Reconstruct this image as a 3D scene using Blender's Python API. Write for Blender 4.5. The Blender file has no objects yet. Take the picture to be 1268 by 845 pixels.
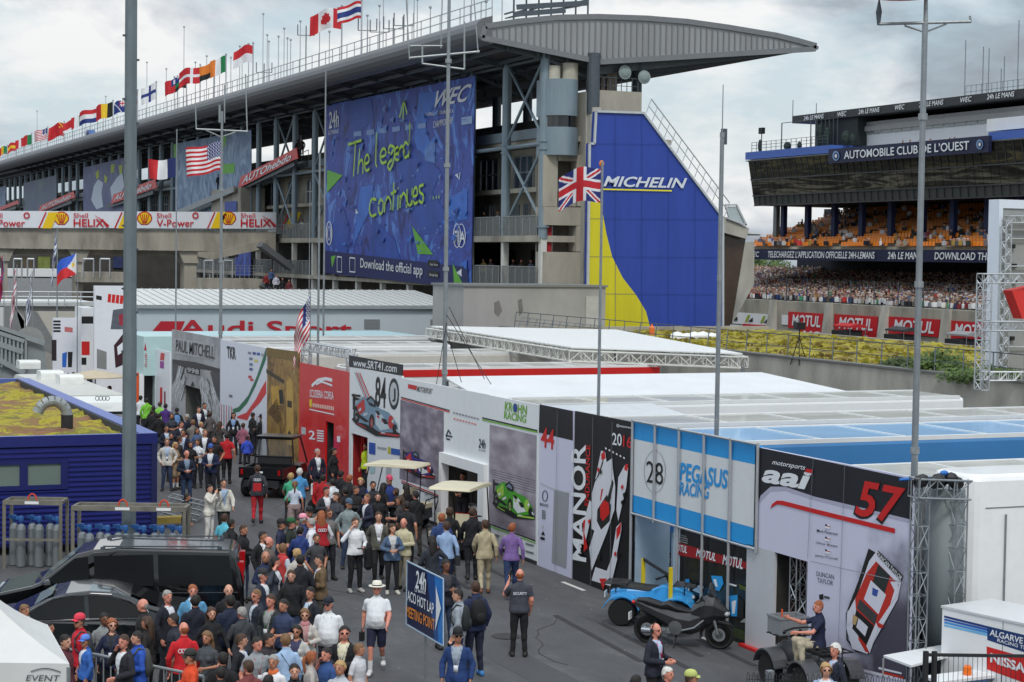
import bpy,bmesh,math,random
import numpy as np
from mathutils import Vector,Matrix,noise as mnoise
rad=math.radians
random.seed(7)
scene=bpy.context.scene
COL=scene.collection
# ------------------------------------------------------------------ camera
FPX,W0,H0=2300.0,1268.0,845.0
HEAD,PITCH,ROLL=rad(23.2),rad(2.63),rad(0.8)
CAM=Vector((0,0,8.2))
_f0=Vector((math.sin(HEAD),math.cos(HEAD),0))
_r0=Vector((math.cos(HEAD),-math.sin(HEAD),0))
_f=(_f0*math.cos(PITCH)-Vector((0,0,1))*math.sin(PITCH)).normalized()
_u0=_r0.cross(_f)
RR=_r0*math.cos(ROLL)+_u0*math.sin(ROLL)
UU=_u0*math.cos(ROLL)-_r0*math.sin(ROLL)
FF=_f
cd=bpy.data.cameras.new('camera')
cam=bpy.data.objects.new('camera',cd)
COL.objects.link(cam)
scene.camera=cam
cd.sensor_width=36
cd.lens=FPX/W0*36
cd.clip_end=5000
cd.clip_start=0.5
cam.matrix_world=Matrix(((RR.x,UU.x,-FF.x,CAM.x),(RR.y,UU.y,-FF.y,CAM.y),(RR.z,UU.z,-FF.z,CAM.z),(0,0,0,1)))
# ------------------------------------------------------------------ world, sun, exposure
wd=bpy.data.worlds.new('World'); scene.world=wd; wd.use_nodes=True
nt=wd.node_tree; nt.nodes.clear()
def N(t,kind,**kw):
 n=t.nodes.new(kind)
 for k,v in kw.items():
  if k=='inp':
   for a,b in v.items():n.inputs[a].default_value=b
  else:setattr(n,k,v)
 return n
out=N(nt,'ShaderNodeOutputWorld'); bg=N(nt,'ShaderNodeBackground'); bg.inputs[1].default_value=0.1
SUN_EL,SUN_AZ=rad(50),rad(200)
sky=N(nt,'ShaderNodeTexSky',sky_type='NISHITA',sun_disc=False,sun_elevation=SUN_EL,sun_rotation=SUN_AZ,air_density=1.5,dust_density=2.0)
tc=N(nt,'ShaderNodeTexCoord')
mp=N(nt,'ShaderNodeMapping'); mp.inputs['Scale'].default_value=(3.2,3.2,8.5); mp.inputs['Location'].default_value=(2.3,0.4,0.55)
n1=N(nt,'ShaderNodeTexNoise',inp={'Scale':1.15,'Detail':7.0,'Roughness':0.56,'Distortion':0.35})
r1=N(nt,'ShaderNodeValToRGB')
e=r1.color_ramp.elements
e[0].position=.43; e[0].color=(3.3,3.7,4.2,1)
e[1].position=.55; e[1].color=(9.0,9.1,9.1,1)
m_=e.new(.48); m_.color=(5.9,6.3,6.8,1)
n2=N(nt,'ShaderNodeTexNoise',inp={'Scale':2.6,'Detail':5.0,'Roughness':0.6})
r2=N(nt,'ShaderNodeValToRGB'); r2.color_ramp.elements[0].position=.42; r2.color_ramp.elements[1].position=.62
mx=N(nt,'ShaderNodeMixRGB'); mx.blend_type='MIX'
mul=N(nt,'ShaderNodeMath',operation='MULTIPLY'); mul.inputs[1].default_value=.7
bl=N(nt,'ShaderNodeMixRGB'); bl.inputs[0].default_value=.72; bl.inputs[2].default_value=(5.0,6.9,8.2,1)
sepw=N(nt,'ShaderNodeSeparateXYZ'); gr=N(nt,'ShaderNodeMapRange'); gr.inputs[1].default_value=0.1; gr.inputs[2].default_value=1; gr.inputs[3].default_value=1.0; gr.inputs[4].default_value=1.85
vm=N(nt,'ShaderNodeVectorMath',operation='SCALE')
L=nt.links.new
L(tc.outputs['Generated'],mp.inputs[0]); L(mp.outputs[0],n1.inputs[0]); L(mp.outputs[0],n2.inputs[0]); L(n1.outputs[0],r1.inputs[0]); L(n2.outputs[0],r2.inputs[0])
L(sky.outputs[0],bl.inputs[1]); L(r2.outputs[0],mul.inputs[0]); L(mul.outputs[0],mx.inputs[0]); L(r1.outputs[0],mx.inputs[1]); L(bl.outputs[0],mx.inputs[2])
L(tc.outputs['Generated'],sepw.inputs[0]); L(sepw.outputs[2],gr.inputs[0]); L(mx.outputs[0],vm.inputs[0]); L(gr.outputs[0],vm.inputs['Scale'])
L(vm.outputs[0],bg.inputs[0]); L(bg.outputs[0],out.inputs[0])
sl=bpy.data.lights.new('sun','SUN'); sl.energy=1.5; sl.angle=rad(11); sl.color=(1,.96,.9)
so=bpy.data.objects.new('sun',sl); COL.objects.link(so)
sd=Vector((math.sin(SUN_AZ)*math.cos(SUN_EL),math.cos(SUN_AZ)*math.cos(SUN_EL),math.sin(SUN_EL)))
so.rotation_euler=sd.to_track_quat('Z','Y').to_euler()
scene.view_settings.view_transform='Standard'; scene.view_settings.look='None'; scene.view_settings.exposure=0.0; scene.view_settings.gamma=1
# ------------------------------------------------------------------ pixel rays onto real planes
def ray(px,py):
 return(FF*FPX+RR*(px-W0/2)+UU*(H0/2-py)).normalized()
def PX(px,py,X):
 d=ray(px,py); return CAM+d*((X-CAM.x)/d.x)
def PY(px,py,Y):
 d=ray(px,py); return CAM+d*((Y-CAM.y)/d.y)
def PZ(px,py,z):
 d=ray(px,py); return CAM+d*((z-CAM.z)/d.z)
def proj(p):
 v=Vector(p)-CAM; d=v.dot(FF)
 return(W0/2+v.dot(RR)/d*FPX,H0/2-v.dot(UU)/d*FPX,d)
# ------------------------------------------------------------------ materials
_m={}
def lin(c):return tuple(((x/255)/12.92 if x<=10 else(((x/255)+.055)/1.055)**2.4)for x in c)
def pm(c,rough=.6,metal=0.,var=.12,scale=3.,bump=0.,spec=.5,bs=40.,coat=0.,stretch=None,name=None):
 """procedural painted material: sRGB base colour, fine mottling, optional relief"""
 key=(tuple(c),rough,metal,var,scale,bump,spec,bs,coat,stretch)
 if key in _m:return _m[key]
 m=bpy.data.materials.new(name or 'paint_%d_%d_%d'%tuple(int(v)for v in c)); m.use_nodes=True
 t=m.node_tree; b=t.nodes['Principled BSDF']
 b.inputs['Roughness'].default_value=rough; b.inputs['Metallic'].default_value=metal
 b.inputs['Specular IOR Level'].default_value=spec
 if coat:b.inputs['Coat Weight'].default_value=coat
 l=lin(c); l=tuple(min(.82,v)for v in l)
 if var>0:
  co=N(t,'ShaderNodeTexCoord'); ma=N(t,'ShaderNodeMapping'); t.links.new(co.outputs['Object'],ma.inputs[0])
  if stretch:ma.inputs['Scale'].default_value=stretch
  no=N(t,'ShaderNodeTexNoise',inp={'Scale':scale,'Detail':6.0,'Roughness':.65})
  t.links.new(ma.outputs[0],no.inputs[0])
  rp=N(t,'ShaderNodeValToRGB'); rp.color_ramp.elements[0].position=.3; rp.color_ramp.elements[1].position=.72
  rp.color_ramp.elements[0].color=tuple(v*(1-var)for v in l)+(1,)
  rp.color_ramp.elements[1].color=tuple(min(.85,v*(1+var*.6))for v in l)+(1,)
  t.links.new(no.outputs[0],rp.inputs[0]); t.links.new(rp.outputs[0],b.inputs['Base Color'])
 else:b.inputs['Base Color'].default_value=l+(1,)
 if bump>0:
  co=N(t,'ShaderNodeTexCoord'); no=N(t,'ShaderNodeTexNoise',inp={'Scale':bs,'Detail':4.0})
  bp=N(t,'ShaderNodeBump',inp={'Strength':bump,'Distance':.02})
  t.links.new(co.outputs['Object'],no.inputs[0]); t.links.new(no.outputs[0],bp.inputs['Height']); t.links.new(bp.outputs[0],b.inputs['Normal'])
 _m[key]=m
 return m
def ramp_mat(name,stops,scale,rough=.7,stretch=(1,1,1),detail=8,rg=.6,bump=0.,dist=0.,metal=0,coat=0.,world=False):
 m=bpy.data.materials.new(name); m.use_nodes=True; t=m.node_tree; b=t.nodes['Principled BSDF']
 b.inputs['Roughness'].default_value=rough; b.inputs['Metallic'].default_value=metal
 if coat:b.inputs['Coat Weight'].default_value=coat
 co=N(t,'ShaderNodeTexCoord'); ma=N(t,'ShaderNodeMapping'); ma.inputs['Scale'].default_value=stretch
 no=N(t,'ShaderNodeTexNoise',inp={'Scale':scale,'Detail':detail,'Roughness':rg,'Distortion':dist})
 rp=N(t,'ShaderNodeValToRGB')
 while len(rp.color_ramp.elements)<len(stops):rp.color_ramp.elements.new(.5)
 for el,(p,c)in zip(rp.color_ramp.elements,stops):el.position=p; el.color=lin(c)+(1,)
 t.links.new(N(t,'ShaderNodeNewGeometry').outputs['Position']if world else co.outputs['Object'],ma.inputs[0]); t.links.new(ma.outputs[0],no.inputs[0]); t.links.new(no.outputs[0],rp.inputs[0]); t.links.new(rp.outputs[0],b.inputs['Base Color'])
 if bump:
  bp=N(t,'ShaderNodeBump',inp={'Strength':bump,'Distance':.03}); t.links.new(no.outputs[0],bp.inputs['Height']); t.links.new(bp.outputs[0],b.inputs['Normal'])
 return m
def vcol_mat(name,rough=.8):
 m=bpy.data.materials.new(name); m.use_nodes=True; t=m.node_tree; b=t.nodes['Principled BSDF']
 a=N(t,'ShaderNodeVertexColor',layer_name='tint'); t.links.new(a.outputs[0],b.inputs['Base Color']); b.inputs['Roughness'].default_value=rough
 return m
def glass_mat(name,c,rough=.06,alpha=1.0):
 m=bpy.data.materials.new(name); m.use_nodes=True; b=m.node_tree.nodes['Principled BSDF']
 b.inputs['Base Color'].default_value=lin(c)+(1,); b.inputs['Roughness'].default_value=rough; b.inputs['Specular IOR Level'].default_value=.8
 b.inputs['Alpha'].default_value=alpha
 return m
WHITE=pm((226,228,230),.5,var=.06,scale=1.2)
PVC=pm((222,226,232),.38,var=.05,scale=.8,stretch=(1,1,.4))
ROOFW=pm((212,212,208),.4,var=.13,scale=.9,coat=.2)
BLACK=pm((22,22,24),.5,var=.2)
BLKP=pm((18,19,22),.4,var=.1)
RED=pm((200,28,26),.42,var=.08,scale=1)
STEEL=pm((142,148,152),.42,.55,var=.18,scale=4)
GALV=pm((150,156,158),.45,.4,var=.25,scale=9)
DSTEEL=pm((80,88,95),.5,.3,var=.2)
ALU=pm((190,194,198),.35,.6,var=.1)
CONC=ramp_mat('concrete',[(.3,(120,116,106)),(.5,(158,153,141)),(.72,(178,172,158))],.5,.9,(1,1,.35),bump=.15)
CONCL=ramp_mat('pale_concrete',[(.3,(140,137,130)),(.52,(170,167,158)),(.75,(190,187,178))],.7,.9,(1,1,.4),bump=.1)
DARK=pm((38,39,42),.8,var=.3)
RUB=pm((20,20,21),.85,var=.2,scale=20,bump=.3)
NAVY=pm((18,24,62),.5,var=.1)
# ------------------------------------------------------------------ mesh builder
class MB:
 def __init__(s):s.v=[]; s.f=[]; s.mi=[]; s.mats=[]; s.cm=0
 def m(s,mat):
  if mat not in s.mats:s.mats.append(mat)
  s.cm=s.mats.index(mat); return s
 def add(s,vs,fs):
  o=len(s.v); s.v+=[tuple(v)for v in vs]; s.f+=[tuple(i+o for i in f)for f in fs]; s.mi+=[s.cm]*len(fs); return s
 def box(s,x0,x1,y0,y1,z0,z1):
  return s.add([(x0,y0,z0),(x1,y0,z0),(x1,y1,z0),(x0,y1,z0),(x0,y0,z1),(x1,y0,z1),(x1,y1,z1),(x0,y1,z1)],[(0,3,2,1),(4,5,6,7),(0,1,5,4),(1,2,6,5),(2,3,7,6),(3,0,4,7)])
 def obox(s,a,b,w,h,up=(0,0,1)):
  """box beam from a to b, w wide, h tall"""
  a=Vector(a); b=Vector(b); d=(b-a).normalized(); u=Vector(up); r=d.cross(u)
  if r.length<1e-4:r=Vector((1,0,0))
  r.normalize(); u=r.cross(d); r=r*(w/2); u=u*(h/2)
  vs=[a-r-u,a+r-u,a+r+u,a-r+u,b-r-u,b+r-u,b+r+u,b-r+u]
  return s.add(vs,[(0,3,2,1),(4,5,6,7),(0,1,5,4),(1,2,6,5),(2,3,7,6),(3,0,4,7)])
 def poly(s,pts):return s.add(pts,[tuple(range(len(pts)))])
 def prism(s,pts,vec):
  n=len(pts); vec=Vector(vec); q=[Vector(p)+vec for p in pts]
  return s.add(list(pts)+q,[tuple(range(n-1,-1,-1)),tuple(range(n,2*n))]+[(i,(i+1)%n,n+(i+1)%n,n+i)for i in range(n)])
 def tube(s,a,b,r,n=8,r2=None,cap=True):
  a=Vector(a); b=Vector(b); r2=r if r2 is None else r2
  d=b-a
  if d.length<1e-6:return s
  d.normalize(); x=d.orthogonal().normalized(); y=d.cross(x); vs=[]
  for p,rr in((a,r),(b,r2)):
   for i in range(n):
    t=2*math.pi*i/n; vs.append(p+x*(math.cos(t)*rr)+y*(math.sin(t)*rr))
  fs=[(i,(i+1)%n,n+(i+1)%n,n+i)for i in range(n)]
  if cap:fs+=[tuple(range(n-1,-1,-1)),tuple(range(n,2*n))]
  return s.add(vs,fs)
 def path(s,pts,r,n=8):
  for a,b in zip(pts,pts[1:]):s.tube(a,b,r,n)
  return s
 def loft(s,rings,cap=True,closed=True):
  n=len(rings[0]); vs=[p for r in rings for p in r]; fs=[]
  for k in range(len(rings)-1):
   for i in range(n if closed else n-1):
    j=(i+1)%n; fs.append((k*n+i,k*n+j,(k+1)*n+j,(k+1)*n+i))
  if cap and closed:fs+=[tuple(range(n-1,-1,-1)),tuple(range((len(rings)-1)*n,len(rings)*n))]
  return s.add(vs,fs)
 def lathe(s,c,prof,n=12,axis='z'):
  rings=[]
  for r,h in prof:
   R=[]
   for i in range(n):
    t=2*math.pi*i/n; a,b=r*math.cos(t),r*math.sin(t)
    R.append({'z':(c[0]+a,c[1]+b,c[2]+h),'x':(c[0]+h,c[1]+a,c[2]+b),'y':(c[0]+a,c[1]+h,c[2]+b)}[axis])
   rings.append(R)
  return s.loft(rings)
 def ell(s,c,r,n=12,k=8):
  rings=[]
  for j in range(k+1):
   p=math.pi*(.02+.96*j/k)-math.pi/2
   rings.append([(c[0]+r[0]*math.cos(p)*math.cos(2*math.pi*i/n),c[1]+r[1]*math.cos(p)*math.sin(2*math.pi*i/n),c[2]+r[2]*math.sin(p))for i in range(n)])
  return s.loft(rings)
 def build(s,name,mat=None,parent=None,smooth=False,world=True,label=None,kind=None):
  if mat is not None and not s.mats:s.mats=[mat]
  me=bpy.data.meshes.new(name)
  off=(0,0,0)
  o=bpy.data.objects.new(name,me)
  if parent is not None:
   o.parent=parent
   if world:off=WL.get(parent.name,(0,0,0))
  vs=[(a-off[0],b-off[1],c-off[2])for a,b,c in s.v]if any(off)else s.v
  if parent is not None and world:WL[o.name]=off
  me.from_pydata(vs,[],s.f)
  for q in s.mats:me.materials.append(q)
  if len(s.mats)>1:me.polygons.foreach_set('material_index',s.mi)
  if smooth:me.polygons.foreach_set('use_smooth',[True]*len(s.f))
  me.update(); COL.objects.link(o)
  if label:o['label']=label
  if kind:o['kind']=kind
  return o
WL={}
def thing(name,label,cat,loc=(0,0,0),rz=0,group=None):
 o=bpy.data.objects.new(name,None); COL.objects.link(o); o.location=loc; o.rotation_euler=(0,0,rz)
 o.empty_display_size=.3
 WL[o.name]=tuple(loc); o['label']=label; o['category']=cat
 if group:o['group']=group
 return o
def tag(o,label,cat,group=None):
 o['label']=label; o['category']=cat
 if group:o['group']=group
 return o
def dup(o,loc=None,rz=None,label=None,group=None,parent=None):
 c=o.copy(); COL.objects.link(c); c.parent=parent
 if loc is not None:c.location=loc
 if rz is not None:c.rotation_euler=(0,0,rz)
 if label:c['label']=label
 if group:c['group']=group
 for ch in KIDS(o):dup(ch,parent=c)
 return c
def KIDS(o):return[c for c in list(COL.objects)if c.parent==o]
def struct(mb,name,mat=None,smooth=False):
 o=mb.build(name,mat,smooth=smooth); o['kind']='structure'; return o
def auto_bevel(o,w=.02,seg=2):
 m=o.modifiers.new('bevel','BEVEL'); m.width=w; m.segments=seg; m.limit_method='ANGLE'; m.angle_limit=rad(35)
 return o
# ------------------------------------------------------------------ lettering and flat print, placed on planes
_tx={}
def text_mesh(s,bold=0.,shear=0.,space=1.):
 k=(s,bold,shear,space)
 if k in _tx:return _tx[k]
 cu=bpy.data.curves.new('t','FONT'); cu.body=s; cu.size=1; cu.offset=bold*.38; cu.shear=shear; cu.resolution_u=3; cu.space_character=space; cu.space_line=.85
 o=bpy.data.objects.new('t',cu); COL.objects.link(o)
 dg=bpy.context.evaluated_depsgraph_get()
 me=bpy.data.meshes.new_from_object(o.evaluated_get(dg))
 vs=[tuple(v.co)for v in me.vertices]; fs=[tuple(p.vertices)for p in me.polygons]
 bpy.data.objects.remove(o); bpy.data.curves.remove(cu); bpy.data.meshes.remove(me)
 if not vs:vs,fs=[(0,0,0),(1,0,0),(1,1,0)],[(0,1,2)]
 x0=min(v[0]for v in vs); x1=max(v[0]for v in vs); y0=min(v[1]for v in vs); y1=max(v[1]for v in vs)
 vs=[((v[0]-x0)/(x1-x0+1e-9),(v[1]-y0)/(y1-y0+1e-9))for v in vs]
 _tx[k]=(vs,fs); return _tx[k]
class Face:
 """a plane (axis 'X','Y' or 'Z' = const) that takes print at photo positions; layers step 4 mm towards the camera"""
 def __init__(s,axis,c,parent,step=.004):s.ax=axis; s.c=c; s.p=parent; s.st=-step if axis!='Z' else step
 def P(s,x,y,layer=1):
  return{'X':PX,'Y':PY,'Z':PZ}[s.ax](x,y,s.c+s.st*layer)
 def poly(s,pts,mat,layer=1,name='print'):
  return MB().poly([s.P(x,y,layer)for x,y in pts]).build(name,mat,s.p)
 def polys(s,items,layer=1,name='print'):
  """items: (pts, mat) joined into one printed sheet, each a hair above the last"""
  b=MB()
  for k,(pts,mat)in enumerate(items):b.m(mat).poly([s.P(x,y,layer+k*.12)for x,y in pts])
  return b.build(name,None,s.p)
 def text(s,t,a,b,c,mat,bold=0.,shear=0.,layer=3,name='lettering',space=1.):
  """a = bottom left, b = bottom right, c = top left, in photo pixels"""
  A=s.P(*a,layer); B=s.P(*b,layer); Cc=s.P(*c,layer)
  vs,fs=text_mesh(t,bold,shear,space)
  return MB().add([A+(B-A)*x+(Cc-A)*y for x,y in vs],fs).build(name,mat,s.p)
 def line(s,pts,w,mat,layer=2,name='stripe'):
  """stroke of w metres through photo points"""
  b=MB(); P=[s.P(x,y,layer)for x,y in pts]
  nrm={'X':Vector((1,0,0)),'Y':Vector((0,1,0)),'Z':Vector((0,0,1))}[s.ax]
  Lf=[]; Rt=[]
  for i,p in enumerate(P):
   d=(P[min(i+1,len(P)-1)]-P[max(i-1,0)]).normalized(); q=d.cross(nrm)*(w/2 if not isinstance(w,(list,tuple))else w[i]/2)
   Lf.append(p+q); Rt.append(p-q)
  n=len(P); b.add(Lf+Rt,[(i,i+1,n+i+1,n+i)for i in range(n-1)])
  return b.build(name,mat,s.p)
#  GROUND
asph=ramp_mat('asphalt',[(.3,(50,50,53)),(.42,(72,72,75)),(.54,(80,80,82)),(.62,(91,91,92)),(.72,(112,111,110))],.9,.82,(1,.35,1),detail=14,rg=.78,bump=.3)
g=MB().add([(-400,-60,0),(900,-60,0),(900,1800,0),(-400,1800,0)],[(0,1,2,3)]); struct(g,'ground',asph)
# paddock lane: newer tar strip patches and the dashed white line along the stands
pat=pm((74,74,77),.85,var=.15,scale=6)
b=MB()
for(x0,x1,y0,y1)in((14.4,15.3,30,62),(15.9,16.7,55,70)):b.add([(x0,y0,.004),(x1,y0,.004),(x1,y1,.004),(x0,y1,.004)],[(0,1,2,3)])
struct(b,'road_patches',pat)
b=MB()
for k in range(0,16,2):
 y0=27.3+k*3.4; b.add([(19.5,y0,.008),(19.62,y0,.008),(19.62,y0+1.3,.008),(19.5,y0+1.3,.008)],[(0,1,2,3)])
struct(b,'road_marking',pm((205,205,200),.7,var=.2,scale=20))
# gravel strip / far track surface
b=MB().add([(76,40,.006),(104,40,.006),(104,700,.006),(76,700,.006)],[(0,1,2,3)]); struct(b,'race_track',pm((96,97,99),.8,var=.1,scale=.5))
rs=random.Random(2); b=MB()
for i in range(150):
 x,y=rs.uniform(11,19.4),rs.uniform(30,75); s_=rs.uniform(.02,.07); b.add([(x,y,.012),(x+s_,y+s_*.3,.012),(x+s_*.6,y+s_,.014)],[(0,1,2)])
o=b.build('litter',pm((170,168,160),.9,var=.4)); o['kind']='stuff'; tag(o,'tiny scraps of litter scattered on the asphalt lane','litter')
b=MB(); rs=random.Random(6)
for k in range(9):
 x,y=rs.uniform(12,19),rs.uniform(30,60); a=rs.uniform(0,3.1); pr=None
 for j in range(14):
  q=Vector((x,y,.006)); a+=rs.uniform(-.5,.5); x+=math.cos(a)*.4; y+=math.sin(a)*.4; n_=Vector((-math.sin(a),math.cos(a),0))*.012
  if pr is not None:b.add([pr[0],pr[1],q+n_,q-n_],[(0,1,2,3)])
  pr=(q-n_,q+n_)
for k in range(7):
 x,y=rs.uniform(14,18.5),rs.uniform(30,56)
 for dx in(0,1.4):b.add([(x+dx,y,.009),(x+dx+.14,y,.009),(x+dx+.5,y+5,.009),(x+dx+.36,y+5,.009)],[(0,1,2,3)])
o=b.build('road_cracks',pm((54,54,57),.9,var=.4,scale=3)); o['kind']='structure'
p=(15.6,36.5); b=MB().add([(p[0]+.32*math.cos(2*math.pi*k/20),p[1]+.32*math.sin(2*math.pi*k/20),.013)for k in range(20)],[tuple(range(20))]); tag(b.build('manhole_cover',pm((58,56,54),.6,.4,var=.4,scale=20)),'round iron manhole cover in the asphalt lane','manhole cover')
# distant treeline behind the far stand (a low wooded mass)
#  PIT BUILDING
PB=thing('pit_building','long grey pit building with wing shaped roof above open steel galleries','building',(52,107,0))
XF=48.0; YE=107.3; YF=400.0
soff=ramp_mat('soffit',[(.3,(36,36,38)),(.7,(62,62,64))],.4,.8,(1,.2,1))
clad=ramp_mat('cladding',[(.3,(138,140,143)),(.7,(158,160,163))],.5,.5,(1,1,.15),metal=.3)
trim=pm((120,123,127),.45,.3,var=.1)
und=[(596,47),(743,77),(1009,61)]
top=[(1010,57),(985,50),(960,44),(900,34),(850,27),(800,23),(740,21),(690,22),(640,27),(600,33)]
YG=106.4
prof=[PY(x,y,YG)for x,y in und+top]
rf=MB().m(clad); n=len(prof)
rf.add(prof,[tuple(range(n))])
back=[p+Vector((0,YF-YG,0))for p in prof]
rf.add(prof+back,[(i,(i+1)%n,n+(i+1)%n,n+i)for i in range(2,n)])
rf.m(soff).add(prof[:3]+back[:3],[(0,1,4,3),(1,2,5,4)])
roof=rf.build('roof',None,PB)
# ribs of the gable cladding, its border trims and the bullnose gutter
def intery(poly,x):
 ys=[]
 for a,b2 in zip(poly,poly[1:]+poly[:1]):
  if(a.x-x)*(b2.x-x)<0:ys.append(a.z+(b2.z-a.z)*(x-a.x)/(b2.x-a.x))
 return(min(ys),max(ys))if len(ys)>1 else None
rb=MB(); x=prof[0].x+1
while x<prof[2].x-1.4:
 q=intery(prof,x)
 if q and q[1]-q[0]>.7:rb.box(x,x+.09,YG-.07,YG-.002,q[0]+.25,q[1]-.3)
 x+=.42
rb.build('cladding_ribs',pm((126,129,133),.5,.3,var=.05),roof,kind='stuff')
tr=MB()
for k in range(n):
 a,b2=prof[k],prof[(k+1)%n]; tr.obox(a-Vector((0,.06,0)),b2-Vector((0,.06,0)),.16,.34)
tr.build('edge_trim',trim,roof)
gt=MB(); e0=prof[0]; rings=[]
for yy in[YG-.1]+list(np.linspace(YG+10,YF,30)):
 rings.append([(e0.x+.55-1.0*math.cos(t),yy,e0.z+.5+.8*math.sin(t))for t in[math.pi*(-.5+k/8)for k in range(9)]])
for r_ in rings:r_.append((e0.x+.7,r_[0][1],e0.z+1.4)); r_.append((e0.x+.7,r_[0][1],e0.z-.35))
gt.loft(rings).build('gutter',pm((104,106,110),.5,.2,var=.12,scale=.4,stretch=(1,.1,1)),roof,smooth=False)
# soffit trusses: a lattice beam across each bay plus long purlins
col_y=[YE+6.1*k for k in range(46)]
for k,yy in enumerate(col_y[:34]):
 sb=MB(); a=prof[0]+Vector((.6,yy-YG,-.15)); c2=prof[1]+Vector((0,yy-YG,-.2)); lo=Vector((XF,yy,20.6))
 sb.obox(a,c2,.25,.3); sb.obox(a+Vector((0,0,-.1)),lo,.2,.2); sb.obox(lo,c2+Vector((0,0,-.9)),.2,.2)
 for t in(.35,.55,.75):
  p=a.lerp(c2,t); sb.obox(p,a.lerp(c2,t+.12)+Vector((0,0,-.9*(t))),.1,.1); sb.obox(p,a.lerp(c2,t)+Vector((0,0,-.9*t)),.1,.1)
 e1=prof[2]+Vector((-3,yy-YG,-.3)); sb.obox(c2+Vector((0,0,-.3)),e1,.25,.5)
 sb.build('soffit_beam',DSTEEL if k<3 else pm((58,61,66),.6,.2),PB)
sp=MB()
for t in(.25,.5,.75):
 p=prof[0].lerp(prof[1],t); sp.obox(p+Vector((0,.5,-.2)),p+Vector((0,YF-YG,-.2)),.12,.25)
sp.tube((XF,YE-.5,20.7),(XF,YF,20.7),.14)
sp.build('purlins',pm((88,94,100),.5,.3),PB)
# columns: grey tube above the second gallery, pale square post below
tubec=pm((122,138,148),.45,.2,var=.1,scale=1); postc=pm((196,196,190),.6,var=.1)
for k,yy in enumerate(col_y[:40]):
 c=MB().m(tubec).tube((XF,yy,9.3),(XF,yy,21),.3 if k<2 else .26,12).m(postc).box(XF-.2,XF+.2,yy-.2,yy+.2,0,9.3)
 if k<3:c.m(tubec).tube((XF,yy,14.9),(XF,yy,15.0),.4).tube((XF,yy,15.4),(XF,yy,15.5),.4).tube((XF,yy,10),(XF,yy,10.1),.42)
 o=c.build('column',None,PB,smooth=False)
for k in(0,7,9,12,20):
 y0,y1=col_y[k],col_y[k+1]
 for z0,z1 in((15.6,20.8),(10.2,15.2)):
  MB().tube((XF,y0,z0),(XF,y1,z1),.1).tube((XF,y0,z1),(XF,y1,z0),.1).build('cross_brace',tubec,PB)
MB().tube((XF,YE,15.3),(XF,YF,15.3),.14).build('tie_beam',tubec,PB)
# inner columns seen through the open deck
for k in range(14):
 yy=YE+5+k*6.1; MB().tube((57,yy,16),(57,yy,21.2),.35,10).build('inner_column',pm((70,82,92),.5),PB)
# gallery floors
sl_=MB()
for z0,z1,x1 in((5.95,6.25,53),(9.1,9.5,53),(12.4,12.7,52),(15.5,15.85,57)):sl_.box(XF-(.35 if z1<10 else-1.2),x1,YE-.1,YF,z0,z1)
sl_.build('gallery_floor',CONC,PB)
MB().box(XF+1.0,XF+1.2,YE+.5,YF,15.86,16.5).build('deck_edge_panel',pm((126,140,150),.5,var=.12,scale=.6),PB)
MB().box(55,55.25,YE+1,YF,15.86,18.1).build('deck_parapet',CONC,PB)
MB().box(57,57.3,YE+8,YF,0,17.0).build('track_side_wall',CONC,PB)
wl=MB().box(50.6,50.9,YE+.3,YF,9.51,15.44).box(49.9,50.6,YE+3.9,YE+4.5,9.51,15.44)
wl.build('upper_wall',CONC,PB)
lw=MB().box(52,52.3,YE+.3,YF,0,5.94).box(52,52.3,YE+.3,YF,6.26,9.09)
lw.build('lower_wall',pm((96,92,86),.8,var=.3,scale=.6),PB)
glassd=glass_mat('window_glass',(70,82,92),.12); dkop=pm((28,28,30),.7)
def window(parent,x,y0,y1,z0,z1,nx=3,nz=2,name='window',mat=None):
 f=MB()
 f.box(x-.12,x-.02,y0,y0+.08,z0,z1).box(x-.12,x-.02,y1-.08,y1,z0,z1)
 f.box(x-.12,x-.02,y0+.08,y1-.08,z0,z0+.08).box(x-.12,x-.02,y0+.08,y1-.08,z1-.08,z1)
 for i in range(1,nx):yy=y0+(y1-y0)*i/nx; f.box(x-.1,x-.03,yy-.03,yy+.03,z0+.08,z1-.08)
 for i in range(1,nz):zz=z0+(z1-z0)*i/nz; f.box(x-.11,x-.025,y0+.08,y1-.08,zz-.05,zz+.05)
 w=f.build(name,ALU,parent)
 MB().box(x-.05,x-.03,y0+.04,y1-.04,z0+.04,z1-.04).build('pane',mat or glassd,w)
for k in range(0,30):
 y0=YE+1.2+k*6.1
 if 4<k<6:continue
 window(PB,50.6,y0,y0+3.4,12.75,15.0)
 window(PB,50.6,y0+.6,y0+1.6,10.6,11.8,2,1)
 MB().box(50.5,50.59,y0+2.4,y0+3.4,9.52,11.7).build('door',pm((120,128,134),.6),PB)
 MB().box(51.88,51.99,y0+.2,y0+3.4,6.3,8.6).build('dark_opening',dkop,PB)
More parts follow.
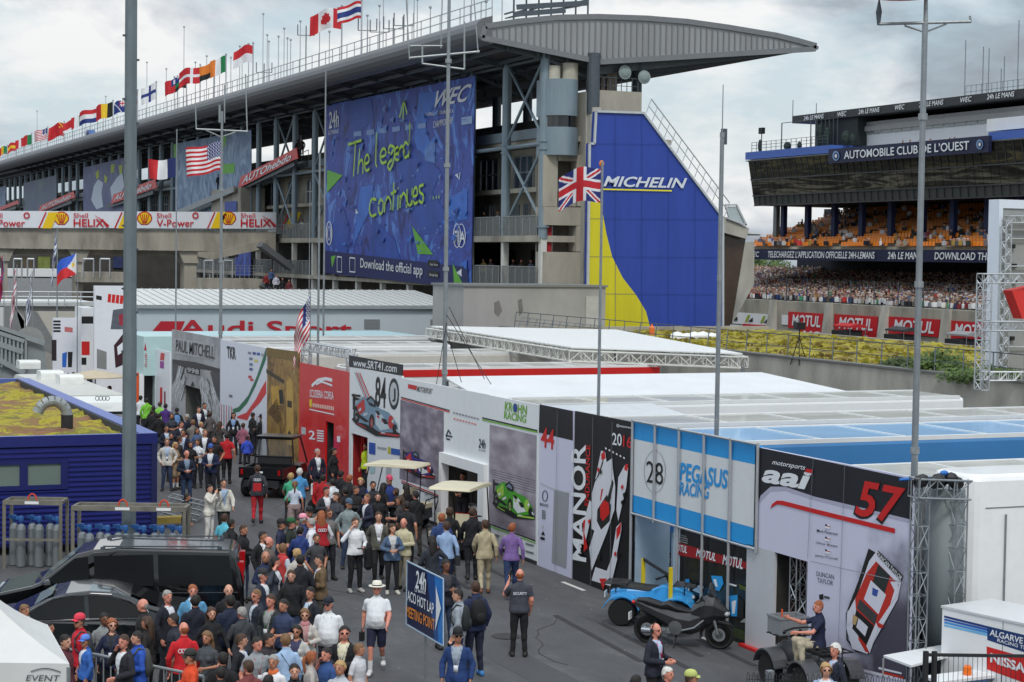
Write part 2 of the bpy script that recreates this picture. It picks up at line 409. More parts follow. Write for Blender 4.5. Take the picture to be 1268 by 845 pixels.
# gallery railings: frame of uprights with mesh behind
railm=pm((140,144,145),.5,.4)
meshm=bpy.data.materials.new('wire_mesh'); meshm.use_nodes=True
_b=meshm.node_tree.nodes['Principled BSDF']; _b.inputs['Base Color'].default_value=lin((120,124,124))+(1,); _b.inputs['Alpha'].default_value=.42
def gallery_rail(y0,y1,z,n):
 r_=MB(); x=XF-.3
 r_.tube((x,y0,z+1.25),(x,y1,z+1.25),.035).tube((x,y0,z-.3),(x,y1,z-.3),.035)
 for i in range(n+1):yy=y0+(y1-y0)*i/n; r_.tube((x,yy,z-.35),(x,yy,z+1.25),.03,5)
 o=r_.build('railing',railm,PB)
 MB().box(x-.005,x+.005,y0,y1,z-.3,z+1.22).build('mesh_infill',meshm,o)
for k in range(34):
 if 2<=k<=7:continue
 gallery_rail(col_y[k]+.25,col_y[k+1]-.25,9.5,5); gallery_rail(col_y[k]+.25,col_y[k+1]-.25,6.25,5)
for k in range(2,8):gallery_rail(col_y[k]+.25,col_y[k+1]-.25,3.2,3)
# end wall and rounded stair tower at the near corner
YW=107.0
def PYp(x,y):return PY(x,y,YW)
def ybox(mb,x0,y0,x1,y1,dep=.5,Y=None,base=None):
 """box standing on plane Y with photo corners, dep metres deep"""
 Y=Y or YW; a=PY(x0,y0,Y); c=PY(x1,y1,Y)
 return mb.box(min(a.x,c.x),max(a.x,c.x),Y,Y+dep,min(a.z,c.z),max(a.z,c.z))
ew=MB()
ybox(ew,673,256,734,280,1.2); ybox(ew,673,312,734,420,1.2); ybox(ew,714,280,734,312,1.2); ybox(ew,673,192,690,256,.8); ybox(ew,714,192,734,256,.8)
ybox(ew,697,222,714,256,.7); ybox(ew,690,192,714,200,.6)
ew.build('end_wall',CONC,PB)
iw=MB(); a=PYp(673,190); c=PYp(734,420); iw.box(a.x+.2,c.x,YW+1.3,YW+1.5,4,16); iw.build('inner_wall',pm((110,104,94),.8,var=.25),PB)
MB().box(*[v for v in(PYp(690,300).x,PYp(691.5,300).x)],YW+.9,YW+1.0,PYp(690,312).z,PYp(690,280).z).build('window_mullion',ALU,PB)
red_drape=MB(); ybox(red_drape,675,281,683,312,.1,YW+.4); red_drape.build('red_curtain',pm((150,24,34),.8,var=.3),PB)
def curved(x0,y0,x1,y1,bulge,mat,name,Y=YW):
 a=PY(x0,y1,Y); c=PY(x1,y0,Y); b_=MB(); R=[]
 for i in range(13):
  t=i/12; R.append((a.x+(c.x-a.x)*t,Y-bulge*math.sin(math.pi*t)**.7))
 b_.loft([[(x,y,a.z)for x,y in R]+[(c.x,Y+1.5,a.z),(a.x,Y+1.5,a.z)],[(x,y,c.z)for x,y in R]+[(c.x,Y+1.5,c.z),(a.x,Y+1.5,c.z)]])
 return b_.build(name,mat,PB)
bluep=pm((126,142,152),.45,.15,var=.14,scale=.9,stretch=(1,1,.3))
curved(676,100,716,143,.8,bluep,'curved_panel'); curved(676,159,716,192,.8,bluep,'curved_panel')
curved(678,143,714,159,.6,glass_mat('dark_glass',(24,28,32),.08),'window_band')
curved(697,79,716,100,.3,pm((170,166,152),.7,var=.2),'air_handler'); curved(680,82,694,98,.2,pm((182,178,165),.7,var=.2),'air_handler')
pl=MB(); a=PYp(718,355); c=PYp(738,115); pl.box(a.x,c.x,YW-.5,YW+1.2,0,c.z); a=PYp(724,178); c=PYp(738,135); pl.loft([[(a.x+(c.x-a.x)*.5+(c.x-a.x)*.62*math.cos(t),YW-.5+.7*math.sin(t),z)for t in[2*math.pi*i/14 for i in range(14)]]for z in(a.z,c.z)])
pl.build('corner_pier',CONCL,PB)
a=PYp(729,140); t_=PYp(729,79); MB().tube((a.x,YW-.6,a.z-.1),(a.x,YW-.6,t_.z+.6),.42,14).build('column',DSTEEL,PB,smooth=False)
pp=MB(); a=PYp(733,139); c=PYp(791,115); pp.box(a.x,c.x,YW-.4,YW+6,a.z-2.0,c.z); pp.build('terrace_parapet',CONC,PB)
ac=MB()
for(x0,x1,y0,y1)in((734,742,92,116),(752,764,88,115),(745,748,96,115)):
 ybox(ac,x0,y0,x1,y1,1.0,YW+1.5)
ac.build('roof_plant',pm((150,140,128),.8,var=.3),PB)
rl=MB(); a=PYp(733,115); c=PYp(788,115)
for i in range(9):
 x=a.x+(c.x-a.x)*i/8; rl.tube((x,YW-.2,a.z),(x,YW-.2,a.z+1),.03,5)
rl.tube((a.x,YW-.2,a.z+1),(c.x,YW-.2,a.z+1),.03).tube((a.x,YW-.2,a.z+.5),(c.x,YW-.2,a.z+.5),.02)
rl.build('railing',DSTEEL,PB)
for(x,y)in((773,90),(797,96)):
 p=PY(x,y,YW-.3); f=MB().m(pm((150,160,160),.4,.5)).lathe((p.x,p.y,p.z),[(.05,.3),(.3,.18),(.44,-.05),(.44,-.12)],16,'y').m(pm((128,142,142),.25)).lathe((p.x,p.y,p.z),[(.38,-.13),(.2,-.2),(.02,-.22)],16,'y')
 f.m(DSTEEL).tube((p.x,p.y+.2,p.z),(p.x,p.y+.2,p.z+1.6),.05)
 fl=f.build('floodlight',None,None); tag(fl,'round floodlight hanging under the roof wing, %s one'%('left' if x<780 else 'right'),'floodlight','floodlights under the roof wing')
# base infill so that the building meets the ground behind the trailers
MB().box(49,60,YE-.2,YE+.1,0,6).build('base_wall',CONC,PB)
# roof railing and the gangway on top
rr=MB(); xr=e0.x+.9; zr=e0.z+1.35
yy=YG+.5
while yy<380:
 rr.tube((xr,yy,zr),(xr,yy,zr+1.15),.035,4); yy+=1.8
for h in(1.15,.6):rr.tube((xr,YG+.5,zr+h),(xr,380,zr+h),.035,4)
rr.build('roof_railing',pm((165,168,172),.5,.3),roof)
gw=MB()
for(x0,x1,y0)in((640,728,9),(636,700,18)):
 for yy in(0,1.6):
  a=PY(x0,y0,YG+12+yy); c=PY(x1,y0-5,YG+12+yy); gw.obox(a,c,.15,.35)
a=PY(636,20,YG+12); c=PY(728,5,YG+12)
for i in range(7):
 p=a.lerp(c,i/6); gw.tube(p+Vector((0,0,-1.2)),p+Vector((0,0,2.6)),.07,5)
 gw.obox(p+Vector((0,0,.3)),p+Vector((0,1.6,.3)),.1,.1)
gw.obox(a+Vector((0,.8,0)),c+Vector((0,.8,0)),1.5,.08)
gw.obox(a+Vector((0,0,1.4)),c+Vector((0,0,1.2)),.07,.07)
gw.build('rooftop_gangway',DSTEEL,roof)
#  BIG BANNERS ON THE FACADE
def pxbox(mb,F,pts,thick=.06):
 P=[F.P(x,y,0)for x,y in pts]; v=Vector((thick,0,0))if F.ax=='X' else Vector((0,thick,0)); return mb.prism(P,v)
def big_banner(pts,label,mat,X=47.5):
 t=thing('facade_banner',label,'banner',(X,PX(*pts[0],X).y,6)); F=Face('X',X,t); F.st=-.02
 pxbox(MB(),F,pts).build('sheet',mat,t); return t,F
def banner_mat(name,cols,scale,stretch=(1,1,1),dist=1.5):
 m=ramp_mat(name,cols,scale,.55,stretch,6,.6,0,dist); return m
bmat=banner_mat('banner_blue',[(.36,(40,50,116)),(.45,(60,80,168)),(.54,(50,72,160)),(.62,(88,134,214))],.3,(1,1,.7),2.5)
t,F=big_banner([(402,131),(588,94),(583,352),(400,338)],'giant blue facade banner reading The legend continues in green handwriting',bmat)
B1=pm((58,112,205),.55,var=.25,scale=.5); B2=pm((44,80,170),.55,var=.25,scale=.4); GR=pm((104,178,62),.55,var=.1); WH=pm((225,228,235),.5,var=0); B3=pm((92,132,200),.55,var=.3,scale=1.5)
def c2(x,y):return(380+x/3.019,y/3.019)
F.polys([([c2(*p)for p in q],m)for q,m in[([(420,350),(500,340),(440,470),(470,560),(430,610),(400,520)],B1),([(140,380),(240,365),(250,440),(180,520)],B2),([(330,600),(420,560),(500,640),(470,720),(560,860),(430,880),(380,760)],B2),([(200,700),(250,690),(240,780),(200,860),(170,930)],B1),([(70,900),(130,760),(160,850),(150,960)],B2),([(520,750),(600,700),(600,820),(540,830)],B1),([(250,820),(330,900),(360,1010),(230,960)],B2),([(440,560),(480,510),(480,610),(440,600)],B3),([(76,636),(134,656),(74,722)],GR),([(393,845),(472,952),(415,950)],GR),([(553,655),(574,643),(571,672)],WH),([(182,780),(192,798),(183,800)],WH)]],1)
F.polys([([c2(*p)for p in q],m)for q,m in[([(66,937),(600,1000),(606,1080),(66,1022)],pm((26,36,92),.55,var=.08)),([(545,985),(596,1090),(552,1086)],GR),([(560,1020),(578,1005),(578,1035)],WH),([(575,985),(598,970),(596,1010)],B1),([(90,960),(108,955),(94,1002)],GR)]],4,'footer_strip')
F.text('Download the official app',c2(200,1012),c2(432,1042),c2(200,965),WH,.015,layer=7)
F.text('24h',c2(82,482),c2(120,474),c2(80,420),WH,.03,.2); F.text('LE MANS',c2(80,505),c2(118,498),c2(80,490),WH)
SIL=pm((190,194,202),.35,.3,var=.1)
F.text('WEC',c2(475,403),c2(606,378),c2(486,340),SIL,.05,.35); F.text('WORLD ENDURANCE',c2(442,436),c2(548,420),c2(442,424),WH,.01)
F.text('CHAMPIONSHIP',c2(472,480),c2(546,462),c2(472,455),SIL,.01); F.polys([([c2(578,440),c2(618,434),c2(618,462),c2(578,468)],pm((150,175,215),.5))],3,'sponsor_patch')
for i in range(6):F.polys([([c2(175+i*48,512-i*6),c2(205+i*48,508-i*6),c2(203+i*48,490-i*6),c2(175+i*48,494-i*6)],pm((120,150,205),.5))],2,'pixel_patch')
def ring(F,cx,cy,rx,ry,w,mat,layer=3,n=24,name='ring'):
 b_=MB(); O=[]; I=[]
 for i in range(n):
  t=2*math.pi*i/n; O.append(F.P(cx+rx*math.cos(t),cy+ry*math.sin(t),layer)); I.append(F.P(cx+(rx-w)*math.cos(t),cy+(ry-w)*math.sin(t),layer))
 b_.add(O+I,[(i,(i+1)%n,n+(i+1)%n,n+i)for i in range(n)]); return b_.build(name,mat,F.p)
def disc(F,cx,cy,rx,ry,mat,layer=3,n=20,name='disc'):return F.poly([(cx+rx*math.cos(2*math.pi*i/n),cy+ry*math.sin(2*math.pi*i/n))for i in range(n)],mat,layer,name)
ring(F,566,292,5,15,1,WH,4); ring(F,571,292,5.5,15,1,WH,4); F.text('FIA',(563,300),(576,301),(563,286),WH,.03,layer=5)
ring(F,407.5,289,4,15,1.2,WH,4); ring(F,407.5,289,2.2,9,.8,WH,4)
for k,(x0,x1)in enumerate(((113,130),(160,180))):F.line([c2(x0,960+4*k),c2(x1,962+4*k),c2(x1,1018),c2(x0,1016),c2(x0,960+4*k)],.12,WH,6,'phone_outline')
for yy in(972,1012):F.polys([([c2(452,yy),c2(492,yy+4),c2(492,yy+28),c2(452,yy+24)],BLACK)],6,'store_badge');
F.text('App Store',c2(460,994),c2(490,997),c2(460,984),WH,layer=8); F.text('Google play',c2(458,1034),c2(490,1037),c2(458,1022),WH,layer=8)
rs=random.Random(8); _sh_=[]
for i in range(90):
 x,y=rs.uniform(80,590),rs.uniform(390,930); w,h=rs.uniform(4,26),rs.uniform(4,30); _sh_.append(([c2(x,y),c2(x+w,y-h*.6),c2(x+w*.7,y+h*.5)],(B1,B2,B3,B2)[i%4]))
for i in range(26):
 x,y=rs.uniform(420,590),rs.uniform(760,940); _sh_.append(([c2(x,y),c2(x+6,y-1),c2(x+6,y+5),c2(x,y+6)],B3))
F.polys(_sh_,2,'shard_print').__setitem__('kind','stuff')
# handwriting: letter strokes in unit boxes
ST={'T':[[(0,.88),(1,1)],[(.55,.95),(.4,0)]],'h':[[(.3,1),(0,0)],[(.05,.3),(.5,.55),(.75,.4),(.7,0)]],'e':[[(.1,.4),(.8,.55),(.7,.95),(.3,.9),(.05,.45),(.3,0),(.9,.1)]],'l':[[(.5,1),(.3,.1),(.6,0)]],'g':[[(.9,.9),(.3,1),(.1,.6),(.5,.5),(.9,.85),(.8,.1),(.3,-.5),(0,-.2),(.6,.15)]],'n':[[(0,0),(.05,.9)],[(.05,.55),(.5,1),(.9,.8),(1,.4),(1,0)],[(1,.5),(1,0)]],'d':[[(.95,2.0),(.8,0)],[(.85,.6),(.4,.9),(.1,.5),(.3,0),(.85,.2)]],'c':[[(.9,.9),(.3,.9),(.05,.4),(.3,0),(.9,.1)]],'o':[[(.5,1),(.1,.6),(.3,0),(.8,.2),(.85,.8),(.5,1)]],'t':[[(.5,1.5),(.35,0)],[(0,.9),(.9,1.05)]],'i':[[(.5,.9),(.4,0)],[(.5,1.3),(.52,1.4)]],'u':[[(.1,.9),(.15,.15),(.6,0),(.85,.3),(.9,.95)],[(.9,.95),(.85,0)]],'s':[[(.9,.95),(.2,.85),(.3,.55),(.85,.4),(.7,0),(.1,.1)]],'.':[[(.3,0),(.5,.12)]],'>':[[(0,0),(.6,1),(1,.2)],[(.6,1),(.45,-.2)]]}
LIME=pm((170,214,48),.5,var=.05)
hb=MB()
def hand(F,ch,x,y,w,h,wd=.22):
 for stt in ST[ch]:
  pts=[F.P(*c2(x+w*u,y-h*v),8)for u,v in stt]
  if len(pts)>3:
   q=[]
   for i in range(len(pts)-1):
    p0=pts[max(i-1,0)]; p1=pts[i]; p2=pts[i+1]; p3=pts[min(i+2,len(pts)-1)]
    for t in(0,.33,.66):q.append(.5*((2*p1)+(p2-p0)*t+(2*p0-5*p1+4*p2-p3)*t*t+(3*p1-p0-3*p2+p3)*t**3))
   pts=q+[pts[-1]]
  Lf=[]; Rt=[]
  for i,p in enumerate(pts):
   d=(pts[min(i+1,len(pts)-1)]-pts[max(i-1,0)]).normalized(); qv=d.cross(Vector((1,0,0)))*wd/2; Lf.append(p+qv); Rt.append(p-qv)
  m=len(pts); hb.add(Lf+Rt,[(i,i+1,m+i+1,m+i)for i in range(m-1)])
for ch,x,y,w,h in[('T',154,660,50,135),('h',190,650,26,95),('e',214,638,22,60),('l',252,625,16,130),('e',272,610,28,55),('g',302,605,28,60),('e',326,598,22,48),('n',342,592,22,45),('d',358,590,28,65),('c',232,808,30,68),('o',264,800,24,55),('n',290,795,24,58),('t',314,788,22,70),('i',334,785,14,60),('n',348,778,24,55),('u',372,768,24,68),('e',396,762,20,62),('s',416,758,22,70),('.',466,742,14,20),('.',478,740,14,20),('.',488,738,14,20),('>',346,440,28,65)]:
 hand(F,ch,x,y,w,h)
hb.build('handwriting',LIME,t,kind='stuff')
for x in(145,244,382,513):F.line([c2(x,402-(x-145)*.19),c2(x,1015+(x-145)*.07)],.05,pm((20,30,80),.5),9,'seam')
bm2=banner_mat('banner_bluegrey',[(.3,(70,92,130)),(.5,(112,136,168)),(.66,(150,172,196))],.5,(1,1,.8),1.5)
t,F=big_banner([(217,178),(311,161),(311,282),(217,282)],'pale blue crowd photo banner behind the hanging stars and stripes',bm2,47.6)
def c3(x,y):return(180+x/5.513,150+y/5.513)
F.polys([([c3(*p)for p in q],GR)for q in([(190,160),(222,155),(218,240),(195,260)],[(530,295),(612,290),(606,355),(530,362)],[(530,110),(556,105),(545,170),(528,185)],[(650,500),(705,450),(700,490),(680,520)])],1,'green_shapes')
t,F=big_banner([(103,208),(156,195),(156,275),(103,275)],'slate blue banner with white rider figures beside the lamp post',banner_mat('banner_slate',[(.3,(70,78,120)),(.5,(88,96,138)),(.7,(110,118,156))],.3),47.6)
def c4(x,y):return(x/4.695,120+y/4.695)
ww=pm((196,206,222),.6,var=.15); yy_=pm((176,190,70),.6)
F.polys([([c4(*p)for p in q],m)for q,m in[([(545,520),(570,480),(600,500),(590,560),(600,640),(560,655),(530,600)],ww),([(640,530),(680,470),(710,440),(722,520),(690,590),(650,600)],ww),([(555,440),(575,425),(575,470),(560,480)],yy_),([(645,395),(668,392),(660,440),(645,445)],yy_),([(605,450),(625,470),(618,500),(608,500)],yy_),([(690,400),(712,395),(708,450),(695,450)],yy_)]],1,'figures')
big_banner([(29,227),(70,217),(70,272),(29,272)],'faded slate banner far left with green scrawl',banner_mat('banner_slate2',[(.3,(76,90,118)),(.55,(92,106,130)),(.72,(100,130,104))],.2),47.6)
big_banner([(-12,236),(7,230),(7,272),(-12,272)],'blue banner sheet at the left picture edge',bm2,47.6)
big_banner([(291,307),(310,307),(310,342),(291,342)],'small blue and green poster low on the facade under the gantry',bmat,47.3)
#  RED AUTOHEBDO STAIR BOARDS with stair flights
def stair_board(a,b2,w,label,X=46.8,txt=True):
 """a lower left end, b2 upper right end in photo pixels; board w pixels high"""
 t=thing('stair_board',label,'advertising board',tuple(PX(*a,X)),0,'red boards along the stair flights'); F=Face('X',X,t); F.st=-.03
 pxbox(MB(),F,[(a[0],a[1]),(a[0]+6*w/20,a[1]-w),(b2[0],b2[1]-w),(b2[0]+2,b2[1]-w*.1),(b2[0]-4*w/20,b2[1])],.08).build('board',RED,t)
 if txt:
  d=Vector((b2[0]-a[0],b2[1]-a[1])); n0=(a[0]+d.x*.07,a[1]+d.y*.07-w*.2); n1=(a[0]+d.x*.9,a[1]+d.y*.9-w*.2)
  F.text('AUTOhebdo',n0,n1,(n0[0]+2,n0[1]-w*.62),WH,.045,.15,2)
 st=thing('stair_flight','steel stair flight behind the red board, '+label.split(',')[-1].strip(),'stairs',tuple(PX(*a,X+.3)),0,'stair flights on the facade')
 A=PX(a[0]-4,a[1]+3,X+.3); B_=PX(b2[0]-2,b2[1]+4,X+.3)
 m=MB().obox(A,B_,.12,.5).obox(A+Vector((1.2,0,0)),B_+Vector((1.2,0,0)),.12,.5); m.build('stringer',DSTEEL,st)
 m=MB()
 for i in range(22):p=A.lerp(B_,(i+.5)/22); m.box(p.x,p.x+1.2,p.y-.17,p.y+.17,p.z,p.z+.05)
 m.build('treads',STEEL,st); m=MB(); u=Vector((1.25,0,1.2)); m.tube(A+u,B_+u,.04,5)
 for i in range(11):p=A.lerp(B_,i/10); m.tube(p+Vector((1.25,0,0)),p+u,.03,4)
 m.build('handrail',STEEL,st)
stair_board((294,234),(367,198),15,'red advertising board on stairs, nearest one beside the stars and stripes')
stair_board((137,253),(192,234),12,'red advertising board on stairs, second one behind the lamp post')
stair_board((47,264),(91,246),9,'red advertising board on stairs, third one under the faded slate banner')
stair_board((-8,264),(22,253),5,'red advertising board on stairs, farthest at the left edge',txt=False)
# lower flight of the nearest stair
st=thing('stair_flight','grey lower stair flight dropping to the gantry from the nearest red board','stairs',tuple(PX(280,240,46)),0,'stair flights on the facade')
A=PX(220,264,46.2); B_=PX(290,234,46.2)
MB().obox(A,B_,.12,.6).obox(A+Vector((1.2,0,0)),B_+Vector((1.2,0,0)),.12,.5).build('stringer',STEEL,st)
m=MB()
for i in range(20):p=A.lerp(B_,(i+.5)/20); m.box(p.x,p.x+1.2,p.y-.2,p.y+.2,p.z+.2,p.z+.27)
m.build('treads',ALU,st)
m=MB(); a=PX(262,236,46.6); c=PX(298,262,46.6); m.box(46.6,49,c.y,a.y,c.z-1,a.z); m.build('landing_block',CONC,st)
MB().add([PX(278,250,46.5),PX(293,249,46.5),PX(293,262,46.5),PX(278,262,46.5)],[(0,1,2,3)]).build('blue_sign',pm((20,60,150),.5),st)
#  SHELL FOOTBRIDGE ACROSS THE PADDOCK
YB=165.0
FB=thing('footbridge','concrete footbridge beam spanning the paddock under the petrol adverts','bridge',(30,YB,0))
a=PY(-40,309,YB); c=PY(343,262,YB); zb=PY(100,283,YB).z; zc=PY(100,309,YB).z; zt=c.z
m=MB().box(a.x-30,c.x,YB+.3,YB+3.4,zc,zb).box(a.x-30,c.x-3,YB+2.2,YB+3.6,zc-.5,zc-.02)
m.build('deck',CONC,FB)
for(x0,x1,y1)in((231,246,398),(95,105,365),(6,11,365)):
 p0=PY(x0,311,YB); p1=PY(x1,311,YB)
 MB().box(p0.x,p1.x,YB+.8,YB+2.4,0,zc-.55).prism([(p0.x-.6,YB+.6,zc-.02),(p1.x+.6,YB+.6,zc-.02),(p1.x+.1,YB+.6,zc-1.1),(p0.x-.1,YB+.6,zc-1.1)],(0,2.2,0)).build('pier',CONC,FB)
# haunch towards the building
p=[PY(246,309,YB),PY(343,285,YB),PY(343,283.5,YB),PY(246,283.5,YB)]
MB().prism([q+Vector((0,.1,0))for q in[PY(246,312,YB),PY(275,311,YB),PY(330,296,YB),PY(330,308,YB),PY(262,322,YB),PY(246,318,YB)]],(0,2.5,0)).build('haunch',CONC,FB)
SB=thing('advert_board','long white petrol advert board with yellow shell emblems on the footbridge','advertising board',(30,YB,zb))
F=Face('Y',YB,SB); F.st=-.03
pxbox(MB(),F,[(-60,261),(342,263),(342,283.5),(-60,282)],.15).build('board',PVC,SB)
SR=pm((190,20,36),.5,var=0); SY=pm((238,196,20),.5,var=0)
def pecten(cx,cy,r):
 pts=[]
 for i in range(15):
  t=math.pi*(1.12-1.24*i/14); pts.append((cx+r*math.cos(t)*(1+.0*(i%2)),cy-r*.9*math.sin(t)-r*.1))
 pts+=[(cx+r*.45,cy+r*.75),(cx-r*.45,cy+r*.75)]
 F.poly([(cx+(x-cx)*1.18,cy+(y-cy)*1.18)for x,y in pts],SR,1,'emblem_rim'); F.poly(pts,SY,2,'emblem')
 for k in range(-2,3):F.line([(cx+k*r*.12,cy+r*.65),(cx+k*r*.36,cy-r*.75)],.07,SR,3,'emblem_rib')
def cc(x):return x/3.019
for cx,kind in((-30,0),(76,1),(179,0),(283,1)):
 pecten(cx,271.5,8)
 x0=cx+15
 F.text('Shell',(x0,270),(x0+18,270),(x0,264),SR,.02)
 if kind:
  F.text('HELIX',(x0,281),(x0+38,281),(x0,271.5),SR,.05); F.line([(x0+26,267),(x0+36,273),(x0+43,281)],[.02,.12,.3],SR,4,'swoosh')
 else:
  F.text('V-Power',(x0,281),(x0+46,281),(x0,272),SR,.03); ring(F,x0+48,267,4,4,1.6,SR,3)
 xs=cx+(68 if kind else 80)
 F.poly([(xs+2,283),(xs+14,283),(xs+22,263),(xs+10,263)],SY,2,'yellow_flash'); F.line([(xs-2,283),(xs+7,263)],.12,SR,2,'red_flash')
# railing and small deck right of the board
m=MB(); a=PY(343,283,YB); c=PY(376,283,YB)
for i in range(6):x=a.x+(c.x-a.x)*i/5; m.tube((x,YB+.2,a.z-.3),(x,YB+.2,a.z+1.3),.04,4)
m.tube((a.x,YB+.2,a.z+1.3),(c.x,YB+.2,a.z+1.3),.04).tube((a.x,YB+.2,a.z),(c.x,YB+.2,a.z),.04); m.box(a.x,c.x,YB+.3,YB+3,a.z-.5,a.z-.1)
m.build('side_railing',railm,FB)
MB().box(a.x,c.x,YB+.24,YB+.25,a.z,a.z+1.25).build('mesh_infill',meshm,FB)
# lower walkway, gate portals and ground level shops beneath the bridge
LW=thing('lower_walkway','low concrete walkway with steel gate frames under the footbridge','walkway',(40,158,0))
YL=160
def yb(m,x0,y0,x1,y1,dep,Y=YL):return ybox(m,x0,y0,x1,y1,dep,Y)
yb(MB(),252,345,325,358,3).build('slab',CONC,LW); yb(MB(),100,337,157,350,3,163).build('slab',CONC,LW)
m=MB()
for(x0,x1,y0)in((253,264,323),(277,288,323),(103,116,321),(124,136,321),(17,27,321),(34,42,321)):
 Y=YL if x0>200 else 163; p0=PY(x0,344,Y); p1=PY(x1,y0,Y)
 m.tube((p0.x,Y,p0.z),(p0.x,Y,p1.z),.07,5).tube((p1.x,Y,p0.z),(p1.x,Y,p1.z),.07,5).tube((p0.x,Y,p1.z),(p1.x,Y,p1.z),.09,5)
m.build('gate_frame',ALU,LW)
m=MB(); p0=PY(252,344,YL); p1=PY(325,344,YL)
for i in range(14):x=p0.x+(p1.x-p0.x)*i/13; m.tube((x,YL,p0.z),(x,YL,p0.z+1.1),.03,4)
for h in(.3,.6,.85,1.1):m.tube((p0.x,YL,p0.z+h),(p1.x,YL,p0.z+h),.025,4)
m.build('railing',railm,LW)
m=MB(); A=PY(322,303,YL); B_=PY(360,332,YL); m.obox(A,B_,1.6,.5); A2=PY(322,352,YL); B2=PY(345,368,YL); m.obox(A2,B2,1.6,.4)
m.build('stair',pm((92,96,98),.6),LW)
ML=thing('market_hall','dark ground floor shop front with white fascia beyond the footbridge','building',(30,185,0))
m=MB(); a=PY(-60,345,185); c=PY(232,316,185); m.box(a.x,c.x,185,190,0,c.z); m.build('shop_wall',pm((66,64,60),.7,var=.5,scale=.4),ML)
m=MB(); a=PY(-60,342,180); c=PY(100,334,180); m.box(a.x,c.x,180,185,a.z,c.z); m.build('fascia',WHITE,ML)
m=MB(); a=PY(-60,360,179); c=PY(96,345,179); m.box(a.x,c.x,179,179.5,0,c.z); m.build('shutter_wall',pm((165,168,172),.5,.2,var=.1),ML)
for(x0,x1,y0,y1,cl)in((47,62,318,333,(110,120,60)),(140,152,318,332,(60,70,110)),(25,40,319,333,(70,60,44)),(70,90,319,333,(50,54,60))):
 m=MB(); ybox(m,x0,y0,x1,y1,.1,184.8); m.build('shop_window',pm(cl,.3,var=.5,scale=1.5),ML)
#  MICHELIN SIGN WALL
YM=105.0
MW=thing('sign_wall','huge blue and yellow tyre maker sign wall with one sloping edge','advertising wall',(54,YM,0))
F=Face('Y',YM,MW); F.st=-.03
SBL=pm((38,66,156),.5,var=.13,scale=1.2,stretch=(1,1,.12)); SYL=pm((206,196,28),.5,var=.12,scale=1.2,stretch=(1,1,.12))
edge=[(738,138),(797,140),(895,270),(895,409),(727,408),(730,178),(736,178)]
pxbox(MB(),F,edge,.5).build('panel',SBL,MW)
F.poly([(730,240),(742,245),(746,262),(751,290),(758,318),(771,344),(788,366),(800,386),(806,409),(727.5,408)],SYL,1,'yellow_field')
for x in(762,795,828,861):F.line([(x,145+max(0,(x-797)*1.33)),(x,408)],.025,pm((30,52,130),.5),2,'panel_joint')
for y in(178,224,271,318,364):F.line([(730,y),(min(895,797+(y-140)*.75),y+1)],.02,pm((30,52,130),.5),2,'panel_joint')
MT=pm((205,212,222),.45,var=0)
F.text('MICHELIN',(747,231),(850,233.5),(748,218),MT,.06,.25,4); F.line([(746,234.5),(832,236.5)],.09,pm((225,215,40),.5,var=0),3,'underline')
m=MB(); trimw=pm((190,196,200),.4,.3)
P_=[F.P(x,y,2)for x,y in edge]
for k in range(len(P_)):
 if k in(3,):continue
 m.obox(P_[k],P_[(k+1)%len(P_)],.14,.14)
m.build('frame',trimw,MW)
# maintenance ladder rail up the sloping edge
m=MB(); A=F.P(800,140,-8); B_=F.P(897,268,-8); up=Vector((.35,0,.9))
m.tube(A+up,B_+up,.04).tube(A+up*.5,B_+up*.5,.03)
for i in range(14):p=A.lerp(B_,i/13); m.tube(p,p+up,.03,5)
m.build('ladder_rail',ALU,MW)
# end block behind: dark glass bay, terrace
EB=thing('end_tower','dark glazed end tower leaning behind the tyre maker wall','building',(60,108,0))
def ypoly(pts,Y,dep):return MB().prism([PY(x,y,Y)for x,y in pts],(0,dep,0))
ypoly([(896,284),(924,292),(906,402),(896,404)],108,3).build('glass_bay',pm((66,48,34),.15,var=.5,scale=.8),EB)
ypoly([(896,268),(928,283),(924,296),(896,288)],107.4,6).build('terrace_slab',CONCL,EB)
ypoly([(912,300),(934,300),(934,352),(906,402)],112,3).build('rear_wall',CONCL,EB)
m=MB()
for q in[((898,254),(912,254)),((912,254),(924,279)),((900,270),(924,279)),((898,254),(904,272))]:m.obox(PY(*q[0],107.3),PY(*q[1],107.3),.12,.12)
m.build('glass_balustrade',trimw,EB)
ypoly([(900,256),(911,256),(923,278),(905,272)],107.35,.03).build('pane',glass_mat('pale_glass',(150,170,175),.1,.6),EB)
MB().lathe(PY(931,290,108),[(.05,.1),(.5,.1),(.6,0),(.5,-.1),(.05,-.1)],14).build('lamp_disc',pm((180,184,184),.5),EB)
# grey block in front of the building end, with door and stain
GB=thing('plant_block','plain grey block wall with a pale door below the galleries','building',(40,100,0))
YK=100.0; a=PY(573,440,YK); c=PY(750,356,YK)
grayw=ramp_mat('grey_render',[(.3,(140,138,137)),(.55,(158,156,154)),(.75,(166,164,162))],.35,.9,(1,1,.5))
MB().box(a.x,c.x,YK,YK+5,0,c.z).build('wall',grayw,GB)
MB().box(a.x-.1,c.x+.1,YK-.1,YK+5.1,c.z,c.z+.12).build('coping',pm((120,122,122),.6),GB)
F=Face('Y',YK,GB); m=MB(); ybox(m,726,367,742,409,.05,YK-.06); m.build('door',pm((176,175,172),.6),GB)
F.polys([([(612,375),(618,372),(622,385),(617,393),(612,388)],pm((120,116,112),.9,var=.3,scale=2)),([(641,372),(646,370),(648,385),(643,392)],pm((112,110,106),.9,var=.3,scale=2))],1,'stain')
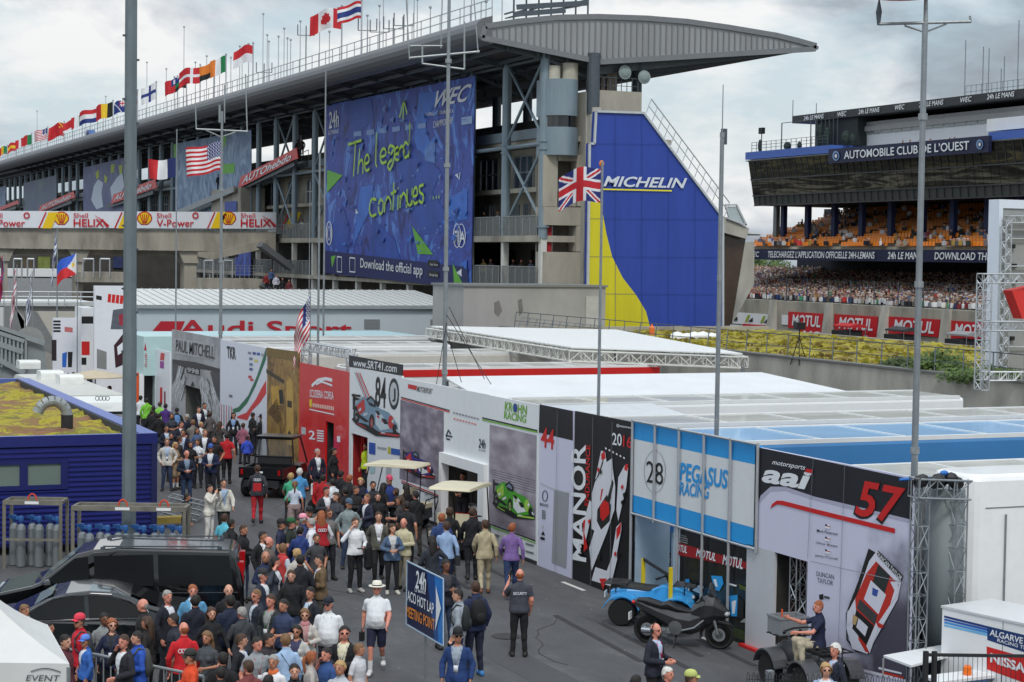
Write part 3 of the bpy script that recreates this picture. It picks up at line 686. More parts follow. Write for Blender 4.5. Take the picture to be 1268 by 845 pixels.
#  helpers: truss, crowd
def truss(mb,a,b,w=.3,r=.02,bay=None,up=(0,0,1)):
 a=Vector(a); b=Vector(b); d=(b-a); Ln=d.length; d.normalize(); u=Vector(up)
 if abs(d.dot(u))>.95:u=Vector((1,0,0))
 s=d.cross(u).normalized()*(w/2); u=s.cross(d).normalized()*(w/2)
 n=max(2,int(Ln/(bay or w*1.1))); cs=[s+u,u-s,-s-u,s-u]
 for c in cs:mb.tube(a+c,b+c,r,5,cap=False)
 for i in range(n):
  p=a+(b-a)*(i/n); q=a+(b-a)*((i+1)/n)
  for k in range(4):
   c0,c1=cs[k],cs[(k+1)%4]
   if i%2:c0,c1=c1,c0
   mb.tube(p+c0,q+c1,r*.6,3,cap=False)
   mb.tube(p+c0,p+c1,r*.6,3,cap=False)
 return mb
CCOL=[(236,238,240),(230,232,236),(200,60,60),(60,100,190),(70,150,110),(220,222,226),(206,208,214),(30,32,38),(25,28,50),(60,62,68),(120,122,128),(200,200,200),(225,225,222),(190,190,195),(130,44,48),(40,60,110),(80,64,60),(160,154,140),(45,60,56),(96,112,140),(110,104,100),(70,60,62),(34,36,44),(190,192,196),(214,214,216),(84,90,104),(150,150,156),(170,140,70)]
def crowd(name,spots,label,cat,seed=1,seated=False):
 """one mass of small figures: legs, tapered trunk, arms, head and hair, each tinted"""
 rs=random.Random(seed); V=[]; Fc=[]; Cl=[]
 def addb(x,y,z,wx,wy,h,wx2,wy2,c,ca,sa):
  o=len(V)
  for(w1,w2,zz)in((wx,wy,0),(wx2,wy2,h)):
   for sx,sy in((-1,-1),(1,-1),(1,1),(-1,1)):
    lx,ly=sx*w1,sy*w2; V.append((x+lx*ca-ly*sa,y+lx*sa+ly*ca,z+zz))
  for f in((0,1,5,4),(1,2,6,5),(2,3,7,6),(3,0,4,7),(4,5,6,7)):Fc.append(tuple(o+i for i in f)); Cl.append(c)
 for(x,y,z)in spots:
  a=rs.uniform(-.6,.6)+math.pi/2; ca,sa=math.cos(a),math.sin(a); s=rs.uniform(.9,1.06)
  top_=lin(rs.choice(CCOL)); leg=lin(rs.choice([(34,38,54),(50,60,90),(28,28,30),(90,84,74)])); sk=lin(rs.choice([(196,158,142),(206,172,156),(160,124,108)])); hr=lin(rs.choice([(40,28,20),(70,50,35),(30,28,28),(150,120,80),(200,200,200),(130,60,50)]))
  z0=z
  if not seated:addb(x,y,z0,.13,.09,.85*s,.16,.11,leg,ca,sa); z0+=.85*s
  else:addb(x+.18*math.cos(a-1.57),y+.18*math.sin(a-1.57),z0,.17,.22,.16,.17,.2,leg,ca,sa)
  addb(x,y,z0,.16,.11,.5*s,.21,.11,top_,ca,sa)
  for sx in(-1,1):
   lx=sx*.24; addb(x+lx*ca,y+lx*sa,z0+.02,.04,.06,.45*s,.06,.06,top_ if rs.random()<.8 else sk,ca,sa)
  zz=z0+.5*s; addb(x,y,zz,.05,.05,.07,.06,.06,sk,ca,sa); addb(x,y,zz+.06,.07,.08,.13,.085,.095,sk,ca,sa); addb(x,y,zz+.19,.085,.1,.06,.05,.06,hr,ca,sa)
 me=bpy.data.meshes.new(name); me.from_pydata(V,[],Fc); at=me.attributes.new('tint','FLOAT_COLOR','CORNER')
 arr=np.repeat(np.array([c+(1,)for c in Cl],dtype=np.float32),4,axis=0); at.data.foreach_set('color',arr.ravel())
 me.materials.append(vcol_mat(name+'_cloth')); o=bpy.data.objects.new(name,me); COL.objects.link(o); o['kind']='stuff'; tag(o,label,cat); return o
#  FAR STAND (club building over the seats)
XA=110.0
def AP(x,y,X=XA):return PX(x,y,X)
ST_=thing('club_grandstand','club grandstand with tilted dark glass storeys above rows of orange seats','grandstand',(XA,160,0))
def xb(mb,x0,x1,yt,yb_,dep,X=XA,at=None):
 """box on plane X from photo column x0 to x1; height from rows yt, yb_ read at column at"""
 at=x0 if at is None else at; p=AP(x0,yt,X); q=AP(x1,yt,X); t_=AP(at,yt,X).z; b_=AP(at,yb_,X).z
 return mb.box(X,X+dep,min(p.y,q.y),max(p.y,q.y),min(t_,b_),max(t_,b_))
XR=1420
m=MB(); xb(m,981,XR,144,153,16,112); m.build('roof',pm((44,46,50),.5,var=.1),ST_)
m=MB(); xb(m,1060,XR,153,160,10,113.5); xb(m,1060,XR,158,164,10,113.3,1060); m.build('upper_wall',pm((150,150,152),.5,var=.1),ST_)
m=MB(); xb(m,1060,XR,153,182,12,113.6,1060); m.build('control_room_wall',pm((205,208,214),.5,var=.06),ST_)
gl2=glass_mat('control_glass',(120,128,130),.08)
zt=AP(1060,157,113.5).z; zb2=AP(1060,168,113.5).z; ya=AP(1068,157,113.5).y; ybb=AP(1225,157,113.5).y
for i in range(12):
 y1=ya+(ybb-ya)*i/12; y2=ya+(ybb-ya)*(i+1)/12
 MB().box(113.48,113.5,min(y1,y2)+.06,max(y1,y2)-.06,zb2,zt).build('pane',gl2,ST_)
NV=pm((22,28,62),.5,var=.05); BF=pm((66,98,176),.45,var=.06); LT=pm((225,228,232),.5,var=0)
m=MB(); xb(m,923,1028,189,198,10,109.6); m.build('terrace_fascia',BF,ST_)
m=MB(); xb(m,1224,XR,164,174,10,109.6); m.build('terrace_fascia',BF,ST_)
m=MB(); xb(m,923,XR,199,200.5,14,109.4); m.build('terrace_slab',pm((185,188,192),.5),ST_)
m=MB(); xb(m,1222,XR,148,163,6,110.4); m.build('white_parapet',WHITE,ST_)
# terrace railing, kit and plants at the left end
m=MB(); X=110; y0=AP(931,180,X).y; y1=AP(1025,180,X).y; zf=AP(923,189,109.6).z
for i in range(16):
 y=y0+(y1-y0)*i/15; m.tube((X,y,zf),(X,y,zf+1.1),.035,4)
for h in(.4,.75,1.1):m.tube((X,y0,zf+h),(X,y1,zf+h),.03,4)
for px_ in(968,1004,1010):p=AP(px_,160,X+1); m.tube((X+1,p.y,zf),(X+1,p.y,zf+3.1),.07,5)
m.tube((X+1,AP(968,160,X+1).y,zf+3.1),(X+1,AP(1010,160,X+1).y,zf+3.1),.05,4)
for i in range(6):p=AP(1012+i*5,160,X+2); m.tube((X+2,p.y,zf),(X+2,p.y,zf+3.6),.06,4)
m.build('terrace_railing',DSTEEL,ST_)
m=MB()
for px_,h,w in((941,1.6,.5),(975,1.0,.9),(990,.9,.6),(1015,2.6,.8),(1024,2.2,.8),(1048,1.6,1.2),(1056,1.2,.8)):
 p=AP(px_,185,X+1.5); m.ell((X+1.5,p.y,zf+h*.5),(w*.5,w*.5,h*.5),7,5)
m.build('terrace_equipment',pm((30,48,44),.8,var=.5,scale=3),ST_)
m=MB(); p=AP(943,176,X); m.tube((X,p.y,zf),(X,p.y,zf+2.2),.06,5).box(X-.2,X+.2,p.y-.4,p.y+.4,zf+2.0,zf+2.7).build('camera_head',BLACK,ST_)
m=MB(); p=AP(1010,200,112.5); m.box(112.4,122,AP(1062,200,112.5).y,p.y,zf,zf+3.6).build('recess',pm((36,44,48),.7,var=.3),ST_)
# sign
SG=thing('club_sign','long navy fascia sign reading Automobile Club de l Ouest in white capitals','sign',(108.6,160,15))
F=Face('X',108.6,SG); F.st=-.05
def xbF(x0,x1,yt,yb_,dep=.35):
 m=MB(); xb(m,x0,x1,yt,yb_,dep,108.6); return m
xbF(1026,1224,185,203).build('panel',NV,SG)
zt_,zb_=F.P(1026,185,0).z,F.P(1026,203,0).z
def frow(F,y,x0,x1,f0,f1,z0,z1):
 """pixel corners for lettering that follows the fascia between heights z0..z1 (fractions)"""
 def pix(x,fz):
  q=F.P(x,200,0); X_=F.c; v=proj((X_,q.y,z0+(z1-z0)*fz)); return(x,v[1])
 a=pix(x0,f0); b_=pix(x1,f0); c=pix(x0,f1); return a,b_,c
F.text('AUTOMOBILE CLUB DE L\u2019OUEST',*frow(F,0,1045,1200,.24,.78,zb_,zt_),LT,.03)
for cx in(1035,1213):
 a,_,c=frow(F,0,cx,cx+5,.5,.9,zb_,zt_); disc(F,cx,a[1],4.2,6.2,pm((120,150,195),.5,var=0),2,name='roundel'); disc(F,cx,a[1],2.6,4,NV,3,name='roundel_core'); disc(F,cx,a[1],1.4,2.4,LT,4,name='roundel_core')
F2=Face('X',112,ST_); F2.st=-.05; zt_,zb_=F2.P(981,144,0).z,F2.P(981,153,0).z
for x0,w,s in((995,25,'24h LE MANS'),(1037,11,'WEC'),(1063,26,'24h LE MANS'),(1108,12,'WEC'),(1138,30,'24h LE MANS'),(1189,14,'WEC'),(1222,34,'24h LE MANS')):
 F2.text(s,*frow(F2,0,x0,x0+w,.2,.8,zb_,zt_),LT,.03,.2)
m=MB()
for px_,yt in((982,124),(1011,128),(1196,50),(1218,58),(1225,60),(1240,85),(1244,70),(1262,25)):
 p=AP(px_,yt,114); m.tube((114,p.y,AP(981,144,112).z),(114,p.y,p.z),.05,4)
p0=AP(1196,118,114); p1=AP(1268,110,114); zr2=AP(981,144,112).z
for h in(.6,1.2):m.tube((114,p0.y,zr2+h),(114,p1.y,zr2+h),.03,4)
for i in range(12):y=p0.y+(p1.y-p0.y)*i/11; m.tube((114,y,zr2),(114,y,zr2+1.2),.03,4)
m.build('roof_aerials',STEEL,ST_)
# tilted glass storeys
gA=[ramp_mat('club_glass_reflections',[(.35,(24,24,22)),(.5,(46,45,38)),(.6,(92,84,58)),(.72,(36,36,34))],1.1,.07,(.1,.07,.8),8,.7,0,2.0,world=True)]  # wavy golden reflections are painted into the pane colour
gB=ramp_mat('club_glass_painted_mirror',[(.35,(20,20,19)),(.5,(52,50,44)),(.58,(118,112,98)),(.68,(28,28,26))],1.1,.06,(.1,.06,.9),8,.6,0,2.5,world=True)  # middle row: bright reflected bands painted into the colour too
gC=ramp_mat('club_glass_lower',[(.3,(60,62,60)),(.6,(86,88,84))],.4,.1)
zt0=AP(934,200,110).z; zl=AP(934,255,110).z
yL=AP(933,255,110).y; yR=AP(XR,255,110).y; dy=1.25
H_=zt0-zl
fr=MB(); prof_=lambda z:109.2+(z-zl)*-.0+(zt0-z)*.18
levels=[zt0,zt0-H_*.42,zt0-H_*.78,zl]
n=int((yL-yR)/dy); pid={}
def pane_at(lv,w,mat):
 key=(lv,w)
 if key not in pid:
  z1,z0=levels[lv]-.07,levels[lv+1]+.07
  b_=MB(); b_.add([(prof_(z0),.04,z0),(prof_(z0),w-.04,z0),(prof_(z1),w-.04,z1),(prof_(z1),.04,z1),(prof_(z0)+.03,.04,z0),(prof_(z0)+.03,w-.04,z0),(prof_(z1)+.03,w-.04,z1),(prof_(z1)+.03,.04,z1)],[(0,1,2,3),(4,7,6,5),(0,4,5,1),(3,2,6,7),(0,3,7,4),(1,5,6,2)])
  o=b_.build('pane',mat,None); pid[key]=o.data; bpy.data.objects.remove(o)
 return pid[key]
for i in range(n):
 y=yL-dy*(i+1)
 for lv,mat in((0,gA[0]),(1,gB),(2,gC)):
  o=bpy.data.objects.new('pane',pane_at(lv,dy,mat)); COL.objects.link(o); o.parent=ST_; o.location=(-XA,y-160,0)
 for lv in(0,2):fr.obox((prof_(levels[lv])-.05,y,levels[lv]),(prof_(levels[lv+1])-.05,y,levels[lv+1]),.07,.07)
for z in levels:fr.obox((prof_(z)-.05,yL,z),(prof_(z)-.05,yR,z),.1,.12)
fr.build('glazing_bars',pm((74,76,78),.4,.4),ST_)
b_=MB(); b_.add([(prof_(zt0),yL,zt0),(prof_(zl),yL,zl),(125,yL,zl),(125,yL,zt0)],[(0,1,2,3)]).add([(prof_(zl)+.1,yL,zl+.05),(125,yL,zl+.05),(125,yR,zl+.05),(prof_(zl)+.1,yR,zl+.05)],[(0,1,2,3)])
b_.box(124,125,yR,yL,zl,zt0+4).build('box_shell',pm((30,31,34),.7,var=.2),ST_)
# columns under the storeys
zs=AP(925,309,110).z
for px_ in(961,970,1000,1033,1067,1103,1142,1180,1223,1262,1310):
 p=AP(px_,280,113); MB().box(112.8,113.3,p.y-.35,p.y+.35,zs,zl).build('column',pm((30,44,84),.6)if px_!=961 else STEEL,ST_)
b_=MB(); b_.box(124,124.6,yR,yL-6,zs-6,zl).build('back_wall',pm((46,46,48),.8,var=.3),ST_)
b_=MB(); b_.box(123,124,AP(1060,280,123).y-8,AP(1060,280,123).y+1,zs+2,zl).box(123,124,AP(1020,280,123).y-2,AP(1020,280,123).y,zs+2,zl).build('stair_core',pm((60,62,66),.8),ST_)
# banner strip
BN=thing('banner_strip','navy banner strip advertising the official app below the orange seats','banner',(109.5,160,8))
F=Face('X',109.5,BN); F.st=-.05
m=MB(); xb(m,919,XR,308.5,321.5,.3,109.5,930); m.build('strip',NV,BN)
zt_,zb_=F.P(930,308.5,0).z,F.P(930,321.5,0).z
F.text('WEC',*frow(F,0,927,940,.25,.75,zb_,zt_),LT,.03,.2)
F.text('TELECHARGEZ L\u2019APPLICATION OFFICIELLE 24H-LEMANS',*frow(F,0,951,1083,.2,.8,zb_,zt_),LT,.03,.15)
F.text('24h LE MANS',*frow(F,0,1099,1140,.2,.8,zb_,zt_),LT,.04,.2)
F.text('DOWNLOAD THE OFFICIAL APP',*frow(F,0,1157,1285,.2,.8,zb_,zt_),LT,.03,.15)
# seating rake
m=MB(); rows=15
for r_ in range(rows):m.box(110+r_*.8,110.8+r_*.8,yR,yL+2,zs-.5,zs+.05+r_*.3)
m.build('seating_rake',CONC,ST_)
V=[]; sc_=MB(); rs=random.Random(5); spec=[]
ai=[AP(x,300,110).y for x in(978,1030,1098,1158,1240)]
for r_ in range(rows):
 y=yR
 z=zs+.05+r_*.3; x=110.25+r_*.8
 while y<yL+1.5:
  y+=.54
  if any(abs(y-(a-r_*.25))<.8 for a in ai)or(y>yL-2 and r_>4+(yL+2-y)*3):continue
  sc_.add([(x,y,z+.38),(x+.42,y,z+.4),(x+.42,y+.46,z+.4),(x,y+.46,z+.38),(x+.47,y,z+.82),(x+.47,y+.46,z+.82)],[(0,1,2,3),(1,4,5,2)])
  dens=.07+.42*max(0,min(1,(AP(1120,300,110).y-y)/18))+(.08 if r_<2 else 0)+.2*(mnoise.noise(Vector((y*.12,r_*.4,0)))>.15)
  if rs.random()<dens:spec.append((x+.12,y+.23,z+.42))
o=sc_.build('orange_seat',pm((255,136,28),.4,var=.1,scale=3),ST_,kind='stuff')
crowd('seated_spectators',spec,'spectators scattered over the orange seats of the club grandstand','crowd',3,True)
#  STANDING CROWD, WALL, ADVERTS, CATCH FENCE
TW=thing('track_wall','grey concrete track wall with buttresses below the standing crowd','wall',(105,150,0))
MB().box(105,106.5,90,420,0,3.75).build('wall',CONC,TW)
for cx in(955,1024,1093,1170,1040+190):
 p=PX(cx,400,104.6); MB().prism([(104.2,p.y-.55,0),(104.98,p.y-.55,0),(104.98,p.y-.55,3.85),(104.7,p.y-.55,3.85)],(0,1.1,0)).build('buttress',CONCL,TW)
m=MB()
for i in range(20):m.box(106.5+i*.75,107.3+i*.75,90,420,0,3.0+i*.15)
m.build('terracing',CONC,TW)
sp_=[]; rs=random.Random(11)
for i in range(20):
 y=118
 while y<232:
  y+=rs.uniform(.42,.8)
  if i>15 and y<yL+2 and i>17:continue
  sp_.append((106.9+i*.75+rs.uniform(-.15,.15),y,3.0+i*.15))
crowd('standing_spectators',sp_,'dense standing crowd packed on the terrace below the navy banner strip','crowd',9)
MB().box(121.6,123,yR,yL+9,0,zs-.6).build('undercroft_shade',pm((40,44,56),.8,var=.3),ST_)  # dark-coloured backing that paints in the shade beneath the seating
CF=thing('catch_fence','tall wire catch fence on the track wall before the standing crowd','fence',(104.9,150,3.3))
m=MB(); y=118
while y<215:m.tube((105.3,y,3.3),(105.3,y,6.2),.06,5); y+=4.1
m.build('post',DSTEEL,CF)
m=MB()
for z in(3.9,4.6,5.4,6.1):m.tube((105.3,118,z),(105.3,215,z),.018,4)
m.build('cable',DSTEEL,CF)
F=Face('X',104.9,None)
def ad(x0,x1,yt,yb_,mat,text,tcol,label,X=104.9):
 t=thing('track_advert',label,'advertising board',tuple(PX(x0,yb_,X)),0,'advertising boards on the track wall'); F=Face('X',X,t); F.st=-.03
 m=MB(); xb(m,x0,x1,yt,yb_,.05,X); m.build('board',mat,t)
 z1,z0=F.P(x0,yt,0).z,F.P(x0,yb_,0).z
 if text:F.text(text,*frow(F,0,x0+(x1-x0)*.1,x1-(x1-x0)*.12,.14,.84,z0,z1),tcol,.06,.2,2)
 return F
R2=pm((196,30,40),.5,var=.05)
ad(976,1021,386,406,R2,'MOTUL',LT,'red Motul board, upper row left of the first gap'); ad(1033,1087,389,410,R2,'MOTUL',LT,'red Motul board, upper row in the middle of the wall'); ad(1100,1164,392,413,R2,'MOTUL',LT,'red Motul board, upper row right behind the thick mast'); ad(1176,1234,397,419,R2,'MOTUL',LT,'red Motul board, upper row beside the big screen')
ad(920,957,401,416,R2,'MOTUL',LT,'red Motul board, lower row beside the tyre maker wall',104.8); ad(990,1021,407,421,R2,'MO',LT,'short red Motul board, lower row',104.8); ad(1040,1086,411,427,R2,'UL',LT,'short red board under the middle Motul board',104.8)
GY=pm((150,170,40),.5)
for(x0,x1,yt,yb_,lb)in((899,960,386,400,'white board with yellow green marks on the track wall'),(904,919,402,415,'small white board with green mark, lower row'),(968,976,390,402,'narrow white board with green mark between red boards')):
 F=ad(x0,x1,yt,yb_,WHITE,None,None,lb)
 z1,z0=F.P(x0,yt,0).z,F.P(x0,yb_,0).z; k=x0+4
 while k<x1-6:
  a,b_,c=frow(F,0,k,k+7,.2,.8,z0,z1); F.polys([([a,(a[0]+3,a[1]),(b_[0],c[1]),(b_[0]-3,c[1])],GY),([(a[0]+4,a[1]),(b_[0]+3,a[1]),(b_[0]+3,c[1]+3)],BLACK)],2,'mark'); k+=19
for k,(cx,cl,w)in enumerate(((1052,(190,40,45),3.0),(1118,(60,62,66),3),(1195,(150,152,156),3))):
 p=PX(cx,420,103); t=thing('pit_wall_stand','small %s timing stand canopy on the pit wall, %s'%(['red','dark','grey','white'][k],['under the middle Motul board','behind the thick mast','beside the big screen','nearest the tyre maker wall'][k]),'stand',(103,p.y,0))
 MB().prism([(102,p.y-w/2,1.6),(104,p.y-w/2,1.6),(104,p.y-w/2,1.75),(103,p.y-w/2,2.0),(102,p.y-w/2,1.75)],(0,w,0)).build('canopy',pm(cl,.6),t)
 m=MB()
 for sx in(102.1,103.9):
  for sy in(-w/2+.1,w/2-.1):m.tube((sx,p.y+sy,0),(sx,p.y+sy,1.6),.04,5)
 m.build('frame',STEEL,t); MB().box(101.6,103.7,p.y-w/2+.4,p.y+w/2-.4,.3,1.3).build('desk',DARK,t)
#  PIT ANNEX WITH SEDUM ROOF, PARAPET, LEANING RAILING
sed=ramp_mat('sedum',[(.34,(92,66,44)),(.43,(108,92,42)),(.5,(132,124,38)),(.57,(158,146,36)),(.66,(84,98,40))],.8,.95,(1,1,1),12,.75,.6)
XN=42.0; ZN=3.75
AX=thing('pit_annex','low concrete annex with yellow sedum roof behind the trailers','building',(XN,60,0))
MB().box(XN,XN+.35,26,99.8,0,ZN+.25).build('parapet',CONCL,AX)
MB().box(XN-.06,XN+.41,26,99.8,ZN+.252,ZN+.33).build('coping',pm((110,110,108),.7),AX)
MB().box(XN+.35,60,26,99.5,3.2,ZN-.06).build('roof_slab',CONC,AX)
MB().box(60,60.3,26,104,0,ZN+.1).box(XN+.4,60,99.5,99.9,0,ZN+.3).build('rear_parapet',CONC,AX)
def sedum_sheet(x0,x1,y0,y1,z,step,parent,amp=.16):
 nx=int((x1-x0)/step); ny=int((y1-y0)/step); vs=[]; fs=[]
 for j in range(ny+1):
  for i in range(nx+1):
   x=x0+(x1-x0)*i/nx; y=y0+(y1-y0)*j/ny; h=mnoise.fractal(Vector((x*.9,y*.9,z)),.8,2.1,4)*amp+random.uniform(0,.05)
   vs.append((x,y,z+max(-.03,h)))
 for j in range(ny):
  for i in range(nx):a=j*(nx+1)+i; fs.append((a,a+1,a+nx+2,a+nx+1))
 o=MB().add(vs,fs).build('sedum_planting',sed,parent,smooth=True,kind='stuff'); return o
sedum_sheet(XN+.36,60,34,99.4,ZN,.35,AX,.2)
RLG=thing('roof_edge_railing','leaning steel safety railing along the yellow sedum roof edge','railing',(XN,60,ZN))
m=MB(); y=30; tops=[]
while y<99:
 a=Vector((XN+.2,y,ZN+.1)); b_=a+Vector((.35,.45,1.1)); m.tube(a,b_,.026,5); tops.append(b_); y+=1.75
m.tube(tops[0],tops[-1],.022,5).tube(tops[0]+Vector((-.15,-.2,-.5)),tops[-1]+Vector((-.15,-.2,-.5)),.016,5)
m.build('rail_frame',DSTEEL,RLG)
rs=random.Random(31); m=MB()
for i in range(5200):
 x,y=XN+.5+17*rs.random()**1.6,rs.uniform(36,99)
 if mnoise.noise(Vector((x*.5,y*.5,3)))<-.12:continue
 s_=rs.uniform(.08,.22); hh=rs.uniform(.05,.2)
 for a in(rs.uniform(0,1),rs.uniform(1,2)):dx,dy=math.cos(a*1.57)*s_,math.sin(a*1.57)*s_; m.add([(x-dx,y-dy,ZN-.02),(x+dx,y+dy,ZN-.02),(x+dx*.6,y+dy*.6,ZN+hh),(x-dx*.5,y-dy*.5,ZN+hh*.8)],[(0,1,2,3)])
m.build('sedum_tufts',sed,AX,kind='stuff')
def grass_clump(p,h,w,n,mat,label,name='shrub',seed=0):
 rs=random.Random(seed); m=MB()
 for i in range(n):
  a=rs.uniform(0,6.28); r_=rs.random()**.6*w; bx,by=p[0]+r_*math.cos(a),p[1]+r_*math.sin(a); hh=h*rs.uniform(.5,1)*(1-.4*r_/w); lx,ly=rs.uniform(-.3,.3)*h,rs.uniform(-.3,.3)*h; s=rs.uniform(.03,.07); z=p[2]+hh*rs.uniform(0,.55)
  q=Vector((bx+lx,by+ly,z+hh*.5)); d=Vector((rs.uniform(-1,1),rs.uniform(-1,1),rs.uniform(-.3,1))).normalized()*s*2; e_=d.orthogonal().normalized()*s*.9
  m.add([(bx,by,z),(bx+.03,by,z),q],[(0,1,2)]); m.add([q-d,q+e_,q+d,q-e_],[(0,1,2,3)])
  q2=q+Vector((rs.uniform(-.1,.1),rs.uniform(-.1,.1),rs.uniform(-.2,.1))); m.add([q2-e_*1.2,q2+d,q2+e_*1.2,q2-d],[(0,1,2,3)])
 o=m.build(name,mat); return tag(o,label,'plant')
leaf=ramp_mat('leaves',[(.3,(44,66,26)),(.5,(72,98,36)),(.7,(108,128,50))],3,.6)
leaf2=ramp_mat('leaves_dark',[(.3,(34,52,24)),(.6,(66,84,34))],3,.6)
p=PX(1163,466,XN+1.2); grass_clump((p.x,p.y,ZN),1.25,.9,900,leaf,'tall green shrub behind the leaning railing right of the thick mast',seed=1)
p=PX(1115,462,XN+1.4); grass_clump((p.x,p.y,ZN),.8,.7,400,leaf2,'smaller green shrub on the sedum roof left of the thick mast',seed=2)
p=PX(1222,474,XN+1.0); grass_clump((p.x,p.y,ZN),.75,1.6,900,leaf,'wide low green plant growth at the foot of the big screen frame',seed=3)
p=PX(935,345,130);
def tree(p,h,w,label,seed,leafs=leaf2,n=2500):
 t=thing('tree',label,'tree',p); rs=random.Random(seed); m=MB().tube(p,(p[0],p[1],p[2]+h*.5),w*.07,8,w*.04)
 for k in range(6):a=k*1.05; m.tube((p[0],p[1],p[2]+h*.35),(p[0]+w*.35*math.cos(a),p[1]+w*.35*math.sin(a),p[2]+h*rs.uniform(.55,.8)),w*.03,5,w*.01)
 m.build('trunk',pm((80,64,50),.9),t); m=MB(); cl=[(rs.gauss(0,w*.22),rs.gauss(0,w*.22),h*rs.uniform(.42,.9),rs.uniform(.12,.24)*w)for _ in range(26)]
 for i in range(n):
  c=rs.choice(cl); d=Vector((rs.gauss(0,1),rs.gauss(0,1),rs.gauss(0,1))).normalized(); q=Vector(p)+Vector(c[:3])+d*c[3]*rs.uniform(.6,1.05); s=rs.uniform(.12,.28); u=Vector((rs.gauss(0,1),rs.gauss(0,1),rs.gauss(0,1))).normalized()*s; v=u.orthogonal().normalized()*s*.7
  m.add([q-u,q+v,q+u,q-v],[(0,1,2,3)])
 m.build('crown',leafs,t); return t
for k,(px_,y_,X_,h,w)in enumerate(((934,345,132,8,7),(948,345,140,7,6),(925,345,150,7.5,6.5),(1110,430,500,1,1))):
 if X_>400:continue
 p=PX(px_,y_,X_); tree((p.x,p.y,0),h+2,w,['small dark tree showing beside the end tower, left','small dark tree beside the end tower, right one','small dark tree beside the end tower, farthest'][k],20+k,leaf)
#  BIG SCREEN FRAME AT RIGHT
YS=57.0
BS=thing('screen_rig','back of a big screen with white edge held in silver truss','screen',(46,YS,ZN))
def q(x,y,d=0):return PY(x,y,YS+d)
a=q(1231,472); c=q(1400,253); MB().box(a.x,c.x,YS,YS+.5,a.z,c.z).build('screen_panel',pm((150,152,152),.5,var=.1),BS)
c2_=q(1241,253); MB().box(a.x-.02,c2_.x,YS-.06,YS+.56,a.z,c.z+.03).build('white_edge',pm((214,222,240),.4,var=.03),BS)
MB().box(c2_.x,c.x,YS-.06,YS-.01,q(1241,258).z,c.z+.03).build('top_edge',pm((214,222,240),.4,var=.03),BS)
m=MB(); a=q(1247,272,-.4); truss(m,(a.x,YS-.4,ZN),a,.25,.025); truss(m,a,q(1330,272,-.4),.25,.025); m.build('truss',ALU,BS)
for(yy)in(285,296,330,362,430):
 MB().tube(q(1243,yy,-.15),q(1330,yy,-.15),.03,5).build('cross_tube',ALU,BS)
m=MB()
for(x,y)in((1256,330),(1256,350),(1254,306),(1258,380),(1253,420)):pp_=q(x,y,-.1); m.box(pp_.x-.05,pp_.x+.1,YS-.14,YS-.02,pp_.z-.05,pp_.z+.1)
m.build('clamp',BLACK,BS)
TG=thing('truss_gantry','silver box truss gantry standing before the big screen','truss',(43,52,ZN)); YT=53.0
def q(x,y):return PY(x,y,YT)
m=MB(); a=q(1219,347); b0=Vector((a.x,YT,ZN)); truss(m,b0,a,.36,.028,.34); m.build('tower',ALU,TG)
m=MB(); truss(m,q(1213,345),q(1340,345),.32,.026,.3); m.build('top_beam',ALU,TG)
m=MB(); truss(m,q(1213,404),q(1340,404),.32,.03,.3); m.build('middle_beam',ALU,TG)
m=MB(); truss(m,q(1216,466),q(1340,466),.3,.02,.3); m.build('base_beam',WHITE,TG)
m=MB(); m.prism([q(1253,360),q(1290,352),(q(1290,396)),q(1266,395)],(0,.5,0)); o=m.build('red_flag',pm((214,52,48),.6,var=.1)); tag(o,'bright red cloth hanging in the silver truss gantry at the right edge','cloth')
#  FLAGS
def flag_obj(name,label,top,wdt,hgt,fn,cols,nu=18,nv=12,droop=.25,seed=0,cat='flag',group=None,folded=0.,dirv=None):
 """waved cloth flying to the left of its pole; fn(u,v) -> colour index, u from the pole, v from the top"""
 dv=dirv or-_r0; nrm=Vector((-dv.y,dv.x,0)); vs=[]; fs=[]; mi=[]; rs=random.Random(seed); ph=rs.uniform(0,6)
 for j in range(nv+1):
  for i in range(nu+1):
   u,v=i/nu,j/nv; w=math.sin(u*7+ph+v*1.2)*.13*wdt*min(1,u*3); w2=math.sin(u*11+ph*2-v*2)*.05*wdt*u
   x=u*wdt*(.94-folded*.6); p=Vector(top)+dv*x+nrm*(w+w2+folded*math.sin(v*8+u*9)*.12*wdt)+Vector((0,0,-v*hgt*(1+folded*.1)-droop*hgt*u*u*.9-folded*u*hgt*.9+math.sin(u*6+ph)*.055*hgt))
   vs.append(p)
 for j in range(nv):
  for i in range(nu):a=j*(nu+1)+i; fs.append((a,a+1,a+nu+2,a+nu+1)); mi.append(fn((i+.5)/nu,(j+.5)/nv))
 b=MB(); b.v=[tuple(p)for p in vs]; b.f=fs; b.mi=mi; b.mats=[pm(c,.75,var=.06)for c in cols]
 o=b.build(name,None,None,smooth=True); return tag(o,label,cat,group)
cR,cW,cB,cG,cK,cY,cO=(188,34,42),(220,222,225),(34,52,120),(20,120,70),(24,24,26),(226,186,40),(215,120,40)
h3=lambda a,b,c:(lambda u,v:a if v<.333 else(b if v<.667 else c))
v3=lambda a,b,c:(lambda u,v:a if u<.333 else(b if u<.667 else c))
def usa(u,v):
 if u<.42 and v<.54:
  return 0 if not((int(u*24)+int(v*18))%2==0 and(u*24)%1<.5)else 1
 return 2 if int(v*13)%2==0 else 1
def uk(u,v):
 x,y=(u-.5)*2,(v-.5)
 if abs(x)<.1*2*.9 or abs(y)<.1:return 2
 if abs(x)<.16*2*.95 or abs(y)<.165:return 1
 d1=abs(y-x*.5)/1.118; d2=abs(y+x*.5)/1.118
 if d1<.035 or d2<.035:return 2
 if d1<.085 or d2<.085:return 1
 return 0
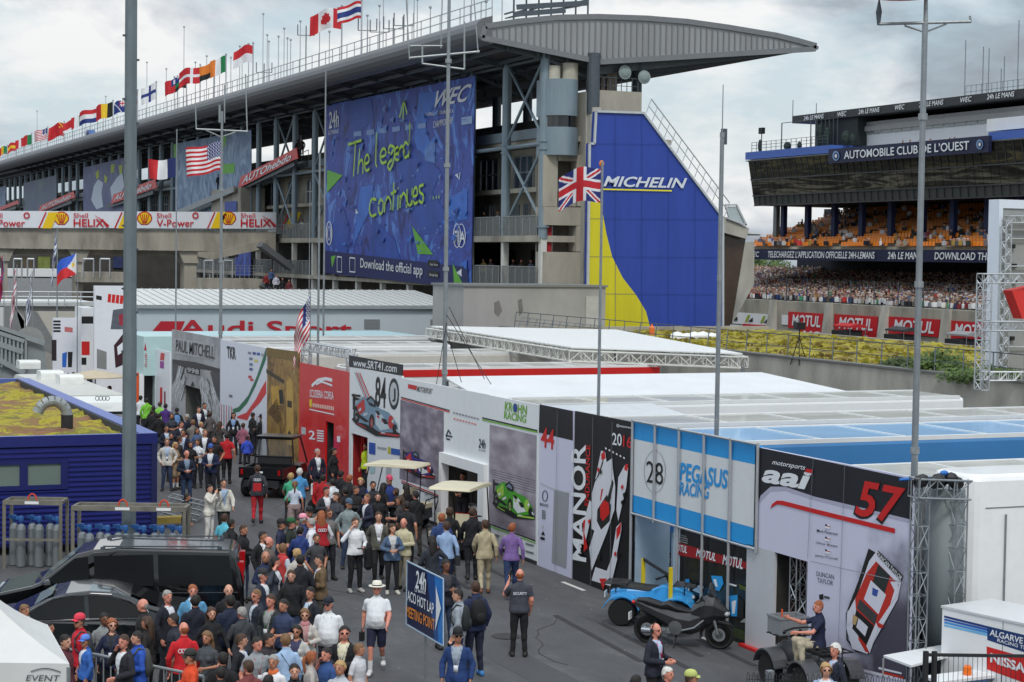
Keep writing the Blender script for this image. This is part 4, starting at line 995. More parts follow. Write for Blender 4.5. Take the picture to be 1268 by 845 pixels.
def canada(u,v):
 if u<.25 or u>.75:return 0
 x,y=abs(u-.5)*2,v-.5
 if(x<.12 and abs(y)<.32)or(x<.32 and-.1<y<.12)or(x<.22 and-.2<y<.2):return 0
 return 1
def cross(cx,w,a,b):return lambda u,v:b if abs(u-cx)<w*.66 or abs(v-.5)<w else a
def phil(u,v):
 if u*1.1<.5-abs(v-.5):return 2 if not(abs(u-.16)<.06 and abs(v-.5)<.09)else 3
 return 0 if v<.5 else 1
def taiwan(u,v):return 1 if(u<.5 and v<.5 and not(abs(u-.25)<.1 and abs(v-.25)<.12))else(2 if u<.5 and v<.5 else 0)
def star(u,v):return 1 if((u-.2)**2+(v-.3)**2<.02 or((int(u*9)+int(v*7))%5==0 and u<.5 and v<.6))else 0
def nz(u,v):return uk(u*2,v*2)if(u<.5 and v<.5)else(1 if((u*7+v*5)%2.3<.3)else 0)
def brit_small(u,v):return uk(u,v)
XP=e0.x+1.6; ZR=e0.z+1.3
polem=pm((176,180,184),.4,.5)
def roof_pole(px_,yt,r=.05,label=None,group='slim bare flagpoles along the pit roof',cat='flagpole'):
 p=PX(px_,yt,XP); m=MB().tube((p.x,p.y,ZR-.3),(p.x,p.y,p.z),r,6).ell((p.x,p.y,p.z+.05),(.12,.12,.12),6,4)
 o=m.build('flagpole',polem,None); tag(o,label or 'slim bare flagpole standing on the pit building roof edge',cat,group); return p
FL=[('maple leaf flag, red and white, highest flag on the roof',423.5,8,41,30,canada,[cR,cW],24,14),('blue white and red striped flag at the right end of the roof row',448,0,31,26,lambda u,v:0 if v<.17 or v>.83 else(1 if v<.33 or v>.67 else 2),[cR,cW,cB],14,12),('red over white flag of two bands beside the bare poles',313.5,54,25,26,lambda u,v:0 if v<.5 else 1,[cR,cW],12,10),('green white and orange upright striped flag',280,68,20,25,v3(0,1,2),[cG,cW,cO],12,8),('orange and dark flag partly hidden by the green white orange one',265,76,18,22,lambda u,v:0 if v<.6 else 1,[cO,cK,cR],10,8),('red flag with white cross on the pit roof',248,81,28,24,cross(.38,.1,0,1),[cR,cW],16,12),('multicoloured flag with green and black beside the white cross flag',231,92,14,18,h3(0,1,2),[cB,cG,cK],10,9),('red flag with blue corner',220,95,16,21,taiwan,[cR,cB,cW],12,10),('white flag with blue cross',193.5,102,19,25,cross(.4,.1,0,1),[cW,cB],14,10),('red white red banded flag just right of the lamp post',170.5,112,14,19,h3(0,1,0),[cR,cW],10,9),('dark blue flag just left of the lamp post',156,122,16,18,nz,[cB,cW,cR],14,10),('black yellow and red upright striped flag',140,125,22,22,v3(0,1,2),[cK,cY,cR],12,8),('red white and blue banded flag beside the black yellow red one',121,133,24,20,h3(0,1,2),[cR,cW,cB],12,9),('green white and red upright striped flag',102,141,14,17,v3(0,1,2),[cG,cW,cR],10,8),('small red flag with pale edge',90,148,12,14,lambda u,v:1 if v>.8 else 0,[cR,cW],8,6),('plain red flag with yellow stars',79.5,151,20,20,lambda u,v:1 if(u<.3 and v<.4 and(int(u*12)+int(v*10))%3==0)else 0,[cR,cY],14,10),('striped flag with dark blue corner on the pit roof',59,158,17,16,usa,[cB,cW,cR],20,13),('green and red flag near the left end',39.5,165,11,15,lambda u,v:0 if u<.45 else 1,[cG,cR],8,6),('red flag with white mark near the left end',30,170,11,13,lambda u,v:1 if abs(u-.5)<.15 else 0,[cR,cW],8,6),('red and yellow flag near the left end',20,175,11,13,h3(0,1,0),[cR,cY],8,9),('green yellow and red flag at the picture edge',9,180,12,12,v3(0,1,2),[cG,cY,cR],9,6)]
for k,(lb,px_,yt,w,h,fn,cols,nu,nv)in enumerate(FL):
 p=roof_pole(px_,yt,.06,'roof pole of the '+' '.join(lb.split(' beside')[0].split(',')[0].split()[:11]),'flagpoles that carry flags on the pit roof'); d=proj(p)[2]; s=d/FPX
 flag_obj('national_flag',lb+('' if len(lb.split())>3 else ' on the pit roof'),p+Vector((0,0,-.15))-_r0*.05,w*s,h*s*.82,fn,cols,nu,nv,.45,k,group='national flags on the pit roof')
for px_,yt in((46,138),(182,78),(206,86),(228,34),(242,78),(256,70),(286,72),(297,58),(300,62),(308,55),(326,18),(331,44),(333,52),(345,46),(352,36),(356,48),(360,50),(372,27),(396,18),(408,40),(455,20),(470,8),(475,-10),(505,-10),(513,-5),(517,0),(533,10),(575,-10),(584,-5),(602,3),(622,-5),(145,130),(128,134),(112,140),(106,148),(70,158),(50,163),(131,120),(216,96),(272,82),(266,76)):
 roof_pole(px_,yt,.035)
for px_,yt in((379,44),(455,38),(487,36),(470,40),(500,32),(327,90)):
 p=PX(px_,yt,XP+.5); m=MB().tube((p.x,p.y,ZR-.3),(p.x,p.y,p.z+.8),.05,5); q1=p-_r0*.7; q2=p+_r0*.7; m.tube(q1,q2,.04,4).tube(q1,q1+Vector((0,0,.9)),.05,4).tube(q2,q2+Vector((0,0,.9)),.05,4)
 tag(m.build('antenna',pm((110,116,122),.5,.4)),'forked antenna on the pit building roof edge','antenna','forked antennas on the pit roof')
p=PX(108,176,XP-.5); tag(MB().m(pm((40,90,160),.5)).loft([[(p.x,p.y-1.9+3.8*k/10+0*j,p.z+1.1*math.sin(math.pi*k/10)+(.0 if j<2 else .5))if j in(0,3)else(p.x+.9,p.y-1.9+3.8*k/10,p.z+1.1*math.sin(math.pi*k/10)+(.0 if j<2 else .5))for j in range(4)]for k in range(11)]).build('inflatable_arch',None),'small blue arch on the pit roof edge','arch')
#  MASTS IN THE PADDOCK
def mast(px_,yt,X,r,label,ybase=None,segs=True,rt=None):
 p=PX(px_,yt,X); t=thing('antenna_mast',label,'mast',(p.x,p.y,0))
 m=MB().tube((p.x,p.y,0),(p.x,p.y,p.z),r,10,rt or r*.6); m.build('pole',STEEL,t,smooth=False)
 if segs:
  m=MB(); z=4.5
  while z<min(p.z-1,20):m.tube((p.x,p.y,z),(p.x,p.y,z+.12),r*1.22,10); z+=3.2
  m.build('collar',GALV,t)
 return t,p
def yz(P,dx,dz):return P+_r0*dx+Vector((0,0,dz))
t,p=mast(557,-60,20.75,.08,'tall antenna mast with box shaped crossbars behind the white race team stand')
def mp_(px_,y):q_=ray(px_,y); v=Vector((p.x,p.y,0))-CAM; n_=FF; k=(Vector((p.x,p.y,8))-CAM).dot(n_)/q_.dot(n_); return CAM+q_*k
m=MB(); m.path([mp_(507,72),mp_(594,64)],.035); m.path([mp_(523,56),mp_(523,79),mp_(575,86),mp_(575,27)],.03); m.path([mp_(508,57),mp_(548,57)],.025); m.path([mp_(507,74),mp_(503,0)],.02,5); m.path([mp_(592,66),mp_(587,0)],.02,5); m.path([mp_(546,60),mp_(548,-20)],.02,5)
m.build('crossbar_frame',GALV,t)
t2=MB(); A=mp_(545,470);
for q0,q1 in(((553,390),(612,482)),((553,400),(540,478)),((553,410),(575,486)),((556,380),(600,470))):t2.tube(mp_(*q0),mp_(*q1),.012,4)
t2.build('guy_cable',BLACK,t)
t,p=mast(275,138,20.8,.09,'antenna mast with T shaped crossbar carrying the stars and stripes')
m=MB(); m.path([mp_(243,160),mp_(307,163)],.04); m.path([mp_(243,160),mp_(242,128)],.03,5); m.path([mp_(306,162),mp_(304,92)],.03,5); m.path([mp_(274,170),mp_(252,160)],.03,5); m.path([mp_(274,170),mp_(296,162)],.03,5); m.path([mp_(272,152),mp_(272,130)],.05,5); m.path([mp_(278,152),mp_(278,105)],.03,5); m.build('crossbar_frame',GALV,t)
flag_obj('hanging_flag','stars and stripes flying from the T shaped antenna mast',mp_(273.5,177),1.75*proj(p)[2]*27/2300/1.05,.94*proj(p)[2]*38/2300,usa,[(40,56,120),cW,cR],48,26,.28,3)
t,p=mast(219,160,20.8,.045,'thin mast carrying the blue white and red flag',segs=False)
flag_obj('hanging_flag','blue white and red upright striped flag left of the stars and stripes',mp_(217.5,197),35*proj(p)[2]/2300,24*proj(p)[2]/2300,v3(0,1,2),[(28,44,100),cW,cR],24,12,.1,8)
t,p=mast(396,190,20.8,.055,'thin grey mast rising behind the red stand',segs=False); t,p=mast(403.5,86,30,.06,'very thin mast before the left edge of the giant banner',segs=False)
t,p=mast(384,225,30,.03,'short dark whip mast behind the folded flag',segs=False)
t,p=mast(384.5,361,20.5,.03,'short pole of the limp striped flag above the red stand',segs=False)
flag_obj('hanging_flag','limp folded stars and stripes hanging above the red stand',mp_(384,363),1.25,1.45,lambda u,v:usa(u,v),[(40,56,120),cW,cR],26,26,.5,5,folded=.75)
t,p=mast(746,200,20.7,.05,'mast with orange tip carrying the union flag before the sign wall',segs=False)
flag_obj('hanging_flag','union flag flying in front of the tyre maker sign wall',mp_(744,207),55*proj(p)[2]/2300,42*proj(p)[2]/2300,uk,[(30,42,110),cW,cR],72,40,.32,6)
MB().ell(mp_(745,203),(.07,.07,.09),8,6).build('orange_finial',pm((220,120,30),.5),t)
t,p=mast(895.5,105,20.7,.045,'tall mast with thin whip tip in front of the end tower',rt=.01)
MB().tube((p.x,p.y,0),(p.x,p.y,mp_(897,172).z),.055,10,.048).build('lower_tube',STEEL,t); MB().tube(mp_(896.5,168)-Vector((0,0,.2)),mp_(896.5,168)+Vector((0,0,.15)),.075,8).build('tip_cap',DSTEEL,t)
t,p=mast(1145.5,30,21.2,.072,'thick silver mast with wide T crossbar beside the last race stand',rt=.055)
m=MB(); m.path([mp_(1088,30),mp_(1202,27)],.03); m.path([mp_(1088,30),mp_(1087,10)],.025,5); m.path([mp_(1202,28),mp_(1201,20)],.025,5); m.path([mp_(1120,32),mp_(1145,40)],.02,5); m.path([mp_(1172,30),mp_(1146,40)],.02,5); m.build('crossbar_frame',GALV,t)
MB().tube(mp_(1146,42),mp_(1147,-30),.05,8,.03).build('top_tube',GALV,t)
MB().lathe(mp_(1088,28)+Vector((0,0,.1)),[(.03,-.15),(.06,.1),(.01,.35)],8).build('whip_base',DSTEEL,t)
o=MB().lathe(mp_(1117,-6),[(.02,.28),(.3,.2),(.56,.05),(.6,0),(.55,-.04)],18).build('red_beacon_cover',RED); tag(o,'red domed cover at the top of the thick silver mast','cover')
t,p=mast(71,282,17.5,.05,'thin pole with the blue and red flag at left',segs=False)
t,p=mast(96,314,17.0,.035,'yellow pole carrying the blue red and white sun flag',segs=False);
flag_obj('hanging_flag','blue and red flag with white triangle and yellow sun at left',mp_(94.5,314),26*proj(p)[2]/2300,26*proj(p)[2]/2300,phil,[(52,96,200),(206,44,50),cW,cY],30,20,.7,9)
for k,(px_,yt,X,col_,lb)in enumerate(((70,285,17.6,cB,'dark blue limp flag high on a thin pole at left'),(4,316,13,cR,'limp dark red and blue flag at the left edge'),(20,332,13.6,(180,70,90),'limp pink and white flag near the left edge'),(39,340,14.2,(70,84,120),'limp slate flag near the left edge'))):
 if k:t,p=mast(px_+1,yt-4,X,.03,'thin flag pole with '+lb.replace('limp ',''),segs=False)
 pp_=PX(px_,yt,X); flag_obj('limp_flag',lb,pp_,.9,1.25,lambda u,v:(int(v*7)+int(u*3))%2,[col_,cW if k!=1 else cB],10,10,.5,k,folded=1.1,group=None)
#  RACE TEAM TRAILERS BEHIND THE STANDS
def rbox(mb,x0,x1,y0,y1,z0,z1,r=.12,n=3):
 """box with rounded long top edges along x"""
 sec=[(y0,z0)]+[(y0+r-r*math.cos(t),z1-r+r*math.sin(t))for t in[math.pi/2*k/n for k in range(n+1)]]+[(y1-r+r*math.sin(t),z1-r+r*math.cos(t))for t in[math.pi/2*k/n for k in range(n+1)]]+[(y1,z0)]
 return mb.loft([[(x0,y,z)for y,z in sec],[(x1,y,z)for y,z in sec]])
def trailer(x0,x1,y0,y1,z,roofm,sidem,label,stripe=None,ribs=7):
 t=thing('trailer',label,'trailer',(x0,(y0+y1)/2,0),0,'race team trailers behind the stands')
 rbox(MB(),x0,x1,y0,y1,1.0,z-.05,.1).build('body',sidem,t)
 m=MB().box(x0+.15,x1-.15,y0+.16,y1-.16,z-.06,z).build('roof',roofm,t)
 m=MB()
 for i in range(1,ribs):x=x0+(x1-x0)*i/ribs; m.box(x-.03,x+.03,y0+.14,y1-.14,z,z+.025)
 m.box(x0+.1,x1-.1,y0+.02,y0+.14,z-.08,z+.02).box(x0+.1,x1-.1,y1-.14,y1-.02,z-.08,z+.02)
 m.build('roof_rail',pm((230,232,232),.35,.1,var=.05),t)
 m=MB().box(x1+.002,x1+.04,y0+.15,(y0+y1)/2-.02,1.2,z-.3).box(x1+.002,x1+.04,(y0+y1)/2+.02,y1-.15,1.2,z-.3); m.build('rear_door',sidem,t)
 m=MB()
 for i in range(3):
  for yy in(y0+.02,y1-.36):m.lathe((x1-4.5+i*1.3,yy,.5),[(.1,0),(.48,0),(.5,.05),(.5,.3),(.1,.34)],14,'y')
 m.build('wheels',RUB,t,kind='stuff')
 MB().box(x0+.5,x1-.6,y0+.5,y1-.5,.6,.99).build('chassis',DARK,t)
 if stripe:MB().box(x0+.02,x1+.05,y0-.02,y0-.002,z-.32,z-.06).build('stripe',stripe,t)
 return t
grr=pm((176,175,168),.4,var=.3,scale=1.1,coat=.3,stretch=(.5,2.2,1)); ltg=pm((196,198,198),.4,var=.14,scale=.5,stretch=(1,1,.3))
SKYB=pm((122,168,208),.35,var=.14,scale=.7,coat=.3); SKYS=pm((66,128,184),.35,var=.08,scale=.8,coat=.3)
trailer(21.4,37.5,29.9,32.9,3.9,pm((168,168,162),.5,var=.3,scale=1),pm((120,124,126),.5,.2,var=.1),'dusty pale roofed trailer with a dark hatch, nearest one behind the last race stand')
MB().prism([(30.2,31,3.93),(32.4,31.0,3.93),(32.5,31.9,3.93),(30.1,31.8,3.93)],(0,0,.06)).build('roof_hatch',pm((66,68,66),.3,var=.3),COL.objects['trailer'])
trailer(21.4,38,36.9,40.2,4.0,SKYB,SKYS,'light blue trailer with reflective blue roof behind the sky blue stand')
trailer(21.4,38,41.3,43.8,4.0,grr,ltg,'white trailer parked directly behind the light blue one')
trailer(21.4,35.9,47.8,50.4,4.0,grr,WHITE,'white trailer whose squared end shows against the annex parapet')
trailer(21.4,33.8,64.3,66.9,4.0,grr,WHITE,'white trailer with a long red stripe along its upper edge',stripe=RED)
trailer(21.4,33.8,74.4,77.0,4.0,grr,pm((196,192,184),.5,var=.1),'cream white trailer behind the red striped one')
trailer(21.4,31.5,80.8,83.3,4.05,grr,WHITE,'white trailer under the left end of the slatted awning')
trailer(21.4,36,87.5,90.1,4.0,pm((160,160,156),.5,var=.1),pm((120,120,118),.6),'grey trailer far back near the silver sport building')
t=thing('awning','bright white sloping tent awning behind the black race stand','awning',(28,52,0),group='white awnings between the trailers')
MB().prism([(20.9,50.7,3.86),(33.6,50.7,3.92),(32.4,54.2,4.34),(20.9,54.2,4.34)],(0,0,.05)).build('canopy',pm((212,214,217),.5,var=.08,scale=.7),t)
m=MB()
for x in(21,25,29,33):m.tube((x,50.8,0),(x,50.8,3.86),.05,6).tube((min(x,32.3),54.1,0),(min(x,32.3),54.1,4.3),.05,6)
m.build('pole',STEEL,t)
t=thing('awning','low white awning just behind the sky blue and black stands','awning',(22,44.5,0),group='white awnings between the trailers')
MB().prism([(20.5,44.0,3.7),(24.8,44,3.7),(24.8,47.6,3.95),(20.5,47.6,3.95)],(0,0,.05)).build('canopy',pm((196,200,204),.5,var=.1),t)
MB().box(20.6,24.6,44.1,44.2,.1,3.69).build('side_sheet',PVC,t)
t=thing('equipment_roof','flat dark roof strewn with folded frames and pipes behind the race stands','roof',(27,57.5,0))
MB().box(21.2,33.5,54.5,61.5,2.6,3.5).build('roof_slab',pm((128,126,120),.7,var=.2),t)
rs=random.Random(4); m=MB()
for i in range(90):
 x,y=rs.uniform(21.6,33),rs.uniform(54.7,58.5); a=rs.uniform(-.5,.5); l=rs.uniform(.6,2.8); m.obox((x,y,3.53+rs.random()*.25),(x+l*math.cos(a),y+l*math.sin(a),3.53+rs.random()*.3),rs.uniform(.04,.12),.05)
m.build('folded_frames',pm((112,108,100),.6,.2,var=.4,scale=2),t,kind='stuff')
m=MB()
for i in range(24):
 x,y=rs.uniform(21.6,33),rs.uniform(55,61); w=rs.uniform(.3,.9); m.box(x,x+w,y,y+.5,3.5,3.5+rs.uniform(.05,.2))
m.build('folded_sheets',pm((170,168,160),.7,var=.3),t,kind='stuff')
# slatted truss canopy
t=thing('slatted_canopy','white slatted truss canopy spread above the trailers before the grey block wall','canopy',(34,75,0))
C0=[Vector((33.2,88,4.55)),Vector((31.3,67,4.55)),Vector((36.0,61.6,4.55)),Vector((41.2,83,4.55))]
m=MB()
for a,b in zip(C0,C0[1:]+C0[:1]):truss(m,a-Vector((0,0,.3)),b-Vector((0,0,.3)),.42,.035,.5)
m.build('edge_truss',pm((214,214,208),.5,.1),t)
for i in range(34):
 f0,f1=(i+.08)/34,(i+.86)/34
 q0,q1=C0[1].lerp(C0[0],f0),C0[1].lerp(C0[0],f1); r0,r1=C0[2].lerp(C0[3],f0),C0[2].lerp(C0[3],f1)
 MB().prism([q0,r0,r1,q1],(0,0,.05)).build('slat',pm((226,228,228),.5,var=.03),t)
m=MB()
for c in C0:m.tube((c.x,c.y,0),(c.x,c.y,4.1),.08,8)
m.build('post',STEEL,t)
# loose roof railing lying before the grey wall
t=thing('roof_railing','row of leaning grey railing frames before the grey block wall','railing',(44,98,3.5)); m=MB()
a=PY(640,410,96); b=PY(735,420,96); n=10
for i in range(n+1):
 p=a.lerp(b,i/n); m.tube(p,p+Vector((.3,0,.75)),.03,4)
m.tube(a+Vector((.3,0,.75)),b+Vector((.3,0,.75)),.03,4).tube(a+Vector((.15,0,.4)),b+Vector((.15,0,.4)),.025,4); m.build('frame',STEEL,t)
for(x,y,c,lb)in((807,415,(220,110,50),'small orange gas bottle on the roof at the foot of the sign wall'),):
 p=PZ(x,417,ZN); tag(MB().lathe((p.x,p.y,ZN),[(.14,0),(.15,.1),(.15,.5),(.06,.62),(.05,.7)],10).build('gas_bottle',pm(c,.5)),lb,'bottle')
p=PZ(860,420,ZN); m=MB();
for i in range(5):m.ell((p.x-1+i*.5,p.y+random.uniform(-.2,.2),ZN+.1),(.45,.35,random.uniform(.15,.35)),8,5)
tag(m.build('plastic_sheet',WHITE),'crumpled white sheeting heap on the sedum roof below the sign wall','sheeting')
t=thing('tripod_camera','small tripod camera standing on the yellow sedum roof left of the thick mast','camera',(0,0,0))
p=PZ(989,452,ZN); m=MB()
for a in(0,2.1,4.2):m.tube((p.x+.4*math.cos(a),p.y+.4*math.sin(a),ZN),(p.x,p.y,ZN+1.2),.02,4)
m.build('tripod',BLACK,t,world=False); MB().tube((p.x,p.y,ZN+1.2),(p.x,p.y,ZN+2.0),.025,5).box(p.x-.2,p.x+.2,p.y-.15,p.y+.15,ZN+1.5,ZN+1.8).build('camera_body',BLACK,t,world=False)
#  AUDI SPORT BUILDING
YA_=110.0
AS=thing('sport_building','silver white hospitality building with large red Audi Sport lettering','building',(34,YA_,0))
a=PY(170,383,YA_); c=PY(573,383,YA_); zE=PY(350,382,YA_).z; silv=pm((186,196,202),.5,.1,var=.07,scale=.3)
MB().box(a.x,c.x,YA_,YA_+9,0,zE).build('wall',silv,AS)
zR=5.75
m=MB().prism([(a.x-.1,YA_-.15,zE+.03),(a.x-.1,YA_+9.2,zE+.03),(a.x-.1,YA_+9.2,zR),(a.x-.1,YA_-.15,zE+.15)],(c.x-a.x+.2,0,0)); m.build('roof',pm((206,208,206),.5,.1,var=.1),AS)
m=MB(); x=a.x
while x<c.x:m.obox((x,YA_-.15,zE+.17),(x,YA_+9.2,zR+.02),.05,.05); x+=.55
m.build('roof_seams',pm((176,180,180),.5,.1),AS,kind='stuff')
MB().box(a.x-.12,c.x+.12,YA_-.28,YA_-.16,zE-.02,zE+.2).build('gutter',pm((150,156,158),.5,.2),AS)
F=Face('Y',YA_,AS); F.st=-.03
AR=pm((170,22,40),.5,var=0)
F.poly([(184,416),(199,398),(229,398),(221,416)],AR,1,'red_rhomb')
F.text('Audi Sport',(221,421.5),(436,423),(221,396),AR,.04,0,2)
for(x0,x1)in((451,470),(533,552)):
 m=MB(); yy0=PY(x0,395,YA_); yy1=PY(x1,407,YA_)
 for i in range(7):z=yy1.z+(yy0.z-yy1.z)*i/7; m.box(yy0.x,yy1.x,YA_-.06,YA_-.01,z,z+.06)
 m.build('louvre',pm((140,144,148),.5,.2),AS)
t=thing('team_awning','pale turquoise awning roof with dark underside before the silver sport building','awning',(30,100,0))
Y2=100; a=PY(176,420,Y2); c=PY(517,421,Y2); zz=PY(300,416,Y2).z
MB().box(a.x,c.x,Y2,Y2+6,zz-.25,zz).build('canopy',pm((176,206,212),.4,var=.05),t)
MB().box(a.x+.2,c.x-.2,Y2+.1,Y2+5.8,zz-.75,zz-.26).build('dark_fascia',pm((30,34,40),.5),t)
MB().box(PY(463,420,Y2).x,PY(513,420,Y2).x,Y2-.05,Y2-.01,zz-.26,zz-.08).build('orange_edge',pm((190,110,70),.5),t)
m=MB()
for x in np.linspace(a.x+.3,c.x-.3,7):m.tube((x,Y2+.3,0),(x,Y2+.3,zz-.7),.08,8)
m.build('post',STEEL,t)
# mint tower with dark doorway, orange strip
t=thing('team_tower','mint green entrance tower with small red emblem and dark doorway','booth',(18,98,0)); Y3=96.0
def yb3(x0,y0,x1,y1,dep,mat,name,off=0):
 m=MB(); ybox(m,x0,y0,x1,y1,dep,Y3+off); return m.build(name,mat,t)
yb3(178,417,214,465,3,pm((178,206,206),.5,var=.05),'upper_box'); yb3(192,465,214,540,3,pm((190,206,206),.5),'lower_wall'); yb3(172,465,178,540,3,WHITE,'door_jamb'); yb3(178,465,192,540,.2,BLACK,'doorway',.6); yb3(165,462,172,540,.3,pm((220,90,40),.5),'orange_post')
F=Face('Y',Y3,t); F.st=-.03; F.poly([(176.5+2,434),(180,424),(181.5,434)],AR,1,'emblem'); F.text('Audi',(182,455),(182,438),(179,455),AR,.02)
#  LEFT CLUSTER
def lbox(name,label,cat,x0,y0,x1,y1,Y,dep,mat,zb=0,pn='wall'):
 t=thing(name,label,cat,(PY(x0,y1,Y).x,Y,0)); a=PY(x0,y0,Y); c=PY(x1,y1,Y); MB().box(a.x,c.x,Y,Y+dep,zb,a.z).build(pn,mat,t); return t,Face('Y',Y,t)
t,F=lbox('hospitality_unit','long flat white hospitality roof behind the far left fence rails','building',-40,376,118,420,128,8,pm((150,148,142),.7,var=.15))
MB().box(PY(-40,376,128).x,PY(118,376,128).x+.2,127.7,136.2,PY(0,379,128).z,PY(0,374.5,128).z).build('roof',pm((208,210,208),.5,var=.1),t)
m=MB();
for yy in(361,367,373):m.tube(PY(-40,yy,127),PY(118,yy+1,127),.04,5)
for k in range(9):m.tube(PY(-40+k*20,361,127),PY(-40+k*20,380,127),.04,5)
m.build('roof_railing',ALU,t)
grp=pm((158,158,154),.6,var=.12); dgp=pm((118,120,120),.6,var=.12)
t,F=lbox('grey_hoarding','sloping grey hoarding panels stepping down at far left','hoarding',-20,381,6,420,112,.5,ltg)
for(pts,mt)in(([(6,379),(18,379),(30,398),(30,420),(6,420)],dgp),([(18,379),(32,396),(32,420),(30,420)],grp),([(31,386),(46,386),(66,420),(66,440),(31,420)],dgp),([(46,386),(100,386),(100,450),(66,450),(66,420)],pm((176,172,162),.7,var=.08))):
 MB().prism([PY(x,y,111.9)for x,y in pts],(0,.3,0)).build('panel',mt,t)
t=thing('truss_barrier','grey lattice barrier sloping down to the bus roof at far left','barrier',(9,90,0)); m=MB()
for(x0,y0,x1,y1)in((-5,405,55,425),(-5,425,28,436),(-5,444,30,462),(-5,410,30,422)):m.obox(PY(x0,y0,92),PY(x1,y1,92),.15,.25)
for k in range(7):m.obox(PY(2+k*5,411+k*1.6,92),PY(2+k*5,455,92),.06,.1)
m.build('frame',pm((150,156,158),.5,.3),t)
MB().prism([PY(-5,413,92.2),PY(55,432,92.2),PY(60,470,92.2),PY(-5,470,92.2)],(0,.2,0)).build('backing',pm((132,138,140),.6,var=.15),t)
t,F=lbox('team_hoarding','white team hoarding with faint red lettering left of the tall white poster','hoarding',66,394,103,500,100,.3,pm((216,218,226),.5,var=.03))
F.polys([([(80,405),(90,406),(90,412),(80,411)],pm((196,110,112),.5,var=.4,scale=6))],1,'red_mark')
for k in range(4):F.polys([([(66,397+k*4),(75,397+k*4),(75,399.5+k*4),(66,399.5+k*4)],BLACK)],1,'black_mark')
F.polys([([(77,438),(83,436),(82,455),(77,455)],pm((40,100,190),.5)),([(84,436),(90,436),(89,455),(84,455)],BLACK),([(64,421),(70,421),(70,447),(64,447)],pm((40,30,34),.5))],1,'graphics')
t,F=lbox('team_hoarding','narrow white tower with black band and red square','hoarding',101,381,117,500,99,2.0,WHITE)
F.polys([([(101,392),(117,392),(117,401),(101,401)],BLACK),([(101,423),(111,423),(111,440),(101,440)],RED),([(101,443),(107,443),(107,452),(101,452)],BLACK)],1,'graphics')
t,F=lbox('team_hoarding','tall white poster wall with red letters and racing car pictures beside the lamp post','hoarding',117,354,154,540,98,.3,pm((222,224,230),.5,var=.03))
F.polys([([(134+k*5,364+k*.6),(138+k*5,364.5+k*.6),(137+k*5,375+k*.6),(133+k*5,374.5+k*.6)],RED)for k in range(4)]+[([(119,366),(126,367),(126,372),(119,371)],BLACK)],1,'red_mark')
F.polys([([(140,384),(154,382),(154,408),(137,408)],pm((96,100,112),.5,var=.5,scale=3)),([(147,390),(154,388),(154,402),(148,404)],pm((150,40,60),.5)),([(141,428),(152,414),(152,452),(143,456)],pm((60,24,34),.5,var=.5,scale=3)),([(145,430),(152,424),(152,436),(146,440)],WH),([(120,432),(132,436),(132,458),(120,456)],pm((130,132,132),.6))],1,'pictures')
# parasol and rooftop dish
p=PZ(118,464,2.3); t=thing('parasol','beige parasol above the red shirted group behind the bus','parasol',(p.x,p.y,0))
MB().lathe((p.x,p.y,2.3),[(1.5,-.12),(1.5,-.08),(.6,.12),(.05,.22)],10).build('canopy',pm((186,172,148),.7),t); MB().tube((p.x,p.y,0),(p.x,p.y,2.4),.04).build('pole',ALU,t)
# Audi coach
BU=thing('motorhome','white team motorhome with four ring emblem and roof units behind the blue cabin','motorhome',(12.4,66,0))
bx0,bx1,by0,by1,bz=11.25,13.75,66.2,79.5,2.95
sec=[(by0+.1,.5),(by0,1.5),(by0+.05,2.3),(by0+.35,2.75),(by0+.9,bz),(by1-.3,bz),(by1,2.6),(by1,.5)]
m=MB(); ins=[0,0,.02,.08,.16,.16,.1,0]
m.loft([[(bx0+i_,y,z)for(y,z),i_ in zip(sec,ins)],[(bx1-i_,y,z)for(y,z),i_ in zip(sec,ins)]]); m.build('body',pm((206,208,206),.3,var=.05,coat=.5),BU)
MB().box(bx0+.25,bx1-.25,by0-.03,by0+.02,2.36,2.46).build('brow_line',BLACK,BU)
F=Face('Y',by0-.02,BU); F.st=-.02
for k in range(4):ring(F,120.5+k*4.2,493.5,2.9,2.9,.8,DSTEEL,1)
m=MB().box(bx0+.2,bx1-.2,by0+1,by1-.4,bz+.005,bz+.03); m.build('roof_skin',pm((192,192,186),.4,var=.12),BU)
for k,(px_,py_)in enumerate(((86,468),(62,463),(35,450))):
 p=PZ(px_,py_,3.2); rbox(MB(),p.x-.45,p.x+.45,p.y-.55,p.y+.55,bz+.03,bz+.38,.12).build('air_conditioner',pm((224,226,222),.35),BU)
p=PZ(45,436,3.3); t=thing('satellite_dish','grey satellite dish standing behind the motorhome roof units','dish',(p.x,p.y+2,0))
MB().tube((p.x,p.y+2.5,0),(p.x,p.y+2.5,3.6),.06,6).build('post',STEEL,t); MB().lathe((p.x,p.y+2.2,3.7),[(.72,-.12),(.7,-.05),(.4,.1),(.05,.16)],18,'y').build('dish',pm((140,142,140),.6),t)
